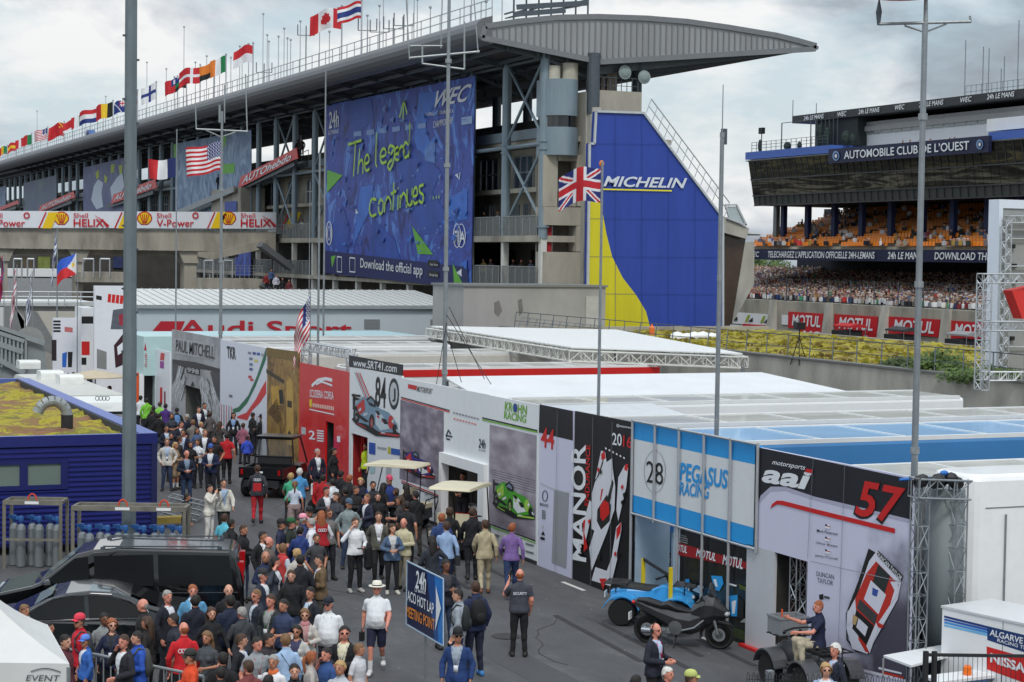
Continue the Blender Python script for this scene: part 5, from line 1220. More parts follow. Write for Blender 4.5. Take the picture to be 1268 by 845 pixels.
#  BLUE CORRUGATED CABIN WITH SEDUM ROOF
CX1,CY0,CY1,CZ=11.07,50.6,73.4,3.2
CB=thing('blue_cabin','dark blue corrugated cabin with yellow green planted roof and window strip','building',(0,CY0,0))
cbl=pm((26,34,108),.45,.1,var=.08,scale=1,coat=.1)
m=MB(); z=.25; sect=[]
while z<CZ-.3:
 sect+=[(0,z),(0,z+.05),(-.035,z+.07),(-.035,z+.11)]; z+=.135
wz0,wz1=PY(40,601,CY0).z,PY(40,575,CY0).z; wx1=PY(77,590,CY0).x
def corr(x0,x1,zlo,zhi):
 s_=[(d,z)for d,z in sect if zlo<=z<=zhi]; m.add([(x0,CY0+d,z)for d,z in s_]+[(x1,CY0+d,z)for d,z in s_],[(i,len(s_)+i,len(s_)+i+1,i+1)for i in range(len(s_)-1)])
corr(-8,CX1-.12,.2,wz0-.1); corr(-8,CX1-.12,wz1+.1,CZ-.28); corr(wx1+.15,CX1-.12,wz0-.15,wz1+.15)
s_=sect; m.add([(CX1-d,CY0+.12,z)for d,z in s_]+[(CX1-d,CY1,z)for d,z in s_],[(i,len(s_)+i,len(s_)+i+1,i+1)for i in range(len(s_)-1)])
m.build('corrugated_wall',cbl,CB,kind='stuff')
m=MB().box(-8,CX1-.13,CY0+.05,CY0+.2,.2,CZ-.3).box(CX1-.2,CX1-.05,CY0+.2,CY1,.2,CZ-.3).box(CX1-.12,CX1+.04,CY0-.05,CY0+.12,0,CZ-.29); m.build('core_wall',pm((20,26,80),.6),CB)
m=MB().box(-8,CX1+.04,CY0-.05,CY0+.12,CZ-.29,CZ).box(CX1-.42,CX1+.04,CY0+.121,CY1,CZ-.04,CZ).box(CX1-.06,CX1+.035,CY0+.122,CY1,CZ-.35,CZ-.041).box(-8,CX1-.43,CY1-.3,CY1,CZ-.35,CZ); m.build('roof_edge',pm((84,104,176),.35,.2,var=.06),CB)
MB().box(-8,CX1+.045,CY0-.055,CY0-.051,CZ-.29,CZ-.005).build('front_fascia',cbl,CB)
MB().box(CX1-.5,CX1-.43,CY0+.13,CY1-.3,CZ-.3,CZ-.02).build('inner_upstand',pm((52,54,58),.8,var=.3),CB)
MB().box(-8,CX1-.5,CY0+.13,CY1-.31,CZ-.4,CZ-.3).build('roof_slab',DARK,CB)
sed2=ramp_mat('sedum_cabin',[(.3,(96,70,50)),(.43,(136,98,68)),(.49,(118,96,50)),(.54,(160,148,36)),(.62,(96,100,36)),(.7,(144,102,74))],.5,.95,(1,1,1),12,.72,.6,.5)
def sedum_lo(x0,x1,y0,y1,z,step,parent):
 o=sedum_sheet(x0,x1,y0,y1,z,step,parent,.14); o.data.materials.clear(); o.data.materials.append(sed2)
sedum_lo(-8,CX1-.51,CY0+.14,CY1-.32,CZ-.2,.16,CB)
m=MB(); wx0=-8; ws=[PY(x,590,CY0).x for x in(-30,24,34,75)]
m.box(-8,wx1+.15,CY0-.06,CY0+.04,wz0-.13,wz0).box(-8,wx1+.15,CY0-.06,CY0+.04,wz1,wz1+.1).box(ws[1],ws[2],CY0-.06,CY0+.04,wz0,wz1).box(ws[3],wx1+.15,CY0-.06,CY0+.04,wz0,wz1)
o=m.build('window_frame',pm((20,28,92),.4),CB)
for a,b in((ws[0],ws[1]),(ws[2],ws[3])):MB().box(a,b,CY0-.01,CY0+.02,wz0,wz1).build('pane',glass_mat('cabin_glass',(110,124,118),.15),o)
# bent duct pipe
p=PZ(83,534,CZ-.2); m=MB(); pts=[Vector((p.x,p.y,CZ-.2)),Vector((p.x,p.y,CZ+.25))]
for k in range(9):a=math.pi*k/8*.93; pts.append(Vector((p.x-.42+.42*math.cos(a),p.y,CZ+.25+.42*math.sin(a))))
for k,(a,b)in enumerate(zip(pts[1:],pts[2:])):m.tube(a,b,.155+.004*(k%2),14)
dp=tag(m.build('duct_pipe',GALV,None,smooth=False),'bent galvanised vent duct on the planted cabin roof','duct'); MB().tube(pts[0]-Vector((0,0,.15)),pts[1]+Vector((0,0,.02)),.17,14).build('duct_base',DARK,dp)
# lamp post
LP=PZ(159,640,1.5); LP=Vector((LP.x,LP.y,0)); LP=Vector((9.0,44.0,0)); q_=PZ(160,620,0);
sc_=44/q_.y if False else 1
dv=(PZ(160,560,3)-CAM); k_=47.5/dv.dot(FF)*1.0; LP=CAM+dv*k_; LP.z=0
t=thing('lamp_post','thick galvanised eight sided lamp post rising past the top of the picture','lamp post',LP)
m=MB();
for k in range(3):m.tube((LP.x,LP.y,k*4.2),(LP.x,LP.y,(k+1)*4.2+2),.185-.012*k,8,.178-.012*k)
m.tube((LP.x,LP.y,12),(LP.x,LP.y,22),.15,8,.12)
m.build('shaft',pm((110,122,126),.5,.25,var=.22,scale=2.5,stretch=(1,1,.35)),t,smooth=False)
m=MB()
for k in range(7):z=5+k*1.6; m.box(LP.x+.15,LP.x+.21,LP.y-.03,LP.y+.03,z,z+.05).box(LP.x-.21,LP.x-.15,LP.y-.03,LP.y+.03,z+.6,z+.65)
m.build('bolts',DSTEEL,t)
#  THE ROW OF RACE TEAM STANDS, wall plane X = 20
XW=20.0
def WY(px_,y=520):return PX(px_,y,XW).y
LAV=pm((206,206,228),.4,var=.04,scale=.6)
def stand(label,tl,tr,name='team_stand'):
 p=PX(*tl,XW); q=PX(*tr,XW); z=(p.z+q.z)/2
 t=thing(name,label,'stand',(XW,(p.y+q.y)/2,0),0,'race team stands along the lane'); F=Face('X',XW,t); F.zt=z; F.y1=p.y; F.y0=q.y; return t,F
def wpan(F,x0,x1,z0,z1,mat,name='panel',th=.06,dx=0.):
 """flat board between photo columns (read at mid height) and heights"""
 a=PX(x0,560,XW).y if not isinstance(x0,float)else x0; b=PX(x1,560,XW).y if not isinstance(x1,float)else x1
 y0,y1=min(a,b),max(a,b)
 return MB().box(XW+dx,XW+dx+th,y0+.004,y1-.004,z0,z1).build(name,mat,F.p)
def recess(F,x0,x1,z1,mat=None,depth=.95,z0=0.):
 a=PX(x0,560,XW).y; b=PX(x1,560,XW).y; y0,y1=min(a,b),max(a,b); m=MB()
 m.box(XW+depth,XW+depth+.05,y0,y1,0,z1).box(XW+.07,XW+depth,y1,y1+.04,0,z1).box(XW+.07,XW+depth,y0-.04,y0,0,z1).box(XW+.07,XW+depth,y0,y1,z1,z1+.04)
 return m.build('doorway',mat or DARK,F.p)
def P3(x,y):return(170+x/4.225,400+y/4.225)
def P4(x,y):return(400+x/4.227,430+y/4.227)
def P5(x,y):return(600+x/4.227,480+y/4.227)
def P6(x,y):return(770+x/4.227,500+y/4.227)
def P7(x,y):return(900+x/2.77,540+y/2.77)
def S(f,pts):return[f(*p)for p in pts]
# racing car picture in unit coordinates, seen three quarters from the front, nose to the lower right
def car_print(F,f,bx,by,w,h,body,accent,dark=BLACK,light=WH,layer=4,dark2=None):
 def u(pts):return[f(bx+w*x,by+h*(1-y))for x,y in pts]
 def el(cx,cy,rx,ry,n=14):return u([(cx+rx*math.cos(2*math.pi*i/n),cy+ry*math.sin(2*math.pi*i/n))for i in range(n)])
 it=[(u([(0,.4),(.1,.28),(.5,.04),(1,.0),(1,.1),(.55,.3),(.1,.55)]),dark),(u([(.02,.62),(.02,.95),(.05,.97),(.05,.62)]),dark),(u([(.02,.9),(.3,.82),(.3,.78),(.02,.84)]),dark),(u([(.03,.5),(.1,.8),(.24,.9),(.36,.88),(.55,.66),(.78,.55),(.95,.3),(.97,.12),(.6,.12),(.3,.3),(.12,.34)]),body),(el(.1,.5,.07,.2),dark),(el(.42,.32,.06,.2),dark),(el(.42,.32,.03,.1),accent),(u([(.3,.84),(.4,.92),(.5,.8),(.5,.66),(.38,.7)]),dark),(u([(.5,.56),(.62,.52),(.8,.2),(.6,.16),(.5,.3)]),light),(u([(.1,.7),(.26,.86),(.28,.6),(.16,.5)]),accent),(el(.82,.34,.06,.15),accent),(el(.9,.2,.05,.1),dark),(u([(.58,.08),(.99,.02),(.99,.06),(.6,.13)]),accent),(el(.1,.5,.035,.1),STEEL),(el(.42,.32,.018,.06),STEEL),(u([(.33,.8),(.4,.87),(.47,.78),(.47,.72)]),pm((110,130,150),.3)),(u([(.06,.5),(.3,.34),(.36,.36),(.1,.56)]),dark),(u([(.52,.46),(.7,.3),(.72,.33),(.54,.5)]),accent),(u([(.62,.44),(.72,.4),(.76,.3),(.68,.3)]),dark),(el(.6,.4,.03,.06),light),(u([(.14,.62),(.2,.66),(.2,.6),(.15,.57)]),light),(u([(.24,.52),(.33,.56),(.33,.5),(.25,.47)]),light),(el(.86,.36,.025,.04),light),(u([(.93,.16),(.985,.1),(.985,.14),(.94,.2)]),light),(u([(.62,.1),(.7,.09),(.7,.11),(.62,.13)]),light),(u([(.44,.24),(.55,.14),(.56,.17),(.46,.28)]),body),(u([(.48,.6),(.56,.58),(.6,.5),(.54,.5)]),dark),(u([(.12,.3),(.3,.2),(.3,.22),(.12,.33)]),accent)]
 return F.polys(it,layer,'car_picture')
blur=ramp_mat('motion_blur_print',[(.3,(92,86,100)),(.5,(128,120,134)),(.7,(172,166,178))],1.4,.5,(1,.8,1.6),5,.5)
blur2=ramp_mat('motion_blur_print_pale',[(.3,(112,104,116)),(.5,(148,140,152)),(.7,(186,182,192))],1.2,.5,(1,.6,1.5),5,.5)
# --- Paul Mitchell
t,F=stand('black and silver stand wall with an arched facade print, farthest tall panel',(212,408),(272,419)); zt=F.zt
chrome=ramp_mat('chrome_print',[(.3,(60,60,64)),(.48,(140,142,146)),(.58,(210,212,216)),(.7,(90,92,96))],2.4,.4,(1,3,.7),6,.6,0,2.0)
gryp=ramp_mat('grey_print',[(.3,(120,122,126)),(.7,(176,178,182))],.5,.4)
wpan(F,212,228,0,zt,gryp); wpan(F,228,249,2.0,zt,gryp); wpan(F,249,272,0,zt,gryp); recess(F,228,249,2.0,pm((100,102,98),.6,var=.4,scale=3))
F.polys([(S(P3,[(183,190),(300,205),(432,240),(432,270),(380,250),(320,240),(255,235),(183,215)]),pm((44,44,48),.5)),(S(P3,[(183,215),(215,225),(200,290),(183,330)]),pm((70,70,74),.5)),(S(P3,[(432,260),(380,255),(400,330),(432,420)]),pm((64,64,70),.5))],1,'arch_print')
F.polys([(S(P3,[(235,255),(250,290),(250,330),(225,380),(205,440),(180,440),(180,330)]),chrome),(S(P3,[(335,280),(320,320),(330,360),(350,450),(430,520),(432,420),(390,330)]),chrome),(S(P3,[(255,225),(328,238),(326,276),(258,262)]),pm((50,50,54),.5)),(S(P3,[(190,78),(405,110),(402,195),(196,160)]),pm((168,170,174),.5)),(S(P3,[(290,305),(278,330),(300,332)]),BLACK)],3,'facade_print')
F.text('PAUL MITCHELL',P3(200,148),P3(400,190),P3(202,86),pm((52,52,56),.5),.02,layer=9); F.text('998',P3(262,256),P3(322,270),P3(262,232),pm((190,190,194),.5),.03,layer=9)
rs=random.Random(3)
for k in range(16):
 left=k%2==0; x=rs.uniform(190,245)if left else rs.uniform(330,415); y=rs.uniform(290,420)if left else rs.uniform(340,480); F.line(S(P3,[(x,y),(x+(12 if left else-8),y-40),(x+(20 if left else-20),y-70)]),.06,WH if k%4<2 else BLACK,8,'highlight_print')
# small set back banner
q=PX(200,480,21.0); t=thing('banner_flag','narrow white banner with purple block left of the arched facade print','banner',(21,q.y,0)); F=Face('X',21.0,t)
pxbox(MB(),F,[(192,432),(210,436),(210,545),(192,540)],.08).build('sheet',PVC,t)
F.polys([([(199,437),(204,438),(203,447),(198,446)],RED),([(198,447),(203,448),(203,457),(198,456)],pm((150,50,150),.5)),([(198,480),(201,480),(201,500),(198,500)],RED),([(203,485),(205,485),(205,505),(203,505)],pm((120,40,60),.5))],1,'graphics')
# --- TKR
t,F=stand('white stand wall with a green white and red sweep',(272,421),(330,430)); zt=F.zt
wpan(F,272,330,0,zt,pm((214,218,230),.4,var=.04))
GRN=pm((30,104,74),.45,var=.05)
F.polys([(S(P3,[(674,128),(674,190),(620,330),(575,420),(535,465),(500,472),(498,452),(530,440),(580,380),(625,280),(655,190)]),GRN),(S(P3,[(674,300),(674,370),(640,420),(600,460),(575,510),(520,498),(525,488),(570,470),(620,400),(650,340)]),pm((206,50,56),.45,var=.05))],1,'sweep')
F.text('TKR',P3(470,185),P3(515,192),P3(468,122),BLACK,.06,layer=4)
for k,(x,y,c)in enumerate(((578,150,(130,134,150)),(603,152,(60,80,150)),(625,155,(60,90,170)),(648,160,(150,155,165)),(585,180,(110,120,140)),(612,190,(216,206,80)),(586,210,(90,110,150)),(586,235,(70,90,150)),(580,275,(190,60,70)),(480,375,(110,110,120)),(590,290,(200,70,80)))):F.polys([(S(P3,[(x,y),(x+17,y+2),(x+17,y+15),(x,y+13)]),pm(c,.5,var=.2,scale=9))],3,'sponsor_mark')
for k in range(5):F.line(S(P3,[(440+k*13,425+k*3),(440+k*13,540)]),.09,BLACK if k%2 else RED,3,'stripe_mark')
# --- gold
t,F=stand('gold and brown stand wall printed with a tower',(330,430),(369,438)); zt=F.zt
gold=ramp_mat('gold_print',[(.3,(66,48,28)),(.45,(120,88,42)),(.58,(164,128,62)),(.72,(96,74,46))],1.1,.4,(1,1.4,1),8,.65,0,1.5)
wpan(F,330,369,0,zt,gold)
F.polys([(S(P3,[(675,130),(840,150),(840,205),(675,175)]),pm((120,96,44),.5,var=.3)),(S(P3,[(780,310),(800,285),(815,320),(820,640),(780,640)]),pm((186,150,74),.5,var=.15)),(S(P3,[(675,240),(770,300),(765,320),(675,262)]),pm((60,48,36),.5)),(S(P3,[(700,330),(745,330),(750,430),(705,430)]),pm((190,148,60),.5,var=.3)),(S(P3,[(740,350),(760,350),(765,420),(745,425)]),BLACK),(S(P3,[(785,405),(808,410),(808,445),(785,440)]),pm((50,40,26),.5)),(S(P3,[(780,600),(795,560),(815,610)]),BLACK)],1,'tower_print')
for k in range(7):F.line(S(P3,[(680+k*8,470+k*9),(730+k*4,400+k*16)]),.05,pm((80,60,30),.5),9,'engraved_line')
# --- red
t,F=stand('glossy red stand wall with white script and a dark doorway',(370,450),(432,460)); zt=F.zt
redg=pm((214,30,30),.28,var=.05,coat=.4)
for a,b in((370,384),(384,394),(394,403)):wpan(F,a,b,0,zt,redg)
wpan(F,403,413,2.2,zt,redg); recess(F,403,413,2.2)
for a,b in((413,421),(421,432)):wpan(F,a,b,0,zt,redg)
F.text('SCUDERIA CORSA',P3(902,388),P3(1027,402),P3(902,348),WH,.03,layer=2); F.line(S(P3,[(912,330),(945,300),(985,292),(1020,300)]),.12,WH,2,'arc_mark'); F.line(S(P3,[(935,322),(965,308),(1020,328)]),.07,WH,3,'arc_mark')
F.polys([(S(P3,[(900,400),(914,402),(914,436),(908,444),(900,434)]),pm((226,190,40),.5))],2,'shield'); [F.polys([(S(P3,[(917+k*9.5,420+k*1.6),(924+k*9.5,421+k*1.6),(924+k*9.5,441+k*1.6),(917+k*9.5,440+k*1.6)]),pm((235,190,180),.5))],2,'small_print')for k in range(12)]; F.line(S(P3,[(900,452),(1030,480)]),.04,WH,2)
F.text('2',P3(897,608),P3(930,612),P3(897,562),WH,.04,layer=2)
for k in range(5):F.polys([(S(P3,[(940,560+k*13),(975,564+k*13),(975,571+k*13),(940,567+k*13)]),WH)],2,'small_print')
F.polys([(S(P3,[(858,545),(882,548),(882,585),(858,582)]),pm((190,190,190),.5,var=.3,scale=9))],2,'notice')
F.polys([(S(P3,[(1045,592),(1062,594),(1062,625),(1045,623)]),WH)],2,'notice')
m=MB(); p=PX(372,455,XW+.3); truss(m,(XW+.3,F.y1,zt+.6),(XW+.3,F.y0+.6,zt+.6),.3,.025); truss(m,(XW+.3,F.y1,zt-.4),(XW+.3,F.y1,zt+.6),.3,.025); truss(m,(XW+.3,F.y0+.6,zt-.4),(XW+.3,F.y0+.6,zt+.6),.3,.025); m.build('top_truss',ALU,t)
# --- SRT41
t,F=stand('white stand wall numbered 84 with blue grey prototype picture and black web strip',(432,452),(497,467)); zt=F.zt
pv=pm((226,230,236),.4,var=.04)
o0=2.05
wpan(F,432,435,0,zt,pv); wpan(F,435,455,o0,zt,pv); wpan(F,455,476,0,zt,pv); wpan(F,476,497,0,zt,pv); recess(F,435,455,o0,pm((150,30,30),.6,var=.3))
m=MB(); a=PX(436,560,XW).y; truss(m,(XW+.4,a-.3,0),(XW+.4,a-.3,2),.25,.02); m.build('door_truss',RED,t)
F.polys([(S(P4,[(140,52),(415,97),(413,141),(138,104)]),pm((40,41,44),.5))],1,'web_strip'); MB().box(XW,XW+.06,F.y0+.004,F.y1-.004,zt+.006,zt+.36).build('panel',pm((40,41,44),.5),t)
F.text('www.SRT41.com',P4(158,100),P4(386,134),P4(158,60),WH,.03,.1,3); F.text('84',P4(272,312),P4(328,322),P4(274,152),BLACK,.05,layer=3)
disc(F,*P4(370,245),6.5,19.5,pm((40,46,50),.5),3,name='emblem'); disc(F,*P4(370,245),4.8,14.5,pm((190,196,200),.5),4,name='emblem_core'); F.text('J',P4(362,285),P4(380,288),P4(362,215),BLACK,.05,layer=5)
for k in range(4):F.line(S(P4,[(165+k*9,130+k*2),(232+k*9,300)]),.05+.02*(k%2),RED if k%2 else pm((150,160,170),.5),2,'speed_line')
car_print(F,P4,150,235,250,240,pm((120,150,172),.4,var=.25,scale=4),pm((190,50,50),.5),layer=5,light=pm((190,205,214),.5))
F.polys([(S(P4,[(150,245),(195,250),(195,262),(150,258)]),BLACK),(S(P4,[(155,258),(165,260),(165,320),(155,315)]),BLACK)],9,'rear_wing_print')
F.polys([(S(P4,[(240,498),(274,503),(274,565),(240,558)]),pm((40,80,170),.5)),(S(P4,[(284,520),(332,528),(332,540),(284,532)]),pm((160,164,170),.5)),(S(P4,[(338,522),(354,524),(354,560),(338,556)]),pm((190,180,60),.5)),(S(P4,[(356,528),(402,536),(402,568),(356,560)]),pm((40,90,170),.5)),(S(P4,[(330,620),(358,622),(356,670),(328,665)]),pm((170,175,180),.5)),(S(P4,[(240,600),(275,605),(270,660),(245,660)]),pm((170,200,205),.5))],2,'sponsor_mark')
# --- Greaves
t,F=stand('white stand wall with blurred grey racing photo and open portal',(497,468),(605,489)); zt=F.zt
wpan(F,497,512,0,zt,pv); wpan(F,512,530,0,zt,pv); wpan(F,530,549,0,zt,pv); wpan(F,549,577,2.12,zt,pv); wpan(F,577,605,2.12,zt,pv)
F.polys([(S(P4,[(405,275),(632,338),(630,760),(400,690)]),blur)],1,'blurred_photo')
for k,mt in((0,BLACK),(8,RED)):F.line(S(P4,[(408,262+k),(662,332+k)]),.035,mt,3)
for k,mt in((0,RED),(10,BLACK)):F.line(S(P4,[(410,700+k),(630,788+k)]),.035,mt,3)
F.polys([(S(P4,[(445,193),(492,203),(488,226),(444,216)]),RED)],2,'red_block'); F.text('MOTORSPORT',P4(490,232),P4(570,248),P4(494,204),pm((60,62,66),.5),.02,.15,3)
car_print(F,P4,415,530,170,160,pm((60,50,130),.4),pm((200,50,50),.5),layer=5)
for k in range(9):
 x=680+k*15.5; F.polys([(S(P4,[(x,338+k*3.9),(x+11,341+k*3.9),(x+11,350+k*3.9),(x,347+k*3.9)]),pm((150,152,158),.5))],3,'small_print')
 if k<8:F.polys([(S(P4,[(x+3,370+k*4),(x+13,373+k*4),(x+13,381+k*4),(x+3,378+k*4)]),pm((216,130,130),.5))],3,'small_print')
F.line(S(P4,[(643,470),(655,435),(668,455)]),.07,NV,3,'logo_mark'); F.polys([(S(P4,[(642,458),(676,466),(676,474),(642,466)]),NV),(S(P4,[(644,476),(664,480),(664,488),(644,484)]),NV)],3,'logo_mark')
for k in range(5):F.polys([(S(P4,[(530+k*17,760+k*7+(k%2)*30),(544+k*17,765+k*7+(k%2)*30),(544+k*17,775+k*7+(k%2)*30),(530+k*17,770+k*7+(k%2)*30)]),pm((170,174,180),.5))],3,'small_print')
F.text('24h',P4(814,526),P4(850,534),P4(814,478),NV,.05,.15,3); F.text('LE MANS',P4(814,542),P4(850,550),P4(814,532),NV,.0,0,3)
# open portal with white frame, shelf and red boxes
recess(F,549,605,2.12,pm((96,92,88),.7,var=.3),.98)
a,b=PX(549,560,XW).y,PX(605,560,XW).y
m=MB().box(XW-.14,XW+.1,a-.2,a+.0,0,2.3).box(XW-.14,XW+.1,b,b+.45,0,2.3).box(XW-.14,XW+.1,b+.45,a-.2,2.0,2.3); m.build('portal_frame',WHITE,t)
MB().box(XW+.5,XW+.9,b+.5,a-.3,.7,.76).build('counter',WHITE,t)
for k in range(3):MB().box(XW+.2,XW+.7,b+.6+k*.9,b+1.2+k*.9,.0,.55).build('red_crate',RED,t)
MB().prism([(XW+.3,a-2,1.5),(XW+.3,a-1.2,1.5),(XW+.3,a-1.2,1.95),(XW+.3,a-2,1.95)],(.05,0,0)).build('screen',BLACK,t)
# --- Krohn
t,F=stand('white stand wall with green racing lettering and green car photo',(605,489),(667,502)); zt=F.zt
for a,b in((605,626),(626,648),(648,667)):wpan(F,a,b,0,zt,pv)
F.polys([(S(P4,[(872,405),(1118,462),(1112,1010),(866,925)]),blur2)],1,'blurred_photo')
GN=pm((112,174,48),.5,var=.05)
F.line(S(P4,[(833,370),(1122,438)]),.04,BLACK,3); F.line(S(P4,[(833,380),(1122,446)]),.04,GN,3); F.line(S(P4,[(868,925),(1112,1015)]),.035,BLACK,3); F.line(S(P4,[(868,935),(1112,1026)]),.035,GN,3)
F.text('KROHN',P4(950,332),P4(1065,356),P4(952,284),GN,.05,0,3); F.text('RACING',P4(946,374),P4(1062,398),P4(948,334),GN,.05,0,3); disc(F,*P4(1006,318),2.3,5.5,pm((40,60,150),.5),5,name='globe')
car_print(F,P4,885,685,222,220,pm((76,164,50),.4,var=.15),pm((160,200,80),.5),layer=5)
for k in range(6):F.line(S(P4,[(880,640+k*12),(1112,700+k*13)]),.02,pm((110,104,116),.5),2,'track_line')
for k,(x,y)in enumerate(((880,985),(970,1005),(1060,1035),(1060,1075))):F.text(['partner','partner','racing','partner'][k][:0]or '...',P4(x,y),P4(x+40,y+12),P4(x,y-14),DSTEEL,.05,0,3)if False else F.polys([(S(P4,[(x,y-12),(x+42,y),(x+42,y+10),(x,y-2)]),pm((120,124,130),.5))],3,'small_print')
# --- Manor
t,F=stand('black stand wall with large vertical white lettering and white single car picture',(668,501),(785,523)); zt=F.zt
cols_=[668,690,711,734,758,785]
for a,b in zip(cols_,cols_[1:]):
 wpan(F,a,b,0,zt,pv if b<=711 and False else(BLKP if a>=711 else LAV))
F.polys([(S(P5,[(288,88),(462,124),(462,278),(284,236)]),BLKP)],1,'black_top')
F.text('44',P5(293,310),P5(362,326),P5(297,206),RED,.05,0,3)
F.polys([([(686,607),(704.5,611),(701,704),(683,697)],pm((150,152,158),.5,var=.08,scale=.8))],2,'grey_field')
F.line(S(P5,[(290,500),(355,530),(445,552)]),.03,pm((190,192,200),.5),2)
ring(F,*P5(316,568),3.6,7,1,DSTEEL,3,name='roundel'); F.text('MANOR',P5(290,618),P5(334,628),P5(290,602),DSTEEL,.01,0,3)
F.polys([(S(P5,[(300,640),(318,644),(318,690),(300,686)]),pm((130,134,140),.5)),(S(P5,[(296,770),(306,750),(316,775)]),BLACK),(S(P5,[(292,780),(314,786),(314,800),(292,795)]),BLACK),(S(P5,[(297,730),(306,715),(312,738)]),pm((190,194,200),.5))],3,'sponsor_mark')
F.text('MANOR',P5(533,915),P5(530,300),P5(456,900),WH,.05,0,3)
F.text('ENDURANCE',P5(548,622),P5(554,302),P5(524,618),RED,.03,0,3)
F.text('20',P5(668,300),P5(718,308),P5(668,236),WH,.03,0,3); F.text('16',P5(724,310),P5(770,320),P5(726,248),RED,.04,0,3); F.text('@manorwec',P5(690,208),P5(775,222),P5(690,190),WH,.02,0,3)
pw=pm((214,216,224),.45,var=.05)
F.polys([(S(P5,[(560,560),(600,420),(668,370),(672,440),(640,620),(650,660),(590,760),(560,740)]),pw),(S(P5,[(580,480),(610,330),(632,340),(640,400),(600,470)]),pw),(S(P5,[(630,340),(620,400),(600,460),(575,500),(600,440)]),BLACK),(S(P5,[(700,470),(735,405),(752,420),(742,520),(700,700),(690,640)]),pw),(S(P5,[(735,405),(752,400),(748,440),(730,430)]),RED),(S(P5,[(610,350),(628,330),(634,372),(612,380)]),RED),(S(P5,[(640,600),(672,430),(684,520),(680,640),(640,760),(560,960),(548,840),(590,700)]),pw),(S(P5,[(640,590),(668,480),(676,500),(655,610)]),BLACK),(S(P5,[(590,640),(640,560),(662,620),(655,700),(610,745),(588,700)]),BLACK),(S(P5,[(604,620),(626,588),(650,605),(654,660),(620,700),(606,680)]),RED),(S(P5,[(530,660),(550,590),(560,600),(558,680),(530,800),(512,820),(514,740)]),pw),(S(P5,[(515,700),(528,690),(522,760),(540,840),(520,860)]),RED),(S(P5,[(690,730),(716,705),(716,745),(700,830),(676,960),(664,900)]),pw),(S(P5,[(690,740),(716,705),(712,760),(690,800)]),RED),(S(P5,[(590,880),(606,860),(606,910),(590,915)]),BLACK),(S(P5,[(612,530),(604,590),(608,592),(620,532)]),RED),(S(P5,[(640,960),(690,820),(694,900),(660,1040),(560,1010),(580,940)]),pw),(S(P5,[(600,1000),(640,1000),(620,1060)]),RED)],4,'car_picture')
for k,(x,y)in enumerate(((588,430),(600,440),(712,520),(722,560),(540,700),(712,600),(676,870),(690,880))):F.polys([(S(P5,[(x,y),(x+10,y-14),(x+14,y+4),(x+6,y+16)]),BLACK if k%2 else RED)],10,'livery_mark')
for k in range(6):F.polys([(S(P5,[(632+k*19,312+k*10),(640+k*19,318+k*10),(638+k*19,326+k*10),(630+k*19,320+k*10)]),WH)],3,'small_print')
for x in cols_[1:-1]:F.line([(x+.0,505+(x-668)*.19),(x-3.0,715+(x-690)*.42)],.02,pm((120,122,126),.5),12,'panel_joint')
# --- Pegasus
t,F=stand('sky blue and white stand wall with silver posts numbered 28',(785,523),(941,552)); zt=F.zt
CYB=pm((36,150,220),.45,var=.06); WP=pm((216,220,222),.45,var=.04)
zb1=PX(860,560,XW).z
pc=[785,813,843,874,907,941]
za=PX(*P6(65,185),XW).z; zb_=PX(*P6(60,478),XW).z; zc_=PX(*P6(55,565),XW).z
for a,b in zip(pc,pc[1:]):
 wpan(F,a,b,za,zt,CYB); wpan(F,a,b,zb_,za-.002,WP); wpan(F,a,b,zc_,zb_-.002,CYB)
for i,x in enumerate(pc):
 y=PX(x,560,XW).y; MB().tube((XW-.05,y,zc_-.1 if i not in(0,2,3,4)else 0),(XW-.05,y,zt+.06),.035,8).build('post',ALU,t)
for z in(zt+.03,zc_-.03):MB().tube((XW-.05,F.y1,z),(XW-.05,F.y0,z),.03,6).build('rail',ALU,t)
F.text('28',P6(128,412),P6(215,428),P6(128,298),BLACK,-.01,0,3); ring(F,*P6(172,356),13.4,26.5,.5,pm((130,132,136),.5),3,name='ellipse_line')
F.text('PEGASUS',P6(303,402),P6(552,448),P6(305,306),CYB,.07,.1,3); F.text('RACING',P6(302,478),P6(455,500),P6(304,408),CYB,.06,.1,3)
# recessed lower bay: pale door wall and dark poster
xa,xb_,xc=PX(787,560,XW).y,PX(833,560,XW).y,PX(940,560,XW).y
MB().box(XW+1.0,XW+1.06,xb_-2,xa,0,zc_-.5).build('pale_wall',pm((170,190,206),.4,var=.05),t)
MB().box(XW+.96,XW+1.1,xb_-2,xa,zc_-.5,zc_).build('blue_header',pm((28,110,180),.5),t); MB().box(XW+.04,XW+.96,xa,xa+.03,0,zc_).build('side_cheek',pm((150,170,186),.5),t)
MB().box(XW+.06,XW+.12,xb_-.35,xb_,0,zc_-.05).build('jamb',pm((176,190,204),.4),t)
Fd=Face('X',XW+1.0,t)
for k,(x,y)in enumerate(((786,680),(797,680),(806,681),(816,683),(786,696),(797,697),(808,698),(818,700),(786,712),(808,714))):
 Fd.polys([([(x+3,y-1),(x+10,y),(x+10,y+3),(x+3,y+2)],pm((100,116,132),.5))],2,'small_print')
disc(Fd,792,715,2.6,4,BLACK,2,name='pictogram')
poster=ramp_mat('bike_poster',[(.35,(14,16,18)),(.5,(32,36,36)),(.62,(24,34,28)),(.75,(62,60,54))],1.0,.25,(1,1,1.6),7,.6)
MB().box(XW+.04,XW+.09,xc,xb_-.36,0,zc_-.06).build('poster',poster,t)
Fp=Face('X',XW+.04,t)
MRD=pm((150,26,30),.35,var=.05)
def P8(x,y):return(740+x/5.45,690+y/5.45)
Fp.polys([([P6(287,725),P6(684,838),(930,706),P6(287,790)],MRD)],1,'red_band')
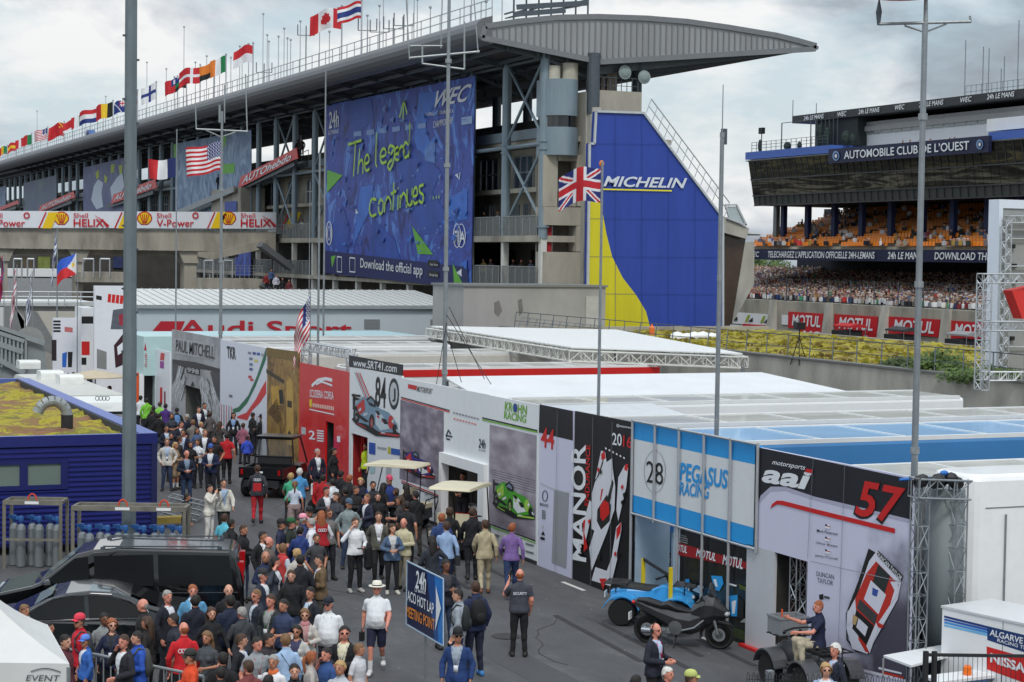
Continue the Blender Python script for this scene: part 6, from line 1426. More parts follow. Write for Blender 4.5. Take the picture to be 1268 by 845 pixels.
Fp.text('MOTUL',P6(388,800),P6(490,826),P6(392,758),WH,.06,.15,3); Fp.text('MOTUL',P6(526,842),P6(632,868),P6(530,788),WH,.06,.15,3); Fp.text('OTUL',P6(287,772),P6(340,784),P6(289,735),WH,.05,.15,3)
Fp.polys([(S(P8,[(550,170),(575,165),(620,215),(620,240),(570,230)]),WH),(S(P8,[(590,150),(618,148),(622,205),(600,215)]),CYB),(S(P8,[(765,125),(840,130),(850,180),(820,230),(790,220)]),CYB),(S(P8,[(780,150),(800,150),(810,200),(795,200)]),WH),(S(P8,[(890,262),(945,255),(950,300),(940,400),(900,400)]),CYB),(S(P8,[(905,300),(935,290),(925,380),(908,385)]),WH),(S(P8,[(945,260),(985,300),(985,410),(940,415)]),BLACK),(S(P8,[(960,440),(1018,445),(1018,425),(990,415)]),pm((150,150,150),.6)),(S(P8,[(640,225),(680,190),(715,200),(700,250)]),pm((180,200,214),.5)),(S(P8,[(870,170),(940,190),(935,200),(870,182)]),WH),(S(P8,[(950,180),(1030,215),(1030,240),(960,215)]),pm((70,84,30),.6)),(S(P8,[(860,455),(1005,500),(1005,570),(870,520)]),pm((46,60,24),.8,var=.4,scale=3))],4,'bike_picture')
for k in range(4):Fp.text('MOTUL',P6(290+k*0,690+k*11),P6(340,700+k*11),P6(290,682+k*11),pm((180,180,180),.5),0,0,2)if k==0 else Fp.polys([([P6(292,684+k*11),P6(345,696+k*11),P6(345,700+k*11),P6(292,688+k*11)],pm((150,150,150),.5))],2,'small_print')
# --- AAI
t,F=stand('lilac and black stand wall numbered 57 with tilted race car picture',(941,554),(1131,592)); zt=F.zt
zo=2.18
wpan(F,927,962,0,zo,pm((190,192,198),.45,var=.04),dx=.0); wpan(F,935,1003,zo,zt,LAV); recess(F,962,1000,zo,pm((46,44,42),.8,var=.3),1.05)
wpan(F,1003,1044,0,zt,LAV); wpan(F,1044,1131,0,zt,LAV)
lil=pm((176,174,196),.45,var=.04); BKN=pm((26,28,36),.42,var=.05)
F.polys([(S(P7,[(113,40),(640,150),(634,300),(420,250),(300,220),(200,188),(150,190),(112,230),(95,290),(100,200)]),lil),(S(P7,[(113,40),(640,150),(635,288),(420,236),(300,208),(200,174),(150,174),(116,205),(97,262),(104,170)]),BKN)],1,'black_header')
F.line(S(P7,[(148,250),(156,238),(172,228),(192,230),(300,258),(576,326)]),[.005,.05,.08,.09,.09,.09],RED,4)
F.text('motorsports',P7(154,102),P7(266,122),P7(158,84),WH,.02,.15,4); F.text('aai',P7(119,158),P7(286,188),P7(124,96),WH,.09,.2,4); F.polys([(S(P7,[(272,112),(295,116),(292,128),(268,124)]),RED)],6,'red_dot')
F.text('57',P7(432,280),P7(603,322),P7(448,138),BLACK,.1,.15,3); F.text('57',P7(438,272),P7(598,308),P7(452,150),RED,.06,.15,5)
for k,(nm)in enumerate(('Mark Patterson','Oliver Bryant',"Johnny O\u2019Connell")):
 y=318+k*43; F.text(nm,P7(308-k*3,y+11),P7(380,y+24),P7(308-k*3,y+1),BLACK,.01,.1,3); F.polys([(S(P7,[(337,y-16),(354,y-12),(353,y+2),(336,y-2)]),WH),(S(P7,[(337,y-12),(354,y-8),(354,y-5),(337,y-9)]),RED),(S(P7,[(337,y-16),(344,y-14),(344,y-8),(337,y-10)]),NV)],3,'name_flag')
F.text('DUNCAN',P7(307,480),P7(367,492),P7(307,464),DSTEEL,0,0,3); F.text('TAYLOR',P7(310,502),P7(364,513),P7(310,486),DSTEEL,0,0,3)
F.polys([(S(P7,[(316,545),(330,542),(332,560),(318,562)]),BLACK),(S(P7,[(334,548),(352,552),(352,560),(334,556)]),pm((70,70,74),.5)),(S(P7,[(295,585),(310,588),(310,600),(295,597)]),BLACK)],3,'sponsor_mark')
blk3=ramp_mat('tyre_smoke_print',[(.3,(70,68,80)),(.5,(108,106,120)),(.7,(150,148,162))],1.6,.5,(1,1.3,.7),5,.5)
blk4=ramp_mat('tyre_smoke_pale',[(.3,(130,128,142)),(.7,(186,184,202))],1.2,.5,(1,1.3,.7),5,.5)
cA=PX(*P7(520,600),XW)
def soft_mat(name,c1,c2,cen,sc,lo=.3,hi=1.0):
 m=bpy.data.materials.new(name); m.use_nodes=True; tt=m.node_tree; b=tt.nodes['Principled BSDF']; b.inputs['Roughness'].default_value=.42
 co=N(tt,'ShaderNodeTexCoord'); ma=N(tt,'ShaderNodeMapping'); ma.vector_type='TEXTURE'; ma.inputs['Location'].default_value=cen; ma.inputs['Scale'].default_value=sc
 ln=N(tt,'ShaderNodeVectorMath',operation='LENGTH'); no=N(tt,'ShaderNodeTexNoise',inp={'Scale':1.6,'Detail':6.0}); ad_=N(tt,'ShaderNodeMath',operation='MULTIPLY_ADD'); ad_.inputs[1].default_value=.9; ad_.inputs[2].default_value=-.45
 sm=N(tt,'ShaderNodeMath',operation='ADD'); mr=N(tt,'ShaderNodeMapRange'); mr.interpolation_type='SMOOTHSTEP'; mr.inputs[1].default_value=lo; mr.inputs[2].default_value=hi
 mxr=N(tt,'ShaderNodeMixRGB'); mxr.inputs[1].default_value=lin(c1)+(1,); mxr.inputs[2].default_value=lin(c2)+(1,)
 l=tt.links.new; l(co.outputs['Object'],ma.inputs[0]); l(ma.outputs[0],ln.inputs[0]); l(co.outputs['Object'],no.inputs[0]); l(no.outputs[0],ad_.inputs[0]); l(ln.outputs['Value'],sm.inputs[0]); l(ad_.outputs[0],sm.inputs[1]); l(sm.outputs[0],mr.inputs[0]); l(mr.outputs[0],mxr.inputs[0]); l(mxr.outputs[0],b.inputs['Base Color']); return m
wl_=WL[t.name]; smoke=soft_mat('tyre_smoke_print',(74,72,86),(206,206,228),(0,cA.y-wl_[1]-.5,cA.z-.7),(50,1.75,2.5),.3,1.05)
F.polys([(S(P7,[(398,255),(636,315),(622,838),(380,776)]),smoke)],1,'tyre_smoke')
WC=pm((216,216,230),.45,var=.03); CR=pm((190,46,34),.45,var=.05)
F.polys([(S(P7,[(486,386),(510,400),(480,500),(440,560),(412,620),(415,700),(470,745),(440,740),(410,700),(408,610),(450,500)]),BLACK),(S(P7,[(516,392),(600,490),(586,560),(530,660),(482,748),(430,730),(410,660),(412,610),(450,540),(488,430)]),WC),(S(P7,[(512,430),(590,510),(560,580),(520,640),(490,745),(475,740),(452,700),(440,560),(480,470)]),CR),(S(P7,[(518,392),(604,480),(598,500),(512,408)]),BLACK),(S(P7,[(520,440),(560,480),(540,545),(500,500)]),pm((50,56,56),.2)),(S(P7,[(494,495),(546,545),(520,612),(470,560)]),WC),(S(P7,[(456,560),(516,615),(508,650),(446,590)]),pm((66,66,68),.25)),(S(P7,[(444,596),(505,652),(480,720),(430,660)]),BLACK),(S(P7,[(452,625),(484,655),(474,688),(444,656)]),WC),(S(P7,[(432,610),(450,624),(440,650),(426,636)]),pm((190,160,110),.5)),(S(P7,[(500,520),(520,530),(514,552),(498,545)]),pm((50,80,160),.5)),(S(P7,[(520,640),(540,650),(532,660),(514,655)]),CR),(S(P7,[(560,500),(588,500),(586,545),(560,580),(575,530)]),WC),(S(P7,[(414,600),(436,590),(430,640),(412,650)]),WC),(S(P7,[(478,720),(512,640),(520,660),(490,745)]),WC)],6,'car_picture')
F.text('DUNCAN TAYLOR',P7(512,408),P7(596,496),P7(518,396),WH,.02,0,20)
F.polys([(S(P7,[(470,800),(620,838),(620,846),(470,810)]),WC),(S(P7,[(520,792),(600,812),(600,818),(520,800)]),WC),(S(P7,[(530,806),(606,826),(606,834),(530,814)]),CR)],3,'footer_text')
for x0,y0,x1,y1 in((1007,568,1000,690),(1046,575,1038,800)):F.line([(x0,y0),(x1,y1)],.012,pm((120,120,130),.5),9,'panel_joint')
F.line([(1003,695),(1122,722)],.012,pm((150,150,165),.5),9,'panel_joint')
# inside of the doorway: leaning ladder and truss
m=MB(); a,b=PX(966,560,XW).y,PX(976,560,XW).y; truss(m,(XW+.5,a,0),(XW+.5,a,2.1),.25,.02); m.build('inner_truss',ALU,t)
m=MB(); y0,y1=PX(976,560,XW).y,PX(990,560,XW).y
for y in(y0,y1):m.tube((XW+.75,y,0),(XW+.85,y,2.1),.03,5)
for k in range(7):m.box(XW+.74,XW+.86,min(y0,y1),max(y0,y1),.25+k*.28,.29+k*.28)
m.build('step_ladder',pm((150,130,96),.6),t)
MB().box(XW-.12,XW-.01,PX(925,560,XW).y-3,PX(925,560,XW).y,0.004,.06).build('red_skirting',RED,t)
# base skirting boards and wall back frame
for a,b in((605,667),(497,549)):
 y1,y0=PX(a,560,XW).y,PX(b,560,XW).y; MB().box(XW-.03,XW-.002,y0,y1,0,.1).build('skirting',DARK,t)
# truss and silver drum next to the last stand
YT2=PX(1131,592,XW).y
TT=thing('lattice_towers','silver lattice towers holding a grey vertical drum beside the lilac stand','truss',(21,YT2,0))
def q5(x,y,Y=YT2-.1):return PY(x,y,Y)
m=MB(); a=q5(1140,600); truss(m,(a.x,YT2-.1,0),(a.x,YT2-.1,a.z+.1),.24,.016,.4); m.build('tower',STEEL,TT)
m=MB(); a=q5(1187,600); truss(m,(a.x,YT2-.1,0),(a.x,YT2-.1,a.z+.1),.24,.016,.4); m.build('tower',STEEL,TT)
m=MB(); truss(m,q5(1132,604),q5(1196,606),.34,.022,.34); m.build('top_beam',STEEL,TT)
a=q5(1163,610,YT2+.5); MB().tube((a.x,YT2+.3,.9),(a.x,YT2+.3,4.0),.36,24).build('drum',pm((118,126,128),.65,.1,var=.1,stretch=(1,1,.2)),TT,smooth=True)
m=MB(); a=q5(1160,590);
for k in range(7):m.ell((a.x-.3+k*.13,YT2+.1*math.sin(k*2),a.z-.1+.06*math.sin(k*3)),(.14,.14,.12),7,5)
m.build('cable_bundle',BLACK,TT)
m=MB(); a=q5(1173,592); m.ell((a.x,YT2,a.z+.08),(.1,.06,.05),6,4).tube((a.x-.9,YT2+.1,a.z-.02),(a.x,YT2,a.z),.03,5); m.build('blue_strap',pm((40,110,190),.5),TT)
#  VEHICLES AND STREET ITEMS (local +X is forward)
TYRE=RUB; RIM=pm((160,164,168),.3,.7,var=.05)
def wheel(name,parent,c,r,w,rim=RIM,spokes=5):
 o=MB().lathe(c,[(r*.55,-w/2),(r*.9,-w/2),(r,-w*.3),(r,w*.3),(r*.9,w/2),(r*.55,w/2)],20,'y').build('wheel',TYRE,parent,world=False)
 m=MB().lathe(c,[(.02,-w*.42),(r*.2,-w*.44),(r*.2,-w*.3),(r*.5,-w*.3),(r*.56,-w*.5),(r*.56,w*.5),(.02,w*.4)],16,'y')
 for k in range(spokes):
  a=2*math.pi*k/spokes; d=Vector((math.cos(a),0,math.sin(a))); m.obox(Vector(c)+d*r*.15+Vector((0,-w*.4,0)),Vector(c)+d*r*.54+Vector((0,-w*.4,0)),r*.14,r*.06,(0,1,0))
 m.build('rim',rim,o,world=False); return o
def vehicle(name,label,cat,px_,py_,ang,z=0.,group=None,X=None):
 """ang: 0 = nose to the right of the picture, 180 = nose left, 90 = nose away from the camera"""
 p=PZ(px_,py_,0)if X is None else PX(px_,py_,X); rz=math.atan2(_r0.y,_r0.x)+rad(ang)
 return thing(name,label,cat,(p.x,p.y,0),rz,group)
def sideshell(prof,w,inset,zc,mat,parent,name,bev=.04):
 """closed body from a side profile; points above zc are pulled in by inset"""
 m=MB(); sec=[]
 for s in(-1,-.93,.93,1):
  k=.975 if abs(s)==1 else 1.0; cx=sum(p[0]for p in prof)/len(prof); cz=sum(p[1]for p in prof)/len(prof)
  sec.append([(cx+(x-cx)*(.985 if abs(s)==1 else 1),s*(w/2-(inset*(z-zc)/.7 if z>zc else 0)),cz+(z-cz)*k)for x,z in prof])
 m.loft(sec); o=m.build(name,mat,parent,world=False); auto_bevel(o,bev,3); return o
carblack=pm((16,17,20),.18,.2,var=.05,coat=1.0); glassb=glass_mat('tinted_glass',(8,9,10),.03); glassb.node_tree.nodes['Principled BSDF'].inputs['Specular IOR Level'].default_value=.3; chrome2=pm((200,204,208),.15,.9,var=.03); carbody2=pm((26,32,34),.16,.4,var=.04,coat=1.0)
dd=(PY(300,700,40)-CAM); dd=dd/dd.dot(FF)*39.9; V0=CAM+dd;
# --- van
c=CAM+(ray(150,740)/ray(150,740).dot(FF))*40.1; t=thing('van','long black people carrier van parked behind the dark saloon car','van',(c.x,c.y,0),math.atan2(_r0.y,_r0.x)+math.pi+rad(7))
L2=2.62
vp=[(L2,.42),(L2+.02,.78),(L2-.1,.98),(L2-.85,1.14),(L2-1.0,1.2),(L2-1.75,1.78),(L2-2.1,1.87),(0,1.91),(-L2+.25,1.86),(-L2+.1,1.72),(-L2-.02,1.1),(-L2-.03,.45),(-L2+.3,.3),(L2-.2,.3)]
sideshell(vp,1.9,.16,1.15,carblack,t,'body',.05)
def sidepoly(parent,pts,w,inset,zc,mat,name,side=1,off=.012):
 m=MB(); m.add([(x,side*(w/2-(inset*(z-zc)/.7 if z>zc else 0)+off),z)for x,z in pts]+[(x,side*(w/2-(inset*(z-zc)/.7 if z>zc else 0)-.02),z)for x,z in pts],[tuple(range(len(pts)))]+[(i,(i+1)%len(pts),len(pts)+(i+1)%len(pts),len(pts)+i)for i in range(len(pts))]); return m.build(name,mat,parent,world=False)
for s in(1,-1):
 for q in([(L2-1.1,1.2),(L2-1.72,1.70),(L2-2.0,1.74),(L2-2.05,1.14)],[(L2-2.15,1.14),(L2-2.12,1.75),(L2-3.35,1.77),(L2-3.38,1.13)],[(L2-3.48,1.13),(L2-3.45,1.77),(-L2+.3,1.74),(-L2+.2,1.13)]):sidepoly(t,q,1.9,.16,1.15,glassb,'side_window',s)
 m=MB(); m.obox((L2-2.0,s*.97,.98),(-L2+.1,s*.97,.98),.012,.012); m.build('trim_strip',chrome2,t,world=False)
 m=MB(); m.obox((L2-2.3,s*.74,1.94),(-L2+.5,s*.74,1.92),.03,.03)
 for x in(L2-2.3,0,-L2+.5):m.box(x-.05,x+.05,s*.74-.02,s*.74+.02,1.86,1.93)
 m.build('roof_rail',DSTEEL,t,world=False)
 m=MB()
 for x in(L2-2.07,L2-3.42,-L2+.28):m.obox((x,s*.951,.5),(x,s*.958,1.15),.015,.01)
 m.build('door_seam',BLACK,t,world=False); m=MB()
 for x in(L2-1.95,L2-2.35):m.box(x-.1,x+.1,s*.965-.012,s*.965+.012,1.03,1.06)
 m.build('door_handle',chrome2,t,world=False)
 for x in(L2-.95,-L2+1.0):wheel('wheel',t,(x,s*.84,.34),.34,.24)
 MB().ell((L2-1.2,s*1.06,1.2),(.1,.12,.1),8,6).build('mirror',carblack,t,world=False)
 MB().box(-L2-.01,-L2+.12,s*.72-.12,s*.72+.12,.95,1.6).build('tail_light',pm((170,20,24),.2),t,world=False)
 MB().box(L2-.25,L2+.0,s*.68-.18,s*.68+.18,.72,.92).build('headlight',pm((190,200,206),.1),t,world=False)
MB().add([(L2-1.02,-.78,1.22),(L2-1.02,.78,1.22),(L2-1.72,.68,1.78),(L2-1.72,-.68,1.78)],[(0,1,2,3)]).build('windscreen',glass_mat('screen_glass',(120,134,134),.05),t,world=False)
# --- saloon
c=CAM+(ray(88,790)/ray(88,790).dot(FF))*37.2; t=thing('saloon_car','dark green grey saloon with chrome window line parked before the black van','car',(c.x,c.y,0),math.atan2(_r0.y,_r0.x)+math.pi+rad(9))
sp=[(2.4,.35),(2.44,.58),(2.3,.76),(1.8,.9),(1.15,1.0),(.8,1.16),(.4,1.36),(.05,1.46),(-.4,1.5),(-.85,1.47),(-1.25,1.36),(-1.6,1.2),(-1.95,1.1),(-2.35,1.05),(-2.46,.8),(-2.4,.35),(-2.1,.25),(2.1,.25)]
sideshell(sp,1.85,.26,.95,carbody2,t,'body',.05)
for s in(1,-1):
 sidepoly(t,[(.9,1.0),(.62,1.18),(.3,1.34),(0,1.40),(-.3,1.42),(-.34,.98)],1.85,.26,.95,glassb,'side_window',s); sidepoly(t,[(-.42,.98),(-.38,1.42),(-.8,1.39),(-1.15,1.29),(-1.45,1.13),(-1.5,1.02)],1.85,.26,.95,glassb,'side_window',s)
 m=MB(); pts=[(1.0,.98),(.64,1.2),(.3,1.37),(0,1.43),(-.4,1.45),(-.85,1.42),(-1.2,1.31),(-1.52,1.14),(-1.56,.99),(1.0,.96)]
 P_=[Vector((x,s*(.925-(.26*(z-.95)/.7 if z>.95 else 0)+.015),z))for x,z in pts]
 for a,b in zip(P_,P_[1:]):m.obox(a,b,.02,.028)
 m.build('window_trim',chrome2,t,world=False)
 m=MB()
 for x in(-.28,-1.0):m.box(x-.1,x+.1,s*.93-.01,s*.93+.012,.86,.885)
 m.build('door_handle',chrome2,t,world=False)
 for x in(1.45,-1.4):wheel('wheel',t,(x,s*.82,.33),.33,.22)
 MB().ell((.75,s*1.05,1.02),(.09,.11,.075),10,7).build('mirror',chrome2,t,world=False)
 MB().box(-2.46,-2.3,s*.7-.16,s*.7+.16,.8,.98).build('tail_light',pm((150,20,24),.2),t,world=False); MB().box(2.2,2.36,s*.66-.18,s*.66+.18,.62,.76).build('headlight',pm((190,200,206),.1),t,world=False)
MB().add([(1.0,-.72,1.03),(1.0,.72,1.03),(.32,.6,1.43),(.32,-.6,1.43)],[(0,1,2,3)]).build('windscreen',glass_mat('screen_glass2',(140,154,150),.05),t,world=False)
MB().add([(-1.72,-.66,1.19),(-1.72,.66,1.19),(-1.2,.58,1.415),(-1.2,-.58,1.415)],[(0,1,2,3)]).build('rear_window',glassb,t,world=False)
# --- quads
def quad(label,px_,py_,ang,bodyc,X=None,crate=False,rack=True):
 t=vehicle('quad_bike',label,'quad bike',px_,py_,ang,X=X,group='quad bikes beside the stands'); bm_=pm(bodyc,.3,var=.06,coat=.5)
 for x in(.62,-.62):
  for s in(1,-1):wheel('wheel',t,(x,s*.46,.3),.3,.24,DARK if sum(bodyc)<200 else RIM)
  for s in(1,-1):
   m=MB()
   arc=[(x+.42*math.cos(a),.32+.4*math.sin(a))for a in[math.pi*(.08+.84*k/8)for k in range(9)]]
   m.loft([[(q[0],s*.30,q[1]),(q[0],s*.62,q[1]-.02),(q[0],s*.62,q[1]-.05),(q[0],s*.30,q[1]-.03)]for q in arc])
   m.build('mudguard',bm_,t,world=False)
 m=MB().loft([[(x,-w,z0),(x,w,z0),(x,w*.8,z1),(x,-w*.8,z1)]for x,w,z0,z1 in((.95,.14,.5,.68),(.6,.26,.45,.86),(.25,.2,.42,.9),(-.1,.16,.42,.76),(-.6,.24,.45,.78),(-.95,.16,.52,.72))]); auto_bevel(m.build('body',bm_,t,world=False),.03)
 MB().loft([[(x,-w,z-.1),(x,w,z-.1),(x,w*.8,z),(x,-w*.8,z)]for x,w,z in((.15,.1,.86),(-.1,.16,.86),(-.6,.18,.9),(-.75,.14,.88))]).build('seat',BLACK,t,world=False)
 m=MB().tube((.42,0,.8),(.3,0,1.08),.03,6).path([(.22,-.38,1.1),(.32,-.15,1.12),(.32,.15,1.12),(.22,.38,1.1)],.02,6).tube((.22,.38,1.1),(.14,.46,1.08),.03,6).tube((.22,-.38,1.1),(.14,-.46,1.08),.03,6); m.build('handlebar',BLACK,t,world=False)
 m=MB()
 for x0,x1,z in((.5,1.0,.92),(-1.05,-.55,.9)):
  for y in(-.32,-.16,0,.16,.32):m.tube((x0,y,z),(x1,y,z),.014,5)
  for x in(x0,(x0+x1)/2,x1):m.tube((x,-.34,z),(x,.34,z),.016,5)
  for y in(-.25,.25):m.tube(((x0+x1)/2,y,z-.2),((x0+x1)/2,y,z),.014,5)
 m.build('luggage_rack',BLACK,t,world=False)
 m=MB().box(-.7,.7,-.16,.16,.28,.44)
 for x in(.62,-.62):m.tube((x,-.4,.3),(x,.4,.3),.035,6)
 for s in(1,-1):m.tube((.6,s*.2,.36),(.5,s*.16,.75),.03,6).box(-.3,.25,s*.22,s*.42,.24,.28)
 m.build('chassis',DARK,t,world=False)
 MB().box(-1.09,-1.07,-.12,.12,.55,.68).build('number_plate',WHITE,t,world=False)
 for s in(1,-1):MB().ell((.93,s*.12,.66),(.04,.06,.05),8,5).build('headlight',pm((200,204,206),.15),t,world=False)
 return t
quad('bright sky blue quad bike parked beside the blue and white stand',808,772,-14,(60,158,226))
q2_=quad('muddy grey quad bike carrying a grey crate and a seated rider',1000,850,112,(74,76,80),X=19.15)
cq=MB(); m_=q2_.matrix_basis if False else None
def loc2w(t,v):return Matrix.Translation(t.location)@Matrix.Rotation(t.rotation_euler[2],4,'Z')@Vector(v)
def open_crate(label,cat,loc,rz,l,w,h,mat,name='crate'):
 t=thing(name,label,cat,loc,rz); th=.02
 m=MB().box(-l/2,l/2,-w/2,w/2,0,th).box(-l/2,l/2,-w/2,-w/2+th,th,h).box(-l/2,l/2,w/2-th,w/2,th,h).box(-l/2,-l/2+th,-w/2+th,w/2-th,th,h).box(l/2-th,l/2,-w/2+th,w/2-th,th,h); m.build('shell',mat,t,world=False)
 m=MB().box(-l/2-.015,l/2+.015,-w/2-.015,-w/2,h-.04,h).box(-l/2-.015,l/2+.015,w/2,w/2+.015,h-.04,h).box(-l/2-.015,-l/2,-w/2,w/2,h-.04,h).box(l/2,l/2+.015,-w/2,w/2,h-.04,h)
 for k in range(5):x=-l/2+l*(k+.5)/5; m.box(x-.012,x+.012,-w/2-.012,-w/2,.02,h-.05).box(x-.012,x+.012,w/2,w/2+.012,.02,h-.05)
 m.build('rim',mat,t,world=False); return t
open_crate('ribbed grey plastic crate on the front rack of the muddy quad bike','crate',loc2w(q2_,(.78,0,.94)),q2_.rotation_euler[2]+math.pi/2,.62,.5,.34,pm((128,132,136),.5,var=.08))
# yellow frame behind the blue quad
p=PX(796,745,19.3); t=thing('folding_barrier','yellow legged folding frame with dark bar behind the sky blue quad','barrier',(p.x,p.y,0)); yl=pm((222,196,30),.5)
pa=PX(796,740,19.4); pb=PX(830,745,19.4)
for q in(pa,pb):MB().box(q.x-.035,q.x+.035,q.y-.035,q.y+.035,0,1.35).build('leg',yl,t)
MB().obox((pa.x,pa.y,1.33),(pb.x,pb.y,1.15),.05,.06).build('bar',DARK,t)
# --- maxi scooter
t=vehicle('motorcycle','dark grey touring scooter on its stand beside the sky blue quad','motorcycle',845,800,-20)
for x in(.8,-.76):
 w_=.07; o=MB().lathe((x,0,.31),[(.235,-w_*.7),(.28,-w_),(.31,-w_*.4),(.31,w_*.4),(.28,w_),(.235,w_*.7),(.235,-w_*.7)],26,'y').build('wheel',TYRE,t,world=False)
 m=MB().lathe((x,0,.31),[(.2,-.035),(.238,-.04),(.238,.04),(.2,.035),(.2,-.035)],24,'y').lathe((x,0,.31),[(.01,-.06),(.05,-.06),(.05,.06),(.01,.06)],12,'y')
 for k in range(7):a=2*math.pi*k/7; m.obox((x+.04*math.cos(a),0,.31+.04*math.sin(a)),(x+.21*math.cos(a+.15),0,.31+.21*math.sin(a+.15)),.03,.02,(0,1,0))
 m.build('rim',pm((70,70,72),.35,.6),o,world=False); MB().lathe((x,0,.31),[(.09,-.075),(.14,-.075),(.14,-.07),(.09,-.07),(.09,-.075)],20,'y').build('brake_disc',chrome2,o,world=False)
gs=pm((52,52,55),.3,.3,var=.08,coat=.5)
def fairing(rings,mat,name):
 m=MB().loft([[(x,w*math.cos(a),z0+(z1-z0)*(.5+.5*math.sin(a)))for a in[2*math.pi*(k+.5)/8 for k in range(8)]]for x,w,z0,z1 in rings]); return auto_bevel(m.build(name,mat,t,world=False),.012)
fairing([(-1.1,.03,.82,.92),(-.9,.12,.66,.94),(-.5,.2,.48,.84),(-.1,.26,.26,.78),(.2,.26,.22,.76),(.42,.22,.28,.86),(.55,.12,.5,.9)],gs,'body')
fairing([(.2,.14,.5,.88),(.36,.2,.44,1.06),(.52,.25,.46,1.16),(.7,.24,.56,1.12),(.86,.16,.62,.96),(.99,.06,.68,.82)],gs,'front_fairing')
fairing([(-1.0,.08,.86,.96),(-.75,.15,.8,.98),(-.45,.16,.76,.9),(-.3,.15,.74,.96),(-.1,.16,.72,.86),(.15,.13,.7,.8),(.3,.06,.74,.8)],BLKP,'seat')
fairing([(.52,.02,1.15,1.2),(.6,.17,1.1,1.42),(.66,.15,1.08,1.35),(.7,.05,1.05,1.2)],glass_mat('screen_smoke',(60,64,66),.1,.7),'windscreen')
fairing([(.5,.05,.2,.66),(.78,.09,.52,.66),(1.02,.07,.5,.58),(1.1,.02,.46,.5)],BLACK,'front_mudguard')
m=MB().tube((.8,-.09,.31),(.6,-.09,.85),.03,6).tube((.8,.09,.31),(.6,.09,.85),.03,6).box(-.3,.4,-.14,.14,.2,.42).tube((-.76,-.14,.34),(-.2,-.16,.36),.05,8).lathe((-.1,-.2,.42),[(.02,-.05),(.15,-.04),(.16,.02),(.12,.1)],16,'y'); m.build('engine',pm((120,122,124),.35,.6,var=.2),t,world=False)
m=MB().path([(.38,-.4,1.0),(.46,-.2,1.04),(.46,.2,1.04),(.38,.4,1.0)],.018,6).ell((.5,-.42,1.12),(.03,.08,.05),8,5).ell((.5,.42,1.12),(.03,.08,.05),8,5); m.build('handlebar',BLACK,t,world=False)
m=MB().path([(.5,-.18,.62),(.3,-.25,.45),(.05,-.26,.38)],.02,6).tube((.62,-.1,.95),(.78,-.1,.33),.028,8).tube((.62,.1,.95),(.78,.1,.33),.028,8).box(-.5,-.1,-.24,-.2,.3,.36).box(-.42,-.3,-.3,-.22,.34,.4); m.build('fork_and_pegs',STEEL,t,world=False)
MB().tube((-.85,-.16,.3),(-.2,-.18,.3),.06,10,.045).build('exhaust',chrome2,t,world=False); MB().tube((-.1,-.1,.3),(-.12,-.32,.0),.02,5).build('side_stand',BLACK,t,world=False)
MB().box(-1.17,-1.15,-.1,.1,.48,.64).build('number_plate',WHITE,t,world=False); MB().ell((-1.08,0,.86),(.05,.1,.04),8,5).build('tail_light',RED,t,world=False); MB().ell((.95,0,.76),(.06,.13,.06),8,6).build('headlight',pm((190,196,200),.1),t,world=False)
# --- black utility buggy (rear view)
t=vehicle('utility_buggy','black utility buggy with roll cage seen from behind near the gold stand','buggy',343,594,76,X=17.5)
for x in(1.0,-1.0):
 for s in(1,-1):wheel('wheel',t,(x,s*.66,.34),.34,.26,pm((140,142,146),.4,.6))
sb_=MB().box(-1.45,1.4,-.62,.62,.38,.62); sb_.build('chassis',DARK,t,world=False)
bk=pm((20,21,23),.35,var=.1,coat=.3)
m=MB().box(-1.5,-.3,-.78,.78,.68,.74).box(-1.5,-1.45,-.78,.78,.74,1.05).box(-1.45,-.35,-.78,-.74,.74,1.02).box(-1.45,-.35,.74,.78,.74,1.02).box(-.35,-.3,-.78,.78,.74,1.05); m.build('cargo_bed',bk,t,world=False)
auto_bevel(MB().loft([[(x,-w,z0),(x,w,z0),(x,w*.9,z1),(x,-w*.9,z1)]for x,w,z0,z1 in((.55,.7,.55,.95),(1.2,.68,.55,.98),(1.5,.5,.5,.78))]).build('bonnet',bk,t,world=False),.04)
MB().box(-.2,.3,-.6,.6,.62,.85).box(-.28,-.16,-.6,.6,.85,1.3).build('seat',pm((34,34,36),.7),t,world=False)
m=MB()
for s in(1,-1):m.path([(-.3,s*.72,.7),(-.25,s*.64,1.9),(.55,s*.62,1.92),(1.05,s*.7,.98)],.03,8)
m.tube((-.25,-.64,1.9),(-.25,.64,1.9),.03,8).tube((.55,-.62,1.92),(.55,.62,1.92),.03,8).tube((-.28,-.66,1.3),(-.28,.66,1.3),.025,8); m.build('roll_cage',BLACK,t,world=False)
MB().box(-.35,.65,-.66,.66,1.93,1.98).build('canopy',bk,t,world=False); MB().add([(-.3,-.6,1.32),(-.3,.6,1.32),(-.27,.6,1.86),(-.27,-.6,1.86)],[(0,1,2,3)]).build('rear_screen',glass_mat('buggy_screen',(96,100,100),.2,.45),t,world=False)
MB().box(-1.53,-1.51,-.18,.18,.45,.6).build('number_plate',WHITE,t,world=False); MB().box(-1.52,-1.5,-.08,.08,.86,.92).build('badge',WHITE,t,world=False)
for s in(1,-1):MB().box(-1.53,-1.5,s*.66-.04,s*.66+.04,.8,.98).build('tail_light',pm((160,20,24),.2),t,world=False)
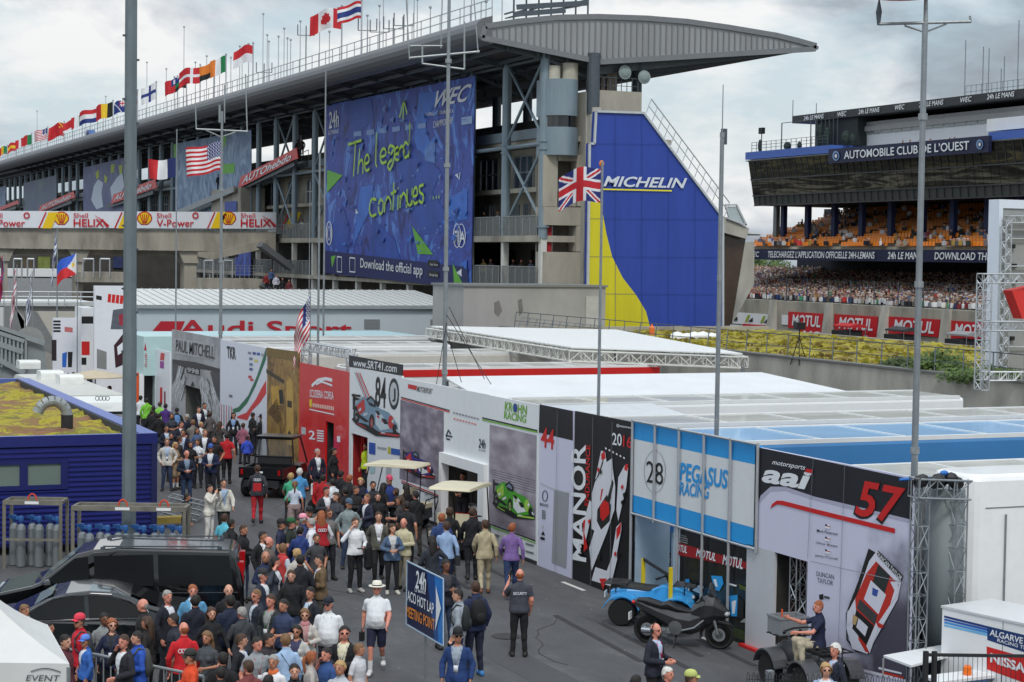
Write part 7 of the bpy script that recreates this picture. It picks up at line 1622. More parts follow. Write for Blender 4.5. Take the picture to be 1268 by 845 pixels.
# --- golf carts
cream=pm((206,198,172),.5,var=.06)
def golf(label,px_,py_,ang,X,bodyc):
 t=vehicle('golf_cart',label,'golf cart',px_,py_,ang,X=X,group='golf carts beside the stands')
 for x in(.8,-.8):
  for s in(1,-1):wheel('wheel',t,(x,s*.5,.22),.22,.18,WHITE)
 bc=pm(bodyc,.4,coat=.3)
 auto_bevel(MB().loft([[(x,-w,z0),(x,w,z0),(x,w*.92,z1),(x,-w*.92,z1)]for x,w,z0,z1 in((-1.15,.52,.3,.62),(-.35,.58,.25,.62),(-.3,.58,.2,.34),(.6,.58,.2,.34),(.7,.55,.22,.8),(1.2,.42,.3,.68))]).build('body',bc,t,world=False),.03)
 MB().box(-.5,.05,-.52,.52,.63,.76).box(-1.15,-.75,-.52,.52,.63,.76).build('seat_cushion',cream,t,world=False);
 for s in(1,-1):MB().loft([[(x,s*.27-w,z),(x,s*.27+w,z),(x+.08,s*.27+w,z),(x+.08,s*.27-w,z)]for x,w,z in((-.56,.22,.82),(-.6,.24,.95),(-.64,.22,1.2))]).build('seat_back',cream,t,world=False)
 m=MB()
 for s in(1,-1):m.tube((-.7,s*.52,.6),(-.75,s*.52,1.86),.018,6).tube((.75,s*.5,.75),(.5,s*.52,1.86),.018,6)
 m.path([(-1.2,-.5,.4),(-1.35,-.5,.95),(-1.35,.5,.95),(-1.2,.5,.4)],.02,6).tube((.62,-.25,.75),(.4,-.25,1.02),.02,6); m.lathe((.38,-.25,1.02),[(.16,-.01),(.18,0),(.16,.01)],14); m.build('frame',BLACK,t,world=False)
 rf_=MB().loft([[(x,-w,z),(x,w,z),(x,w*.96,z+h),(x,-w*.96,z+h)]for x,w,z,h in((-1.05,.56,1.86,.03),(-.98,.62,1.86,.08),(0,.64,1.87,.11),(.62,.62,1.86,.08),(.7,.56,1.85,.03))]).build('roof',cream,t,world=False); auto_bevel(rf_,.02)
 return t
golf('cream roofed golf cart in front of the open white portal',572,690,70,18.75,(30,32,36)); golf('cream roofed golf cart beside the 84 stand among the black dressed group',484,652,160,18.6,(34,30,34))
# red pit scooter near the red stand
t=vehicle('scooter','small red scooter with white front beside the red stand','scooter',406,632,150,X=17.6)
for x in(.55,-.55):wheel('wheel',t,(x,0,.22),.22,.1)
auto_bevel(MB().loft([[(x,-w,z0),(x,w,z0),(x,w*.6,z1),(x,-w*.6,z1)]for x,w,z0,z1 in((-.8,.08,.6,.72),(-.4,.17,.35,.78),(-.05,.15,.25,.76),(.1,.16,.25,.32),(.35,.17,.28,.4),(.45,.2,.35,1.0),(.55,.12,.5,.98))]).build('body',RED,t,world=False),.03)
MB().box(.5,.56,-.14,.14,.6,.95).build('front_panel',WHITE,t,world=False); MB().tube((.42,-.3,1.05),(.42,.3,1.05),.02,6).build('handlebar',BLACK,t,world=False); MB().box(-.7,-.05,-.12,.12,.78,.84).build('seat',BLACK,t,world=False)
# --- gas bottle racks
def rack(label,px0,px1,ytop,d,n,hide=0):
 A=CAM+ray(px0,ytop)/ray(px0,ytop).dot(FF)*d; B_=CAM+ray(px1,ytop+3)/ray(px1,ytop+3).dot(FF)*d; zt=A.z; B_.z=zt
 t=thing('bottle_rack',label,'rack',(A.x,A.y,0)); back=_f0*.7
 m=MB().obox(A,B_,.1,.12).obox(A+back,B_+back,.1,.1)
 for q in(A,B_):m.obox((q.x,q.y,0),q,.08,.08,(1,0,0)).obox((q.x+back.x,q.y+back.y,0),q+back,.08,.08,(1,0,0)).obox(q,q+back,.08,.08)
 m.obox(Vector((A.x,A.y,.75)),Vector((B_.x,B_.y,.75)),.03,.06); m.build('frame',pm((126,122,112),.6,.3,var=.3),t)
 for f in(.45,.82)if n>8 else(.5,):
  c=A.lerp(B_,f); m=MB(); prev=None
  for k in range(9):a=math.pi*k/8; q=c+_r0*(.11*math.cos(a))+Vector((0,0,.06+.16*math.sin(a))); prev is not None and m.tube(prev,q,.022,6); prev=q
  m.build('lifting_eye',pm((206,70,44),.5),t); MB().obox(c-_r0*.18+Vector((0,0,.0))-_f0*.06,c+_r0*.18-_f0*.06,.01,.07).build('label_plate',WHITE,t)
 for k in range(n):
  f=(k+.6)/(n+.2); c=A.lerp(B_,f)+_f0*(.25 if k%2 else .45); h=1.12
  g=thing('gas_cylinder','grey gas cylinder with blue valve guard standing in the %s'%('short left rack' if n<8 else 'long rack beside the lamp post'),'gas cylinder',(c.x,c.y,0),0,'gas cylinders in the short rack' if n<8 else 'gas cylinders in the long rack')
  MB().lathe((c.x,c.y,0),[(.1,0),(.125,.03),(.125,h-.14),(.1,h-.05),(.05,h)],14).build('cylinder',pm((128,134,138),.4,.4,var=.12),g,smooth=False)
  m=MB().tube((c.x,c.y,h),(c.x,c.y,h+.09),.03,8).lathe((c.x,c.y,h+.06),[(.055,0),(.068,.03),(.068,.11),(.05,.15)],8).box(c.x-.14,c.x+.02,c.y-.04,c.y+.04,h+.12,h+.2); m.build('valve_guard',pm((40,92,156),.6),g)
 return t
rack('short steel bottle rack with orange lifting eye before the blue cabin',5,75,622,47.6,6); rack('long steel bottle rack with two orange lifting eyes beside the lamp post',90,228,629,46.2,12)
# stack of barriers near the cabin corner
t=thing('barrier_stack','stack of folded grey crowd barriers lying at the blue cabin corner','barrier',(11.6,48,0)); m=MB()
A=PZ(196,628,.5);
for k in range(5):
 a=A+Vector((.1*k,.12*k,-.3+k*.13)); b_=a+_r0*1.1+Vector((0,0,-.25)); m.tube(a,b_,.022,6).tube(a+_f0*.8,b_+_f0*.8,.022,6)
 for j in range(7):m.tube(a.lerp(b_,j/6),a.lerp(b_,j/6)+_f0*.8,.012,4)
m.build('barrier',STEEL,t)
m=MB(); a=PZ(205,640,.3); m.box(a.x-.3,a.x+.7,a.y-.2,a.y+.2,.12,.3); m.build('wooden_pallet',pm((150,130,60),.8,var=.3),t)
# --- sign
SN=thing('direction_sign','blue sign reading 24h Le Mans ACO hot lap meeting point with white arrow','sign',tuple(PX(524,800,11.6)))
SN.location.z=0; WL[SN.name]=tuple(SN.location); F=Face('X',11.6,SN)
cor=[(504,695),(549,717),(549,800),(503,773)]
nv2=pm((20,34,70),.35,var=.1); bl2=pm((34,120,200),.35,var=.05)
pxbox(MB(),F,cor,.03).build('panel',nv2,SN); F.polys([([(528,706.7),(549,717),(549,800),(538,793)],pm((26,76,140),.35)),([(538,711.6),(549,717),(549,800),(543,796)],bl2)],1,'gradient_print')
def P9(x,y):return(430+x/4.696,690+y/4.696)
F.text('24h',P9(395,180),P9(457,200),P9(397,75),WH,.05,.15,5); F.text('LE MANS',P9(393,200),P9(455,218),P9(393,182),WH,.01,0,5)
F.text('ACO HOT LAP',P9(350,252),P9(503,334),P9(350,190),WH,.03,0,5); F.text('MEETING POINT',P9(345,345),P9(508,428),P9(345,282),pm((232,140,40),.5),.03,0,5)
F.poly([P9(515,165),P9(545,298),P9(510,430),P9(516,340),P9(516,260)],WH,6,'arrow')
m=MB();
for a,b in zip(cor,cor[1:]+cor[:1]):m.obox(F.P(*a,1),F.P(*b,1),.02,.02)
m.build('edge',pm((170,190,210),.4),SN)
pb=F.P(524,775,0); MB().tube((11.65,pb.y,0),(11.65,pb.y,pb.z),.022,8).build('pole',STEEL,SN)
# --- tent bottom left
A=PZ(85,822,2.15); t=thing('gazebo','white peaked gazebo at the bottom left corner with printed valance','tent',(A.x,A.y,0)); tm=pm((206,206,204),.6,var=.08,scale=1)
dA=HEAD-rad(20); fA=Vector((math.sin(dA),math.cos(dA),0)); Bq=A-_r0*3; Cq=A+fA*3; Dq=Bq+fA*3; ap=(A+Dq)*.5+Vector((0,0,1.15)); ap2=ap
def grid_tri(m,p0,p1,ap,n=8,sag=.12):
 rows=[]
 for j in range(n+1):
  v=j/n; rows.append([p0.lerp(p1,u/n).lerp(ap,v)-Vector((0,0,sag*math.sin(math.pi*v)*(1-v*.3)))for u in range(n+1)])
 for j in range(n):
  for i in range(n):m.add([rows[j][i],rows[j][i+1],rows[j+1][i+1],rows[j+1][i]],[(0,1,2,3)])
m=MB();
for a,b in((A,Bq),(A,Cq),(Cq,Dq),(Bq,Dq)):grid_tri(m,a,b,ap)
m.build('canopy',tm,t,smooth=True)
m=MB()
for a,b in((A,Bq),(A,Cq),(Cq,Dq),(Bq,Dq)):m.prism([a,b,b-Vector((0,0,.32)),a-Vector((0,0,.32))],tuple((_f0 if abs((a-b).dot(_r0))>2 else _r0)*.01))
m.build('valance',tm,t); m=MB()
for q in(A,Bq,Cq,Dq):m.tube((q.x,q.y,0),(q.x,q.y,2.1),.03,6)
m.build('leg',STEEL,t)
class Plane2:
 def __init__(s,o,u,p):s.o,s.u,s.p=o,u,p
def ptext(s,o,u,v,mat,parent,bold=0.,shear=0.):
 vs,fs=text_mesh(s,bold,shear); MB().add([o+u*x+v*y for x,y in vs],fs).build('lettering',mat,parent)
ptext('EVENT',A-_r0*.62-_f0*.02+Vector((0,0,-.26)),_r0*.5,Vector((0,0,.09)),DSTEEL,t,.0,.2)
m=MB(); pr=None
for k in range(9):q=A-_r0*(.55-k*.055)-_f0*.02+Vector((0,0,-.12+.05*math.sin(k*.4))); pr is not None and m.obox(pr,q,.005,.012); pr=q
m.build('swoosh',DSTEEL,t)
# --- barriers
def barrier(label,A,B_,n,zt=1.1,name='crowd_barrier',r=.012):
 t=thing(name,label,'barrier',((A.x+B_.x)/2,(A.y+B_.y)/2,0)); A=Vector((A.x,A.y,zt)); B_=Vector((B_.x,B_.y,zt)); dn=Vector((0,0,zt-.18))
 MB().tube(A,B_,.028,8).tube(A-dn,B_-dn,.02,8).tube(A,A-Vector((0,0,zt)),.022,8).tube(B_,B_-Vector((0,0,zt)),.022,8).build('frame',GALV,t)
 m=MB().tube((0,0,0),(0,0,zt-.2),r,6); o=m.build('bar',GALV,t,world=False); base=o.data; bpy.data.objects.remove(o)
 for i in range(1,n):q=A.lerp(B_,i/n)-dn; o=bpy.data.objects.new('bar',base); COL.objects.link(o); o.parent=t; o.location=(q.x-t.location.x,q.y-t.location.y,q.z)
 return t
barrier('grey tubular crowd barrier beside the white gazebo',PZ(66,800,1.1),PZ(252,838,1.1),20,r=.014)
def at_d(x,y,d):r_=ray(x,y); return CAM+r_/r_.dot(FF)*d
t=thing('mesh_fence','dark wire mesh fence with rounded tops along the bottom right corner','fence',tuple(at_d(1050,845,31))); WL[t.name]=tuple(t.location)
A=at_d(925,838,31.2); B_=at_d(1146,828,31.0); A.z=B_.z=1.22; C_=at_d(1300,812,31.0); zt=at_d(1268,814,31).z
m=MB(); n=66
for i in range(n+1):
 q=A.lerp(B_,i/n); m.tube((q.x,q.y,0),(q.x,q.y,1.22),.006,3)
 if i<n and i%2==0:q2=A.lerp(B_,(i+1)/n); m.tube(q,q.lerp(q2,.5)+Vector((0,0,.05)),.006,3).tube(q.lerp(q2,.5)+Vector((0,0,.05)),q2,.006,3)
for h in(.2,.45,.7,.95,1.15):m.tube((A.x,A.y,h),(B_.x,B_.y,h),.006,3)
m.build('mesh',DARK,t,kind='stuff'); B2=Vector((B_.x,B_.y,zt+.02)); C2=Vector((C_.x,C_.y,zt+.02))
MB().obox(B2,C2,.05,.05).build('top_rail',DARK,t)
for q in(B_,B_.lerp(C_,.07)):MB().box(q.x-.035,q.x+.035,q.y-.035,q.y+.035,0,zt+.08).build('post',DARK,t)
m=MB(); q0=B_.lerp(C_,.07)
for i in range(24):q=q0.lerp(C_,i/24); m.tube((q.x,q.y,0),(q.x,q.y,zt),.005,3)
for h in(.3,.6,.9):m.tube((q0.x,q0.y,h),(C_.x,C_.y,h),.005,3)
m.build('mesh',DARK,t,kind='stuff')
q=at_d(953,845,31.3); MB().box(q.x-.06,q.x+.06,q.y-.05,q.y+.05,0,1.28).build('post',STEEL,t)
# table and cart roof
t=thing('table','white folding table behind the dark mesh fence','table',tuple(at_d(1140,840,33))); t.location.z=0; WL[t.name]=tuple(t.location)
cn=[at_d(*q)for q in((1094,812,33.2),(1168,810,34.2),(1192,822,33.6),(1128,827,32.4))]
for q in cn:q.z=1.12
MB().prism(cn,(0,0,.04)).build('top',WHITE,t); m=MB()
for q in cn:m.tube((q.x,q.y,0),(q.x,q.y,1.1),.018,6)
m.build('legs',ALU,t)
t=thing('service_trolley','low white topped trolley with orange beacon beside the table','trolley',tuple(at_d(1195,842,32.3))); t.location.z=0; WL[t.name]=tuple(t.location)
cn=[at_d(*q)for q in((1146,830,32.2),(1215,826,32.8),(1232,833,32.3),(1160,838,31.7))]
for q in cn:q.z=.98
MB().prism(cn,(0,0,.05)).build('top',WHITE,t); q=at_d(1198,833,32.3); MB().lathe((q.x,q.y,1.03),[(.07,0),(.075,.02),(.07,.14),(.04,.17)],12).build('beacon',pm((236,110,20),.3),t)
cs=(cn[0]+cn[2])*.5; MB().box(cs.x-.4,cs.x+.4,cs.y-.25,cs.y+.25,.25,.97).build('body',pm((60,90,130),.5),t)
# white truck and booth at right
t=thing('box_truck','tall white rounded box truck body at the right edge behind the team booth','truck',(24,28,0)); Yk=28.3
a=PY(1202,600,Yk); zt=4.22; m=MB(); R_=.35
def rrect(z,ins=0):
 x0,x1,y0,y1=a.x+ins,a.x+9,Yk+ins,Yk+1.4-ins; return[(x0+R_-R_*math.cos(t_),y0+R_-R_*math.sin(t_),z)for t_ in[math.pi/2*k/5 for k in range(6)]]+[(x1,y0,z),(x1,y1,z)]+[(x0+R_-R_*math.cos(t_),y1-R_+R_*math.sin(t_),z)for t_ in[math.pi/2*(5-k)/5 for k in range(6)]]
wt=pm((232,233,233),.35,var=.05,coat=.4)
m.loft([rrect(.6),rrect(zt-.12),rrect(zt-.04,.04),rrect(zt,.12)]); m.build('body',wt,t)
x1=PY(1243,700,Yk).x; MB().tube((x1,Yk-.03,.9),(x1,Yk-.03,zt-.75),.02,6).build('door_bar',STEEL,t); m=MB(); m.obox((a.x+.35,Yk-.005,zt-.62),(a.x+4,Yk-.005,zt-.62),.01,.02).box(x1-.1,x1+.35,Yk-.06,Yk-.01,1.55,1.6).box(x1-.1,x1-.02,Yk-.05,Yk-.01,1.5,1.66); m.build('door_hinge_line',STEEL,t)
m=MB()
for z in(3.9,1.3):m.box(a.x-.05,a.x+.02,Yk+.3,Yk+.42,z,z+.16)
m.build('marker_lamp',DSTEEL,t); MB().box(a.x+.5,a.x+8.5,Yk+.2,Yk+1.2,0.1,.6).build('chassis',DARK,t)
P0=PY(1167,750,27.3); ub=Vector((.198,-.98,0)); nb=Vector((-.98,-.198,0)); zt=P0.z
t=thing('team_booth','white team booth with blue wave stripes and red sponsor panel bottom right','booth',(P0.x,P0.y,0))
Lb=5.0; A0=Vector((P0.x,P0.y,0)); m=MB()
def bprism(u0,u1,d0,d1,z0,z1,mat,name):c=[A0+ub*u0-nb*d0,A0+ub*u1-nb*d0,A0+ub*u1-nb*d1,A0+ub*u0-nb*d1]; return MB().prism([(q.x,q.y,z0)for q in c],(0,0,z1-z0)).build(name,mat,t)
bprism(0,Lb,0,1.3,0,zt-.04,WHITE,'body'); bprism(-.02,Lb,-.02,1.32,zt-.038,zt,pm((204,206,208),.4,var=.06),'top'); bprism(1.385,1.395,-.004,0,0,zt-.05,DSTEEL,'panel_joint')
def bp(x,y,ly=1):r_=ray(x,y); o=A0+nb*(.004*ly); return CAM+r_*((o-CAM).dot(nb)/r_.dot(nb))
def bq(pts,mat,name,ly=1):MB().poly([bp(x,y,ly)for x,y in pts]).build(name,mat,t)
def C8(x,y):return(1068+x/2.77,540+y/2.77)
for k,c in enumerate(((20,50,120),(30,90,170),(60,140,210),(110,180,225))):bq([C8(280,616+k*10),C8(428,652+k*9),C8(428,660+k*9),C8(280,623+k*10)],pm(c,.4),'wave_stripe')
bq([C8(428,652),C8(700,718),C8(700,790),C8(428,700)],pm((22,56,110),.4,var=.2),'blue_panel'); bq([C8(426,722),C8(700,800),C8(700,900),C8(426,800)],RED,'red_panel')
def bt(s_,a,b_,c,bold=.03,sh=0.):a,b_,c=bp(*a,3),bp(*b_,3),bp(*c,3); vs,fs=text_mesh(s_,bold,sh); MB().add([a+(b_-a)*x+(c-a)*y for x,y in vs],fs).build('lettering',WH,t)
bt('ALGARVE PRO',C8(436,684),C8(610,730),C8(436,662),.04,.1); bt('RACING TEAM',C8(462,706),C8(590,742),C8(462,694),.02,.1); bt('NISSAN',C8(438,776),C8(590,826),C8(440,744),.1)
#  PEOPLE
# one continuous voxel-fused body per pose; clothing is shells lifted off that body; people share this mesh data
POSES={'stand':((-.26,.03,1.15),(-.25,-.08,.90),(.26,.03,1.15),(.24,-.07,.90),(-.10,-.02,.50),(-.12,.03,.09),(.11,-.03,.50),(.14,.0,.09)),'walk':((-.25,.12,1.17),(-.27,.08,.92),(.25,-.08,1.16),(.22,-.26,.98),(-.10,-.17,.52),(-.10,-.20,.10),(.10,.04,.50),(.10,.34,.19)),'fold':((-.27,-.03,1.17),(-.02,-.24,1.19),(.27,-.03,1.17),(.03,-.27,1.15),(-.11,-.02,.50),(-.14,.02,.09),(.11,-.03,.50),(.14,.0,.09)),'hold':((-.26,.0,1.15),(-.08,-.27,1.12),(.26,.0,1.15),(.08,-.27,1.14),(-.10,-.02,.50),(-.11,.03,.09),(.11,-.04,.50),(.13,-.02,.09)),'phone':((-.34,-.07,1.24),(-.14,-.07,1.50),(.26,.0,1.15),(.12,-.24,1.08),(-.10,-.02,.50),(-.12,.03,.09),(.11,-.03,.50),(.13,.0,.09)),'photo':((-.25,-.2,1.28),(-.07,-.26,1.52),(.25,-.2,1.28),(.07,-.26,1.52),(-.10,-.02,.50),(-.12,.03,.09),(.11,-.03,.50),(.13,.0,.09)),'pocket':((-.31,.07,1.16),(-.20,-.05,.94),(.31,.07,1.16),(.20,-.05,.94),(-.11,-.03,.50),(-.15,.0,.09),(.11,-.02,.50),(.15,.02,.09)),'head':((-.37,.02,1.50),(-.14,.06,1.62),(.26,.03,1.15),(.24,-.08,.91),(-.10,-.02,.50),(-.12,.03,.09),(.11,-.03,.50),(.13,.0,.09)),'raise':((-.24,.04,1.15),(-.22,-.08,.91),(.30,-.12,1.22),(.22,-.24,1.46),(-.10,-.02,.50),(-.12,.03,.09),(.11,-.03,.50),(.13,.0,.09)),'sit':((-.22,-.26,1.30),(-.16,-.52,1.40),(.24,-.18,1.20),(.12,-.42,1.18),(-.20,-.40,.98),(-.24,-.34,.56),(.20,-.40,.98),(.24,-.34,.56)),'sitrest':((-.25,-.05,1.16),(-.14,-.30,1.06),(.25,-.05,1.16),(.14,-.30,1.06),(-.14,-.42,.95),(-.15,-.44,.52),(.14,-.42,.95),(.15,-.44,.52)),}
def seg(m,a,b,ra,rb,n=12):
 m.tube(a,b,ra,n,rb); m.ell(a,(ra,ra,ra),n,8); m.ell(b,(rb,rb,rb),n,8)
def body_mesh(pose,build,turn):
 P_=[Vector(p)for p in POSES[pose]]; m=MB(); bones=[]
 fw={'m':1.0,'f':.9,'fat':1.05}[build]; bel={'m':0,'f':0,'fat':.075}[build]; hipw={'m':.0,'f':.012,'fat':.02}[build]
 def ringp(z,rx,ry,yo=0.):return[(rx*math.cos(2*math.pi*k/20),yo+ry*math.sin(2*math.pi*k/20),z)for k in range(20)]
 m.loft([ringp(.84,.12+hipw,.09),ringp(.88,.158+hipw,.118),ringp(.95,.170+hipw,.128+bel*.4,-bel*.2),ringp(1.05,(.150 if build!='f' else .128)+bel*.5,.112+bel*.8,-bel*.6),ringp(1.15,(.146 if build!='f' else .122)+bel*.5,.110+bel*.8,-bel*.6),ringp(1.27,.165*fw+bel*.2,.120+bel*.3,-.008-bel*.2),ringp(1.36,.178*fw,.112),ringp(1.42,.152*fw,.092,.006),ringp(1.45,.11*fw,.076,.01),ringp(1.475,.085,.068,.012),ringp(1.49,.05,.05,.012)])
 if build=='f':
  for s in(-1,1):m.ell((s*.07,-.085,1.27),(.06,.055,.06),12,8)
 bones.append(('torso',Vector((0,0,.97)),Vector((0,0,1.40)),.15,.15)); bones.append(('torso',Vector((-.10,0,1.40)),Vector((.10,0,1.40)),.09,.09))
 seg(m,Vector((0,.012,1.44)),Vector((0,-.008,1.57)),.056 if build!='f' else .046,.054 if build!='f' else .046); bones.append(('neck',Vector((0,.01,1.475)),Vector((0,-.008,1.55)),.052,.052))
 hm=MB(); hm.ell((0,-.012,1.655),(.077,.098,.108),20,14); hm.ell((0,-.05,1.595),(.056,.06,.062),14,10); hm.ell((0,-.112,1.632),(.015,.024,.026),10,8); hm.ell((0,-.075,1.555),(.03,.028,.02),10,6); hm.ell((0,-.092,1.672),(.05,.02,.014),10,6)
 for s in(-1,1):hm.ell((s*.08,.002,1.64),(.012,.024,.032),8,6)
 ct,st=math.cos(turn),math.sin(turn); hv=[(x*ct-y*st,x*st+y*ct,z)for x,y,z in hm.v]; o=len(m.v); m.v+=hv; m.f+=[tuple(i+o for i in f)for f in hm.f]; m.mi+=[0]*len(hm.f)
 bones.append(('head',Vector((0,-.01,1.62)),Vector((0,-.01,1.68)),.09,.085))
 for s,e,w in((-1,P_[0],P_[1]),(1,P_[2],P_[3])):
  sh=Vector((s*.172*fw,.005,1.385)); am={'m':.92,'f':.8,'fat':1.1}[build]
  seg(m,sh,e,.054*am,.043*am); seg(m,e,w,.044*am,.029*am); m.ell(tuple(e.lerp(w,.3)),(.045*am,.045*am,.05*am),12,8)
  bones.append(('upper',sh,e,.055,.045)); bones.append(('fore',e,w,.044,.03))
  d=(w-e).normalized(); side=d.cross(Vector((s,0,0))).normalized()if abs(d.x)<.9 else Vector((0,0,1)); nrm=d.cross(side).normalized()
  pc=w+d*.05; m.loft([[w+side*(rw*math.cos(t))+nrm*(rh*math.sin(t))+d*q for t in[2*math.pi*k/12 for k in range(12)]]for q,rw,rh in((-.01,.026,.022),(.02,.036,.018),(.06,.042,.017),(.09,.038,.014))])
  for k in range(4):
   b0=w+d*.085+side*(-.03+.02*k); l=(.034,.042,.039,.03)[k]; b1=b0+(d*.9-nrm*.35*s).normalized()*l; b2=b1+(d*.45-nrm*.8*s).normalized()*l*.9; m.tube(b0,b1,.0105,7,.0098).tube(b1,b2,.0098,7,.0085).ell(b1,(.0098,)*3,6,4).ell(b2,(.0085,)*3,6,4)
  t0=w+d*.025+side*-.03; t1=t0+(d*.6-side*.8).normalized()*.035; t2=t1+(d*.95-side*.2-nrm*.2*s).normalized()*.03; m.tube(t0,t1,.0125,7,.0115).tube(t1,t2,.0115,7,.009).ell(t1,(.0115,)*3,6,4).ell(t2,(.009,)*3,6,4)
  bones.append(('hand',w+d*.01,w+d*.14,.04,.03))
 for s,k,a in((-1,P_[4],P_[5]),(1,P_[6],P_[7])):
  hp=Vector((s*.088,.0,.90)); seg(m,hp,k,.092,.060,14); seg(m,k,a,.058,.038,12); dd_=(a-k).normalized(); m.ell(tuple(k.lerp(a,.28)+Vector((0,.014,0))),(.054,.056,.09),12,8)
  bones.append(('thigh',hp,k,.09,.06)); bones.append(('shin',k,a,.056,.04))
  f0=a+Vector((0,.04,-.045)); f1=a+Vector((s*.02,-.15,-.055)); m.ell(tuple(f0),(.036,.045,.04),10,8); seg(m,a+Vector((0,.0,-.03)),f1,.04,.032,10); m.ell(tuple(f1),(.042,.05,.03),10,7)
  bones.append(('foot',a+Vector((0,.03,-.045)),f1,.05,.04))
 raw=m.build('raw',None,None); raw.data.update(); md=raw.modifiers.new('r','REMESH'); md.mode='VOXEL'; md.voxel_size=.0125; md.use_smooth_shade=True
 sm=raw.modifiers.new('s','SMOOTH'); sm.factor=.5; sm.iterations=2
 me=bpy.data.meshes.new_from_object(raw.evaluated_get(bpy.context.evaluated_depsgraph_get())); bpy.data.objects.remove(raw); me.name='body_'+pose
 n=len(me.vertices); co=np.empty(n*3,np.float32); me.vertices.foreach_get('co',co); co=co.reshape(-1,3); nf=len(me.polygons); ls=np.empty(nf,np.int32); me.polygons.foreach_get('loop_start',ls); lt=np.empty(nf,np.int32); me.polygons.foreach_get('loop_total',lt)
 lv=np.empty(len(me.loops),np.int32); me.loops.foreach_get('vertex_index',lv); F4=lv[ls[:,None]+np.minimum(np.arange(4)[None],lt[:,None]-1)]
 nm=np.empty(n*3,np.float32); me.vertices.foreach_get('normal',nm); nm=nm.reshape(-1,3); fc=co[F4].mean(1); fn=nm[F4].mean(1)
 best=np.full(nf,1e9); lab=np.zeros(nf,np.int32); tt=np.zeros(nf); names=[]
 for bi,(nme,a,b,ra,rb)in enumerate(bones):
  a=np.array(a); ab=np.array(b)-a; t=np.clip(((fc-a)@ab)/max(1e-9,ab@ab),0,1); ds=np.linalg.norm(fc-a-t[:,None]*ab,axis=1)-(ra+(rb-ra)*t); u=ds<best; best[u]=ds[u]; lab[u]=bi; tt[u]=t[u]; names.append(nme)
 names=np.array(names)[lab]
 return dict(me=me,co=co,nm=nm,F4=F4,fc=fc,fn=fn,nm_=names,t=tt,turn=turn,pose=pose,build=build,P=P_)
_bd,_sh={},{}
def body(pose,build,turn):
 k=(pose,build,turn)
 if k not in _bd:_bd[k]=body_mesh(pose,build,rad(turn))
 return _bd[k]
def shell(B,key):
 kk=(B['pose'],B['build'],round(B['turn'],2),key)
 if kk in _sh:return _sh[kk]
 fc,fn,nm_,t=B['fc'],B['fn'],B['nm_'],B['t']; z=fc[:,2]; isT=nm_=='torso'; isU=nm_=='upper'; isF=nm_=='fore'; isTh=nm_=='thigh'; isS=nm_=='shin'; isFt=nm_=='foot'; sit=B['pose'].startswith('sit'); neck=(nm_=='neck')&(t<.02)
 hem=.86 if key.startswith('jacket')else .90
 low=(isT|isTh)&(z>hem)&((~isTh)|(fc[:,1]>-.16)if sit else np.ones(len(z),bool)); off,wr=.011,.004
 front=(fn[:,1]<-.2)&(np.abs(fc[:,0])<.018+.075*np.clip((z-1.02)/.42,0,1))&(z>1.0)
 if key=='tee':mask=low|(isU&(t<.72))|neck
 elif key=='shirt':mask=low|isU|(isF&(t<.93))|neck
 elif key=='jacket':mask=(low|isU|(isF&(t<.95)))&~(front&isT); off,wr=.02,.008
 elif key=='jacketc':mask=low|isU|(isF&(t<.95))|neck; off,wr=.019,.008
 elif key=='vest':mask=low; off,wr=.026,.006
 elif key=='inner':mask=isT&(fn[:,1]<.1)&(z>.95)&(z<1.46); off=.009
 elif key=='trousers':mask=((isT&(z<1.0))|isTh|(isS&(t<.97))); off,wr=.011,.007
 elif key=='shorts':mask=((isT&(z<1.0))|(isTh&(t<.93))); off,wr=.018,.008
 elif key=='skirt':mask=((isT&(z<1.02))|(isTh&(t<.95))); off,wr=.03,.01
 elif key=='leggings':mask=((isT&(z<1.0))|isTh|(isS&(t<.95))); off,wr=.006,.002
 elif key=='socks':mask=isS&(t>.55); off,wr=.006,.001
 elif key=='shoes':mask=isFt|(isS&(t>.97)); off,wr=.014,0
 elif key in('hair','hairlong','bald','hairmid'):
  ct,st=math.cos(-B['turn']),math.sin(-B['turn']); lx=fc[:,0]*ct-fc[:,1]*st; ly=fc[:,0]*st+fc[:,1]*ct; hd=nm_=='head'
  line=1.70-np.clip((ly+.05)/.06,0,1)*.02; top_=(z>1.695)&(ly>-.085+np.clip((z-1.695)*-.3,-.03,0)); back=(ly>-.005)&(z>1.645); nape=(ly>.035)&(z>1.575)
  if key=='bald':mask=(hd|(nm_=='neck'))&nape&(z<1.675); off,wr=.006,.002
  else:mask=(hd|(nm_=='neck'))&(top_|back|nape|((ly>-.03)&(z>1.66))); off,wr=(.012,.009)if key=='hair' else(.02,.012)
  if key=='hairlong':mask=mask|((hd|(nm_=='neck'))&(ly>-.01)&(z>1.53))
 else:mask=isT
 idx=np.nonzero(mask)[0]
 if len(idx)==0:return None
 Fm=B['F4'][idx]; u,inv=np.unique(Fm,return_inverse=True); inv=inv.reshape(Fm.shape); c=B['co'][u]; nrm=B['nm'][u]
 w=(np.sin(c[:,0]*41+c[:,2]*13+2*np.sin(c[:,2]*9))+np.sin(c[:,2]*23-c[:,1]*37+3*np.sin(c[:,0]*11)+1.3))*wr*.42
 if key in('jacket','jacketc','shirt','vest'):off=off-np.clip((c[:,2]-1.28)/.1,0,1)*off*.45*(np.abs(c[:,0])>.12)
 c=c+nrm*(off+w)[:,None]
 if key in('jacket','jacketc','shirt','tee','vest'):
  k=np.clip((1.22-c[:,2])/.3,0,1)*(np.abs(c[:,0])<.2); c[:,0]*=1+.08*k; c[:,1]*=1+.10*k
 if key=='skirt':k=np.clip((.95-c[:,2])/.4,0,1); c[:,0]*=1+.25*k; c[:,1]*=1+.2*k
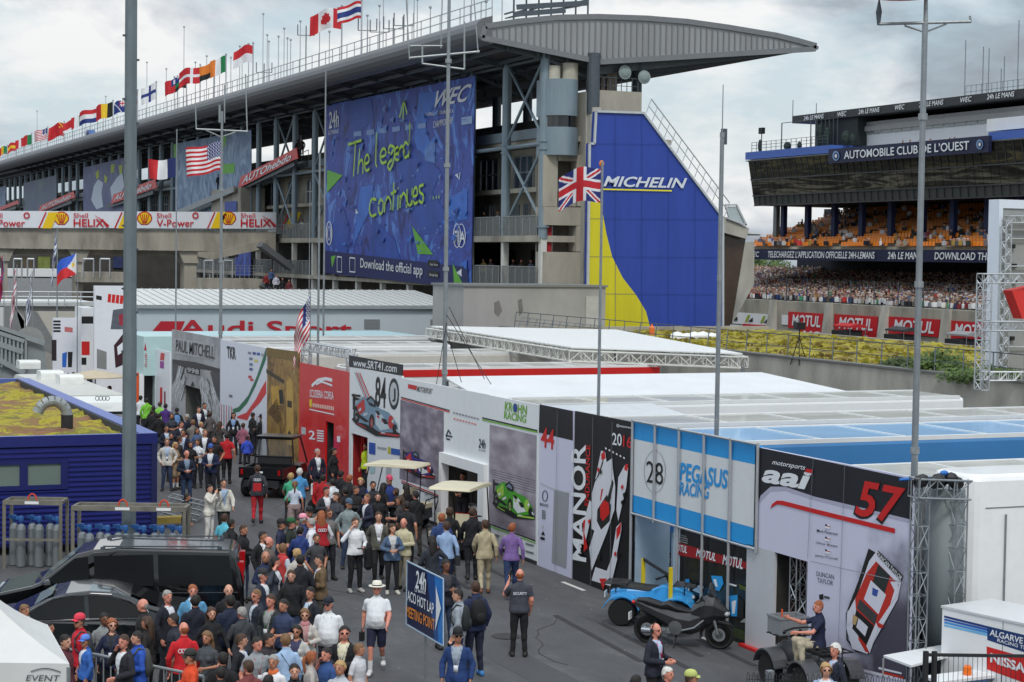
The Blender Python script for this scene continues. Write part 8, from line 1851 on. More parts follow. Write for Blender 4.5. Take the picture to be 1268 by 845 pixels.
 me=bpy.data.meshes.new(key); me.from_pydata(c.tolist(),[],[tuple(dict.fromkeys(f))for f in inv.tolist()]); me.polygons.foreach_set('use_smooth',[True]*len(me.polygons)); me.update(); me.materials.append(DARK)
 _sh[kk]=me; return me
_acc={}
def acc(key,fn):
 if key not in _acc:
  m=MB(); fn(m); o=m.build(key[0],DARK,None,smooth=True); _acc[key]=o.data; bpy.data.objects.remove(o)
  if not len(_acc[key].materials):_acc[key].materials.append(DARK)
 return _acc[key]
def child(name,me,mat,parent,hd=None):
 o=bpy.data.objects.new(name,me); COL.objects.link(o); o.parent=parent
 if hd is not None:o.rotation_euler=(0,0,hd)
 if mat is not None:
  o.material_slots[0].link='OBJECT'; o.material_slots[0].material=mat
 return o
SK={'l':pm((205,152,128),.5,var=.08,scale=12),'m':pm((182,126,100),.5,var=.08,scale=12),'d':pm((118,78,58),.5,var=.08,scale=12),'r':pm((208,138,118),.5,var=.08,scale=12)}
HC={'br':(66,44,30),'dk':(30,24,22),'bl':(176,144,96),'gr':(150,148,144),'wh':(206,204,198),'rd':(150,84,48),'lb':(120,88,58)}
def cap_fn(m):
 R=[[(.088*k*math.cos(a),-.005+.108*k*math.sin(a),1.69+h)for a in[2*math.pi*i/18 for i in range(18)]]for k,h in((1.03,0),(1.03,.03),(.94,.07),(.7,.1),(.3,.115),(.05,.118))]; m.loft(R)
 m.loft([[(.075*w,-.08-y,1.695-.02*abs(w)**2-y*.15)for w in(-1,-.6,0,.6,1)]+[(.075*w,-.08-y,1.705-.02*abs(w)**2-y*.15)for w in(1,.6,0,-.6,-1)]for y in(0,.04,.075)]); m.ell((0,-.15,1.69),(.05,.02,.006),8,4)
def hat_fn(m):
 m.loft([[(rr*1.0*math.cos(a),-.005+rr*1.1*math.sin(a),z)for a in[2*math.pi*i/20 for i in range(20)]]for rr,z in((.165,1.70),(.168,1.712),(.10,1.716),(.092,1.76),(.08,1.80),(.03,1.805))])
def glasses_fn(m):
 for s in(-1,1):m.ell((s*.034,-.103,1.648),(.024,.011,.017),10,6).tube((s*.058,-.095,1.652),(s*.078,-.01,1.652),.003,4)
 m.tube((-.012,-.112,1.652),(.012,-.112,1.652),.003,4)
def eyes_fn(m):
 for s in(-1,1):m.ell((s*.032,-.0995,1.648),(.013,.007,.006),8,5); m.ell((s*.033,-.104,1.668),(.02,.006,.004),8,4)
def mouth_fn(m):m.ell((0,-.109,1.588),(.021,.006,.005),8,4)
def long_fn(m):m.loft([[(rx*math.cos(a),yo+ry*math.sin(a),z)for a in[2*math.pi*i/16 for i in range(16)]]for z,rx,ry,yo in((1.70,.07,.06,.045),(1.62,.09,.06,.055),(1.52,.10,.055,.07),(1.42,.11,.045,.085),(1.33,.08,.03,.1),(1.30,.03,.015,.1))])
def tail_fn(m):m.loft([[(rx*math.cos(a),yo+ry*math.sin(a),z)for a in[2*math.pi*i/10 for i in range(10)]]for z,rx,ry,yo in((1.69,.02,.02,.11),(1.66,.03,.03,.135),(1.56,.034,.03,.14),(1.44,.024,.02,.125),(1.36,.008,.008,.11))])
def lany_fn(m):
 for s in(-1,1):m.obox((s*.075,-.085,1.44),(0,-.155,1.16),.004,.018,(0,1,0))
def badge_fn(m):m.box(-.038,.038,-.168,-.160,1.05,1.16)
def phones_fn(m):
 for s in(-1,1):m.ell((s*.095,.0,1.645),(.022,.034,.042),10,6)
 for k in range(8):a0,a1=math.pi*k/8,math.pi*(k+1)/8; m.tube((.09*math.cos(a0),0,1.66+.115*math.sin(a0)),(.09*math.cos(a1),0,1.66+.115*math.sin(a1)),.009,5)
def scarf_fn(m):
 m.loft([[(rx*math.cos(a),yo+ry*math.sin(a),z)for a in[2*math.pi*i/14 for i in range(14)]]for z,rx,ry,yo in((1.43,.09,.085,0),(1.46,.1,.09,-.005),(1.5,.085,.08,0),(1.53,.065,.065,0))]); m.obox((-.04,-.1,1.44),(-.05,-.16,1.1),.02,.06,(0,1,0)).obox((.04,-.1,1.44),(.05,-.16,1.15),.02,.06,(0,1,0))
def collar_fn(m):m.loft([[(.068*k*math.cos(a),.002+.066*k*math.sin(a),z)for a in[math.pi*(-.35+1.7*i/12)for i in range(13)]]for k,z in((1.35,1.44),(1.2,1.468),(1.14,1.485),(1.28,1.462))],cap=False,closed=False)
def pack_fn(m):
 m.loft([[(rx*math.cos(a)**1 if True else 0,.135+ry*math.sin(a),z)for a in[2*math.pi*i/14 for i in range(14)]]for z,rx,ry in((.98,.1,.05),(1.0,.15,.09),(1.15,.165,.11),(1.32,.15,.09),(1.42,.11,.06),(1.45,.05,.03))]); m.ell((0,.225,1.12),(.1,.04,.1),10,7)
 for s in(-1,1):m.path([(s*.09,.07,1.45),(s*.12,-.02,1.485),(s*.13,-.125,1.36),(s*.15,-.13,1.2),(s*.17,-.02,1.05),(s*.13,.08,1.02)],.017,6)
NP=[0]
def person(px_,py_,label,face=0,pose='stand',top=('jacket',(28,30,40),(200,204,214)),leg=('trousers',(30,34,44)),hair=('hair','br'),h=1.75,build='m',skin='m',turn=0,ex=(),shoe=(30,28,26),X=None,zf=0.,seat=None,pack=None,d=None,group='people'):
 """px_, py_ = top of the head in the photograph; the feet stand at height zf"""
 s=h/1.76
 if seat is not None:
  s=1.0 if h>1.5 else s; p=CAM+ray(px_,py_)*((seat+.83-CAM.z)/ray(px_,py_).z)if X is None else PX(px_,py_,X); z0=seat-.84*s
  if X is not None:pass
 elif X is not None:p=PX(px_,py_,X); z0=zf
 elif d is not None:p=at_d(px_,py_,d); z0=p.z-h
 else:p=PZ(px_,py_,h+zf); z0=zf
 if turn==0 and 'text' not in str(ex):turn=(0,20,-20,0,20)[int(px_*7+py_*3)%5]
 off=math.atan((px_-W0/2)/FPX)
 rz=math.radians(face)-HEAD-off
 B=body(pose,build,turn)
 o=bpy.data.objects.new('person',B['me']); COL.objects.link(o); o.location=(p.x,p.y,z0); o.rotation_euler=(0,0,rz); o.scale=(s,s,s); tag(o,label,'person',group)
 if not len(B['me'].materials):B['me'].materials.append(SK['m'])
 o.material_slots[0].link='OBJECT'; o.material_slots[0].material=SK[skin]
 def cl(key,col,name,rough=.85):
  me=shell(B,key)
  if me:child(name,me,pm(col,rough,var=.22,scale=7,bump=.9,bs=9,stretch=(1,1,.5))if isinstance(col,tuple)else col,o)
 tk,tcol=top[0],top[1]
 if tk=='jacket':
  cl('inner',top[2]if len(top)>2 else(200,204,212),'shirt_front'); cl('jacket',tcol,'jacket'); child('collar',acc(('collar',),collar_fn),pm(top[2]if len(top)>2 else(200,204,212),.8,var=.1),o)
 elif tk=='vest':cl('shirt',top[2],'shirt'); cl('vest',tcol,'vest')
 else:cl(tk,tcol,{'tee':'t_shirt','shirt':'shirt','jacketc':'closed_jacket'}[tk])
 if tk in('shirt','jacketc'):child('collar',acc(('collar',),collar_fn),pm(tcol,.8,var=.1),o)
 cl(leg[0],leg[1],leg[0]);
 if leg[0]in('shorts','skirt'):cl('socks',(214,214,214),'socks')
 cl('shoes',shoe,'shoes',.6)
 T=B['turn']; hk,hc=hair; hm_=pm(HC[hc],.7,var=.3,scale=25)
 if hk!='none':
  me=shell(B,{'hair':'hair','bald':'bald','long':'hairlong','tail':'hairmid','mid':'hairlong'}[hk])
  if me:child('hair',me,hm_,o)
  if hk=='long':child('long_hair',acc(('long',),long_fn),hm_,o,T)
  if hk=='tail':child('ponytail',acc(('tail',),tail_fn),hm_,o,T)
 if 'shades' not in ex:child('eyes',acc(('eyes',),eyes_fn),pm((44,34,30),.5,var=0),o,T)
 child('mouth',acc(('mouth',),mouth_fn),pm((150,78,70),.5,var=0),o,T)
 for e in ex:
  if e=='shades':child('sunglasses',acc(('glasses',),glasses_fn),pm((14,14,16),.55,var=0,spec=.2),o,T)
  elif e=='phones':child('headset',acc(('phones',),phones_fn),pm((30,30,32),.5),o,T)
  elif e=='lanyard':child('lanyard',acc(('lanyard',),lany_fn),pm((60,90,160),.6),o); child('badge',acc(('badge',),badge_fn),pm((216,220,224),.5),o)
  elif e=='redlanyard':child('lanyard',acc(('lanyard',),lany_fn),pm((190,40,60),.6),o); child('badge',acc(('badge',),badge_fn),pm((216,220,224),.5),o)
  elif isinstance(e,tuple):
   if e[0]=='cap':child('cap',acc(('cap',),cap_fn),pm(e[1],.8,var=.1),o,T)
   elif e[0]=='capback':child('cap',acc(('cap',),cap_fn),pm(e[1],.8,var=.1),o,T+math.pi)
   elif e[0]=='hat':child('sun_hat',acc(('hat',),hat_fn),pm(e[1],.8,var=.1),o,T); child('hat_band',acc(('band',),lambda m:m.loft([[(rr*math.cos(a),-.005+rr*1.1*math.sin(a),z)for a in[2*math.pi*i/20 for i in range(20)]]for rr,z in((.104,1.717),(.100,1.737))])),BLACK,o,T)
   elif e[0]=='scarf':child('scarf',acc(('scarf',),scarf_fn),pm(e[1],.9,var=.25,scale=30),o)
   elif e[0]=='text':
    vs,fs=text_mesh(e[1],.02); w,y0,hh=e[2],e[3],e[4]
    MB().add([(w*(.5-x),.155,y0+hh*y)for x,y in vs],fs).build('lettering',WH,o,world=False)
   elif e[0]=='patch':MB().box(-e[2]/2,e[2]/2,.128,.150,e[3],e[3]+e[4]).build('back_panel',pm(e[1],.8),o,world=False)
   elif e[0]=='tablet':
    q=B['P'][1].lerp(B['P'][3],.5)+Vector((0,-.1,.02)); MB().box(q.x-.1,q.x+.1,q.y-.13,q.y+.02,q.z,q.z+.012).build('tablet',BLACK,o,world=False)
   elif e[0]=='bagstrap':MB().m(pm(e[1],.8)).obox((.12,-.11,1.44),(-.16,-.14,1.02),.006,.035,(0,1,0)).obox((.12,.1,1.46),(-.16,.13,1.02),.006,.035,(0,1,0)).build('bag_strap',None,o,world=False)
   elif e[0]=='rings':
    m=MB()
    for k in range(4):
     for j in range(12):a0,a1=2*math.pi*j/12,2*math.pi*(j+1)/12; m.obox((-.075+k*.05+.034*math.cos(a0),.152,e[1]+.034*math.sin(a0)),(-.075+k*.05+.034*math.cos(a1),.152,e[1]+.034*math.sin(a1)),.012,.004,(0,1,0))
    m.build('emblem',WH,o,world=False)
 if tk in('jacket','shirt')and not ex and NP[0]%2==0 and pose!='phone':child('lanyard',acc(('lanyard',),lany_fn),pm(((60,90,160),(180,40,50),(40,120,70))[NP[0]%3],.6),o); child('badge',acc(('badge',),badge_fn),pm((216,220,224),.5),o)
 NP[0]+=1
 if pack:
  q=acc(('pack',),pack_fn); b=child('backpack',q,pm(pack[0],.8,var=.1),None); b.location=o.location; b.rotation_euler=o.rotation_euler; b.scale=o.scale; tag(b,pack[1],'backpack')
 return o
def held(name,label,cat,who,fn,mat):
 """a thing in somebody's hand: built in the person's own frame, kept top-level"""
 m=MB(); fn(m); o=m.build(name,mat,None,world=False); o.location=who.location; o.rotation_euler=who.rotation_euler; o.scale=who.scale; return tag(o,label,cat)
J='jacket'; JC='jacketc'; NVY=(24,28,48); BK=(24,24,28); WHT=(214,218,224); JN=(46,60,88); TAN=(188,172,140)
# ---- lane, far group by the arched stand
person(174,490,'man in white shirt seen from behind, farthest left by the motorhome',180,top=('shirt',WHT),hair=('hair','dk'))
person(182,493,'man in lime green top with black trousers from behind, left of two',180,top=(JC,(120,190,60)),hair=('hair','dk'))
person(198,498,'second lime green topped person behind the purple shirt',160,top=(JC,(130,200,80)),hair=('hair','br'),h=1.7)
person(190,503,'dark jacketed person between the lime tops',190,top=(JC,BK),hair=('hair','dk'))
person(205,500,'man in purple shirt from behind beside the blue backpack',180,top=('tee',(76,44,120)),hair=('hair','dk'))
person(219,505,'person in black carrying a light blue backpack near the arched stand',180,top=(JC,BK),hair=('hair','dk'),h=1.7,pack=((90,130,180),'light blue patterned backpack worn near the arched facade print'))
person(232,513,'grey haired man in navy suit looking left near the arched stand',240,top=(J,NVY),hair=('hair','gr'))
person(246,504,'man in navy suit with open white shirt facing the camera far back',10,top=(J,NVY,WHT),hair=('hair','br'),skin='l')
person(253,499,'dark haired man in dark suit behind the far white shirted man',30,top=(J,BK),hair=('hair','dk'))
person(260,510,'woman in grey dress jacket at the arched doorway',200,top=(JC,(90,84,84)),leg=('skirt',(70,64,64)),hair=('mid','br'),h=1.62,build='f')
person(249,523,'woman in white blouse leaning near the far group',60,top=('shirt',WHT),hair=('mid','bl'),h=1.6,build='f')
person(289,511,'woman in black suit with white badge before the green sweep stand',0,top=(J,BK,(120,150,190)),hair=('long','dk'),h=1.72,build='f',ex=('lanyard',))
person(206,527,'man in sunglasses and dark jacket holding a phone by the cabin corner',20,'hold',top=(J,NVY,(170,190,210)),hair=('hair','dk'),ex=('shades',))
person(227,532,'man in sunglasses, navy suit and tie behind the white jacket man',350,top=(J,(30,36,62),(170,186,206)),hair=('hair','dk'),ex=('shades',))
person(244,530,'woman with brown hair in blue top behind the group',20,top=('shirt',(70,90,130)),hair=('long','br'),h=1.64,build='f')
person(254,532,'fair haired man in navy blazer and white shirt, tallest of the near group',350,top=(J,NVY,WHT),hair=('hair','lb'),h=1.82,skin='l')
person(207,543,'fair haired man in white jacket and jeans standing by the cabin',0,'pocket',top=(J,(206,202,194),(170,186,206)),leg=('trousers',JN),hair=('hair','lb'),skin='l',ex=('lanyard',),h=1.8)
person(217,548,'blonde woman in beige dress behind the bald man',60,'hold',top=(JC,(150,124,96)),leg=('skirt',(140,118,92)),hair=('long','bl'),h=1.64,build='f')
person(222,540,'man with brown hair half hidden in the chatting group',90,top=(J,(50,44,44)),hair=('hair','br'))
person(236,547,'dark haired woman in black in the middle of the chatting group',10,top=(JC,BK),hair=('long','dk'),h=1.62,build='f')
person(245,544,'brown haired woman in white top with lanyard',350,'hold',top=('tee',WHT),hair=('long','br'),h=1.68,build='f',ex=('lanyard',))
person(231,558,'bald man in navy jacket and jeans with white badge',10,'hold',top=(J,(26,34,56),(120,140,160)),leg=('trousers',(44,62,92)),hair=('bald','gr'),h=1.78,skin='r',ex=('lanyard',))
person(261,551,'man in blue cap and navy jacket with white shirt holding a cup',350,'hold',top=(J,(28,38,72),WHT),hair=('hair','br'),h=1.8,ex=(('cap',(60,90,160)),'lanyard'))
person(281,536,'man in bright red polo shirt walking away',180,'walk',top=('tee',(186,28,36)),leg=('trousers',BK),hair=('hair','dk'),h=1.84)
person(313,511,'man in black leaning by the buggy, left one',120,'hold',top=(JC,BK),hair=('hair','dk')); person(324,514,'man in black cap bent over the buggy, right one',230,'hold',top=(JC,BK),hair=('hair','dk'),h=1.7,ex=(('cap',BK),))
person(301,524,'person in pink and blue sportswear behind the buggy',150,top=(JC,(150,90,110)),hair=('hair','br'),h=1.6); person(306,540,'child in bright blue top beside the buggy wheel',180,top=(JC,(50,80,190)),hair=('hair','dk'),h=1.3)
w=person(319,576,'racing driver in red and grey overalls walking away up the lane',178,'walk',top=(JC,(52,54,62)),leg=('trousers',(176,32,44)),hair=('hair','br'),h=1.80,ex=(('patch',(180,30,40),.24,1.0,.24),('rings',1.34)))
person(277,593,'man in open white jacket with dark shoulder strap walking towards the camera',10,'walk',top=(J,(206,204,194),(150,170,196)),leg=('trousers',BK),hair=('hair','dk'),h=1.78,skin='l',ex=(('bagstrap',BK),))
w=person(259,600,'woman in white trouser suit holding a camera up to her face',60,'photo',top=(JC,(214,210,200)),leg=('trousers',(216,214,210)),hair=('hair','dk'),h=1.68,build='f',skin='l')
held('camera','small black camera held by the woman in the white suit','camera',w,lambda m:m.box(-.06,.06,-.36,-.32,1.58,1.66).lathe((0,-.36,1.62),[(.03,0),(.03,-.04)],10,'y'),BLACK)
person(231,611,'boy in dark top standing behind the van by the bottle rack',100,top=(JC,(40,40,44)),leg=('trousers',(70,70,72)),hair=('hair','dk'),h=1.6)
person(393,556,'older man in navy blazer and white shirt at the red stand door',20,top=(J,NVY,WHT),hair=('hair','gr'),h=1.78,skin='r')
person(413,555,'woman with dark ponytail in black jacket at the red stand door',60,top=(JC,BK),hair=('tail','dk'),h=1.7,build='f')
person(360,586,'blonde woman in green top with tan handbag walking away',170,'walk',top=('tee',(70,170,130)),leg=('leggings',BK),hair=('mid','bl'),h=1.66,build='f')
person(371,580,'white haired man in light blue polo seen from behind',200,'hold',top=('tee',(74,146,200)),leg=('trousers',(36,44,64)),hair=('hair','wh'),h=1.8,skin='r')
person(365,596,'woman with ponytail in white top and skirt walking away',180,'walk',top=('tee',(196,206,222)),leg=('skirt',(150,130,130)),hair=('tail','lb'),h=1.58,build='f')
# ---- crowd beside the carts
person(422,583,'man in black beside the white scooter front',150,'hold',top=(J,BK,WHT),hair=('hair','dk')); person(433,588,'man with cream sun hat on his back near the red scooter',180,top=('shirt',(34,34,38)),hair=('hair','rd'),ex=())
person(447,592,'blonde woman holding a blue bag among the carts',350,'hold',top=('vest',NVY,(40,60,130)),hair=('mid','bl'),h=1.7,build='f',skin='l'); person(440,602,'man in dark jacket below the blonde woman',40,'fold',top=(JC,(34,32,34)),hair=('hair','br'))
person(482,590,'man in pink cap and blue jacket between two black dressed women',10,top=(JC,(36,56,120)),hair=('hair','gr'),ex=(('cap',(196,70,100)),),h=1.8); person(475,598,'woman in black with long dark hair beside the pink cap',120,'hold',top=('tee',BK),hair=('long','dk'),h=1.72,build='f')
person(503,599,'woman in black leaning at the cart seats',200,'hold',top=('tee',BK),hair=('long','dk'),h=1.7,build='f'); person(462,596,'person in dark team wear behind the blonde woman',30,top=('tee',(40,42,50)),hair=('hair','dk')); person(491,605,'seated woman in dark clothes on the rear cart',270,'hold',top=(JC,(30,30,34)),hair=('mid','br'),h=1.5,build='f')
person(453,585,'person in hi vis yellow vest inside the red lined doorway',300,top=('vest',(190,210,40),BK),hair=('hair','dk'),X=20.3)
person(412,593,'person in white and black racing jacket by the red scooter',200,top=('vest',WHT,BK),hair=('hair','dk')); person(400,588,'man in red team jacket behind the scooter',160,top=(JC,(170,30,36)),hair=('hair','dk'),h=1.66)
w=person(504,621,'man in black shirt walking away beside the rear cart',170,'walk',top=('tee',(30,32,38)),leg=('trousers',(26,26,30)),hair=('hair','dk'),h=1.8)
person(573,603,'mechanic in black overalls with arms raised inside the white portal',330,'hold',top=(J,BK,(170,110,90)),hair=('hair','dk'),X=20.35,h=1.75)
person(557,629,'man in black jacket at the front golf cart',190,top=(JC,BK),hair=('mid','br'),h=1.75)
# ---- middle of the lane
person(469,634,'man in olive jacket and white shirt walking towards the camera',5,'walk',top=(J,(88,86,78),WHT),leg=('trousers',BK),hair=('hair','br'),h=1.82,skin='l')
person(486,649,'woman in denim jacket and black leggings carrying a tan bag',8,'hold',top=(J,(78,100,128),(190,190,190)),leg=('leggings',BK),hair=('long','br'),h=1.7,build='f',skin='l',shoe=(190,186,178))
person(500,642,'balding man in beige jacket beside the denim jacket woman',330,'hold',top=(JC,(190,182,150)),leg=('trousers',(150,142,124)),hair=('bald','gr'),h=1.76,skin='r')
w=person(440,641,'man in white shirt reading a dark tablet with hand at his mouth',20,'phone',top=('shirt',(224,226,236)),leg=('trousers',BK),hair=('hair','br'),h=1.82,skin='l',shoe=(170,168,164))
held('tablet','dark tablet in the hand of the man in the white shirt','tablet',w,lambda m:m.box(-.06,.16,-.42,-.28,1.07,1.085),BLACK)
held('folded_jacket','black jacket hanging over the arm of the reading man','jacket',w,lambda m:m.loft([[(.30+rx*math.cos(a),-.1+ry*math.sin(a),z)for a in[2*math.pi*i/10 for i in range(10)]]for z,rx,ry in((1.16,.05,.06),(1.05,.09,.1),(.85,.1,.09),(.6,.12,.08),(.52,.05,.03))]),pm(BK,.8))
person(432,619,'man in blue cap and grey yellow hoodie behind the reading man',10,'pocket',top=(JC,(128,140,142)),leg=('trousers',JN),hair=('hair','br'),h=1.8,ex=(('cap',(70,90,110)),))
person(407,630,'man in sunglasses scratching the back of his head',20,'head',top=('tee',(110,108,106)),leg=('trousers',(34,36,44)),hair=('hair','br'),h=1.8,ex=('shades',))
person(398,633,'long haired person in red vest with ring emblem and white sleeves from behind',190,top=('vest',(170,28,40),WHT),leg=('trousers',BK),hair=('long','rd'),h=1.76,build='f',ex=(('rings',1.3),))
person(383,629,'man in black cap behind the pink cap',20,top=(JC,(34,36,42)),hair=('hair','br'),ex=(('cap',BK),),h=1.78)
person(375,638,'person in pale pink cap facing right',100,top=(JC,(50,60,110)),hair=('hair','gr'),ex=(('cap',(230,150,170)),),h=1.76)
person(386,642,'grey haired man in white shirt facing left, largest in the lane centre',260,'hold',top=('shirt',(220,222,234)),leg=('trousers',(34,36,48)),hair=('hair','gr'),h=1.84,skin='r')
person(348,644,'man in black and white cap and navy shirt',80,top=('tee',(32,38,66)),leg=('trousers',JN),hair=('hair','br'),h=1.78,ex=(('cap',(30,30,34)),)); person(360,643,'man in green cap and dark green tee talking',75,'hold',top=('tee',(34,44,36)),leg=('trousers',JN),hair=('hair','br'),h=1.8,ex=(('cap',(30,90,50)),),skin='r')
person(325,658,'dark haired man in dark jacket behind the grey tee man',40,top=(J,BK,WHT),hair=('hair','dk')); person(332,665,'short haired man in brown grey t shirt facing right',60,'fold',top=('tee',(104,92,84)),leg=('trousers',JN),hair=('bald','br'),h=1.78,skin='r')
person(329,683,'bald bearded man in dark blue tracksuit top with stripes',30,'hold',top=(JC,(28,40,74)),leg=('trousers',(30,34,50)),hair=('bald','dk'),h=1.8)
person(301,650,'man in plain black jacket facing right behind the van',70,'hold',top=(JC,BK),leg=('trousers',JN),hair=('hair','br'),h=1.82)
person(278,636,'man in turquoise t shirt with strap behind the van',140,top=('tee',(90,180,200)),hair=('hair','br'),h=1.74); person(286,643,'man in black with black backpack behind the van',110,top=(JC,BK),hair=('hair','dk'),h=1.74,pack=((34,34,38),'black backpack worn by the man in black behind the van'))
person(368,680,'blonde woman behind the long black coat',200,top=(JC,(190,186,180)),hair=('mid','bl'),h=1.68,build='f'); person(372,687,'man in long black coat seen from behind in the lane',180,'hold',top=(JC,(26,28,38)),leg=('trousers',(30,38,60)),hair=('hair','dk'),h=1.84)
person(397,687,'dark haired man in brown jacket and pale scarf facing left',280,'hold',top=(J,(104,84,60),(210,200,190)),leg=('trousers',(60,58,54)),hair=('hair','dk'),h=1.8,skin='l')
person(325,706,'man in dark cap and navy blazer looking right',60,top=(J,(34,42,62),WHT),hair=('hair','gr'),h=1.76,ex=(('cap',(44,44,46)),),skin='r')
person(350,673,'man in red and white team shirt behind the dark coat',130,top=('vest',(190,60,60),(190,200,214)),leg=('trousers',JN),hair=('hair','lb'),h=1.76)
# ---- right of the lane, walking away
person(547,636,'man with sunglasses and mid blue jacket walking away',190,top=(JC,(44,66,116)),hair=('hair','rd'),h=1.8,leg=('trousers',(190,190,190)))
w=person(553,646,'man in pale blue shirt walking away with dark bag',182,'walk',top=('shirt',(146,172,208)),leg=('trousers',(40,50,84)),hair=('hair','br'),h=1.8)
held('shoulder_bag','dark shoulder bag at the hip of the man in the pale blue shirt','bag',w,lambda m:m.box(-.33,-.22,-.12,.16,.74,.98).tube((-.27,0,.98),(.12,.02,1.46),.012,5),DARK)
person(585,629,'man in black suit and white collar walking away',182,'walk',top=(JC,(20,22,30)),leg=('trousers',(22,24,32)),hair=('hair','br'),h=1.86)
person(601,644,'man in beige linen suit walking away',184,'walk',top=(JC,(176,164,134)),leg=('trousers',(176,164,136)),hair=('hair','br'),h=1.82,shoe=(110,70,50))
person(634,648,'red haired man in lilac shirt and jeans walking away',184,'walk',top=('shirt',(124,96,156)),leg=('trousers',(44,60,100)),hair=('hair','rd'),h=1.8)
w=person(644,705,'security guard in dark grey t shirt seen from behind holding a handset',182,'raise',top=('tee',(62,64,74)),leg=('trousers',(24,24,28)),hair=('bald','rd'),h=1.80,skin='r',build='fat',ex=(('text','SECURITY',.27,1.27,.055),))
held('handset','dark handset raised in the right hand of the security guard','phone',w,lambda m:m.obox((.21,-.30,1.48),(.17,-.36,1.68),.035,.06),BLACK)
# ---- front centre
w=person(467,722,'stout man in white sun hat, white polo and navy shorts',355,'walk',top=('tee',(222,226,238)),leg=('shorts',(26,30,56)),hair=('hair','wh'),h=1.78,build='fat',skin='r',ex=(('hat',(226,222,208)),),shoe=(214,214,214))
held('camera_bag','small dark camera bag in the hand of the stout man in shorts','bag',w,lambda m:m.box(-.34,-.24,-.02,.14,.62,.80).tube((-.29,.05,.80),(-.28,.06,.88),.012,5),BLACK)
person(552,693,'man with red headband headset and dark jacket behind the direction sign',30,'fold',top=(J,(36,40,52),(60,60,66)),leg=('trousers',JN),hair=('hair','dk'),h=1.86,ex=('phones',),skin='d')
person(568,730,'young man in grey hoodie looking left with black backpack',262,top=(JC,(150,158,168)),leg=('trousers',(50,70,106)),hair=('hair','dk'),h=1.78,skin='l',turn=20,pack=((36,42,44),'dark green black backpack on the young man in the grey hoodie'))
person(589,720,'man in navy jacket with black backpack and blue trainers',205,top=(JC,(32,42,76)),leg=('trousers',(30,36,56)),hair=('hair','br'),h=1.86,pack=((22,22,26),'black backpack with hanging strap on the man in the navy jacket'),shoe=(60,120,180))
person(567,779,'man in black beanie cap, sunglasses and team blue jacket with badge',350,top=(J,(30,58,110),(150,160,172)),leg=('trousers',(30,36,50)),hair=('hair','dk'),h=1.76,ex=(('cap',(26,26,32)),'shades','lanyard'))
# ---- front left crowd
person(385,727,'dark haired man with sunglasses on his head and lanyard',300,top=(J,(30,32,44),(196,206,214)),hair=('hair','dk'),h=1.76,ex=('lanyard',)); person(407,741,'man in dark cap and white shirt with black lanyard cord',350,top=('tee',(222,226,236)),leg=('trousers',(40,44,60)),hair=('hair','gr'),h=1.78,build='fat',skin='r',ex=(('cap',(30,34,46)),'shades','lanyard'))
person(378,754,'fair woman in sunglasses and pink scarf',355,'hold',top=(J,(196,190,184),(180,150,150)),hair=('mid','lb'),h=1.68,build='f',skin='l',ex=('shades',('scarf',(190,130,134)))); person(368,774,'dark haired woman in sunglasses and pale jacket',340,'hold',top=(J,(190,188,184),(60,60,90)),hair=('long','dk'),h=1.66,build='f',ex=('shades',))
person(427,775,'man in sunglasses and black jacket with cream collar and green lanyard',340,'hold',top=(J,(26,26,32),(214,208,180)),hair=('hair','dk'),h=1.8,skin='r',ex=('shades','lanyard'))
person(318,730,'grey blond man in glasses and dark padded jacket facing left',290,top=(J,(40,46,58),(190,200,210)),hair=('hair','lb'),h=1.78,skin='r',ex=('shades',)); person(336,736,'broad man in dark green bomber jacket facing left',320,'pocket',top=(J,(44,50,52),(150,150,150)),hair=('hair','br'),h=1.84,skin='r')
person(283,724,'bald man in black facing the camera beside the racing overalls',10,top=(JC,BK),hair=('bald','br'),h=1.8,skin='l'); person(285,737,'man in navy jacket seen from behind hiding the bald man',180,top=(JC,(28,38,62)),hair=('hair','dk'),h=1.84)
person(239,724,'man in light blue and white racing overalls facing the camera',5,top=(JC,(90,150,190)),leg=('trousers',(60,120,170)),hair=('hair','rd'),h=1.84,skin='r',ex=(('scarf',(190,210,224)),)); person(242,737,'man in dark navy jacket from behind facing the racing overalls',175,top=(JC,(24,28,44)),hair=('hair','dk'),h=1.8)
person(207,731,'grey haired man in dark suit and open white shirt turned right',50,top=(J,(24,28,40),WHT),hair=('hair','gr'),h=1.82,skin='r'); person(178,742,'balding man with glasses facing left beside the saloon',275,top=(JC,(36,34,36)),hair=('bald','gr'),h=1.8,skin='r')
person(183,764,'woman with long brown hair in dark coat beside the balding man',250,top=(JC,(34,30,30)),hair=('long','br'),h=1.7,build='f'); person(139,766,'brown haired woman in sunglasses and navy jacket behind the barrier',350,top=(J,(28,36,66),(40,42,50)),hair=('mid','rd'),h=1.7,build='f',skin='l',ex=('shades','lanyard'))
person(129,759,'dark haired boy in grey hoodie beside the saloon',20,top=(JC,(130,134,136)),hair=('hair','dk'),h=1.66,skin='d'); person(99,762,'man in red and white cap with red jacket facing left',285,top=(JC,(196,30,50)),hair=('hair','dk'),h=1.74,ex=(('cap',(214,60,80)),'shades'),pack=((60,64,68),'grey backpack on the man in the red and white cap'))
person(106,788,'child in blue and white cap behind the barrier',290,top=(J,(50,100,180),WHT),hair=('hair','br'),h=1.45,ex=(('cap',(90,130,210)),)); person(171,782,'young man in bright blue jacket facing left behind the barrier',285,'hold',top=(JC,(40,84,180)),hair=('hair','dk'),h=1.74,skin='l',pack=((70,72,70),'grey backpack on the young man in the bright blue jacket'))
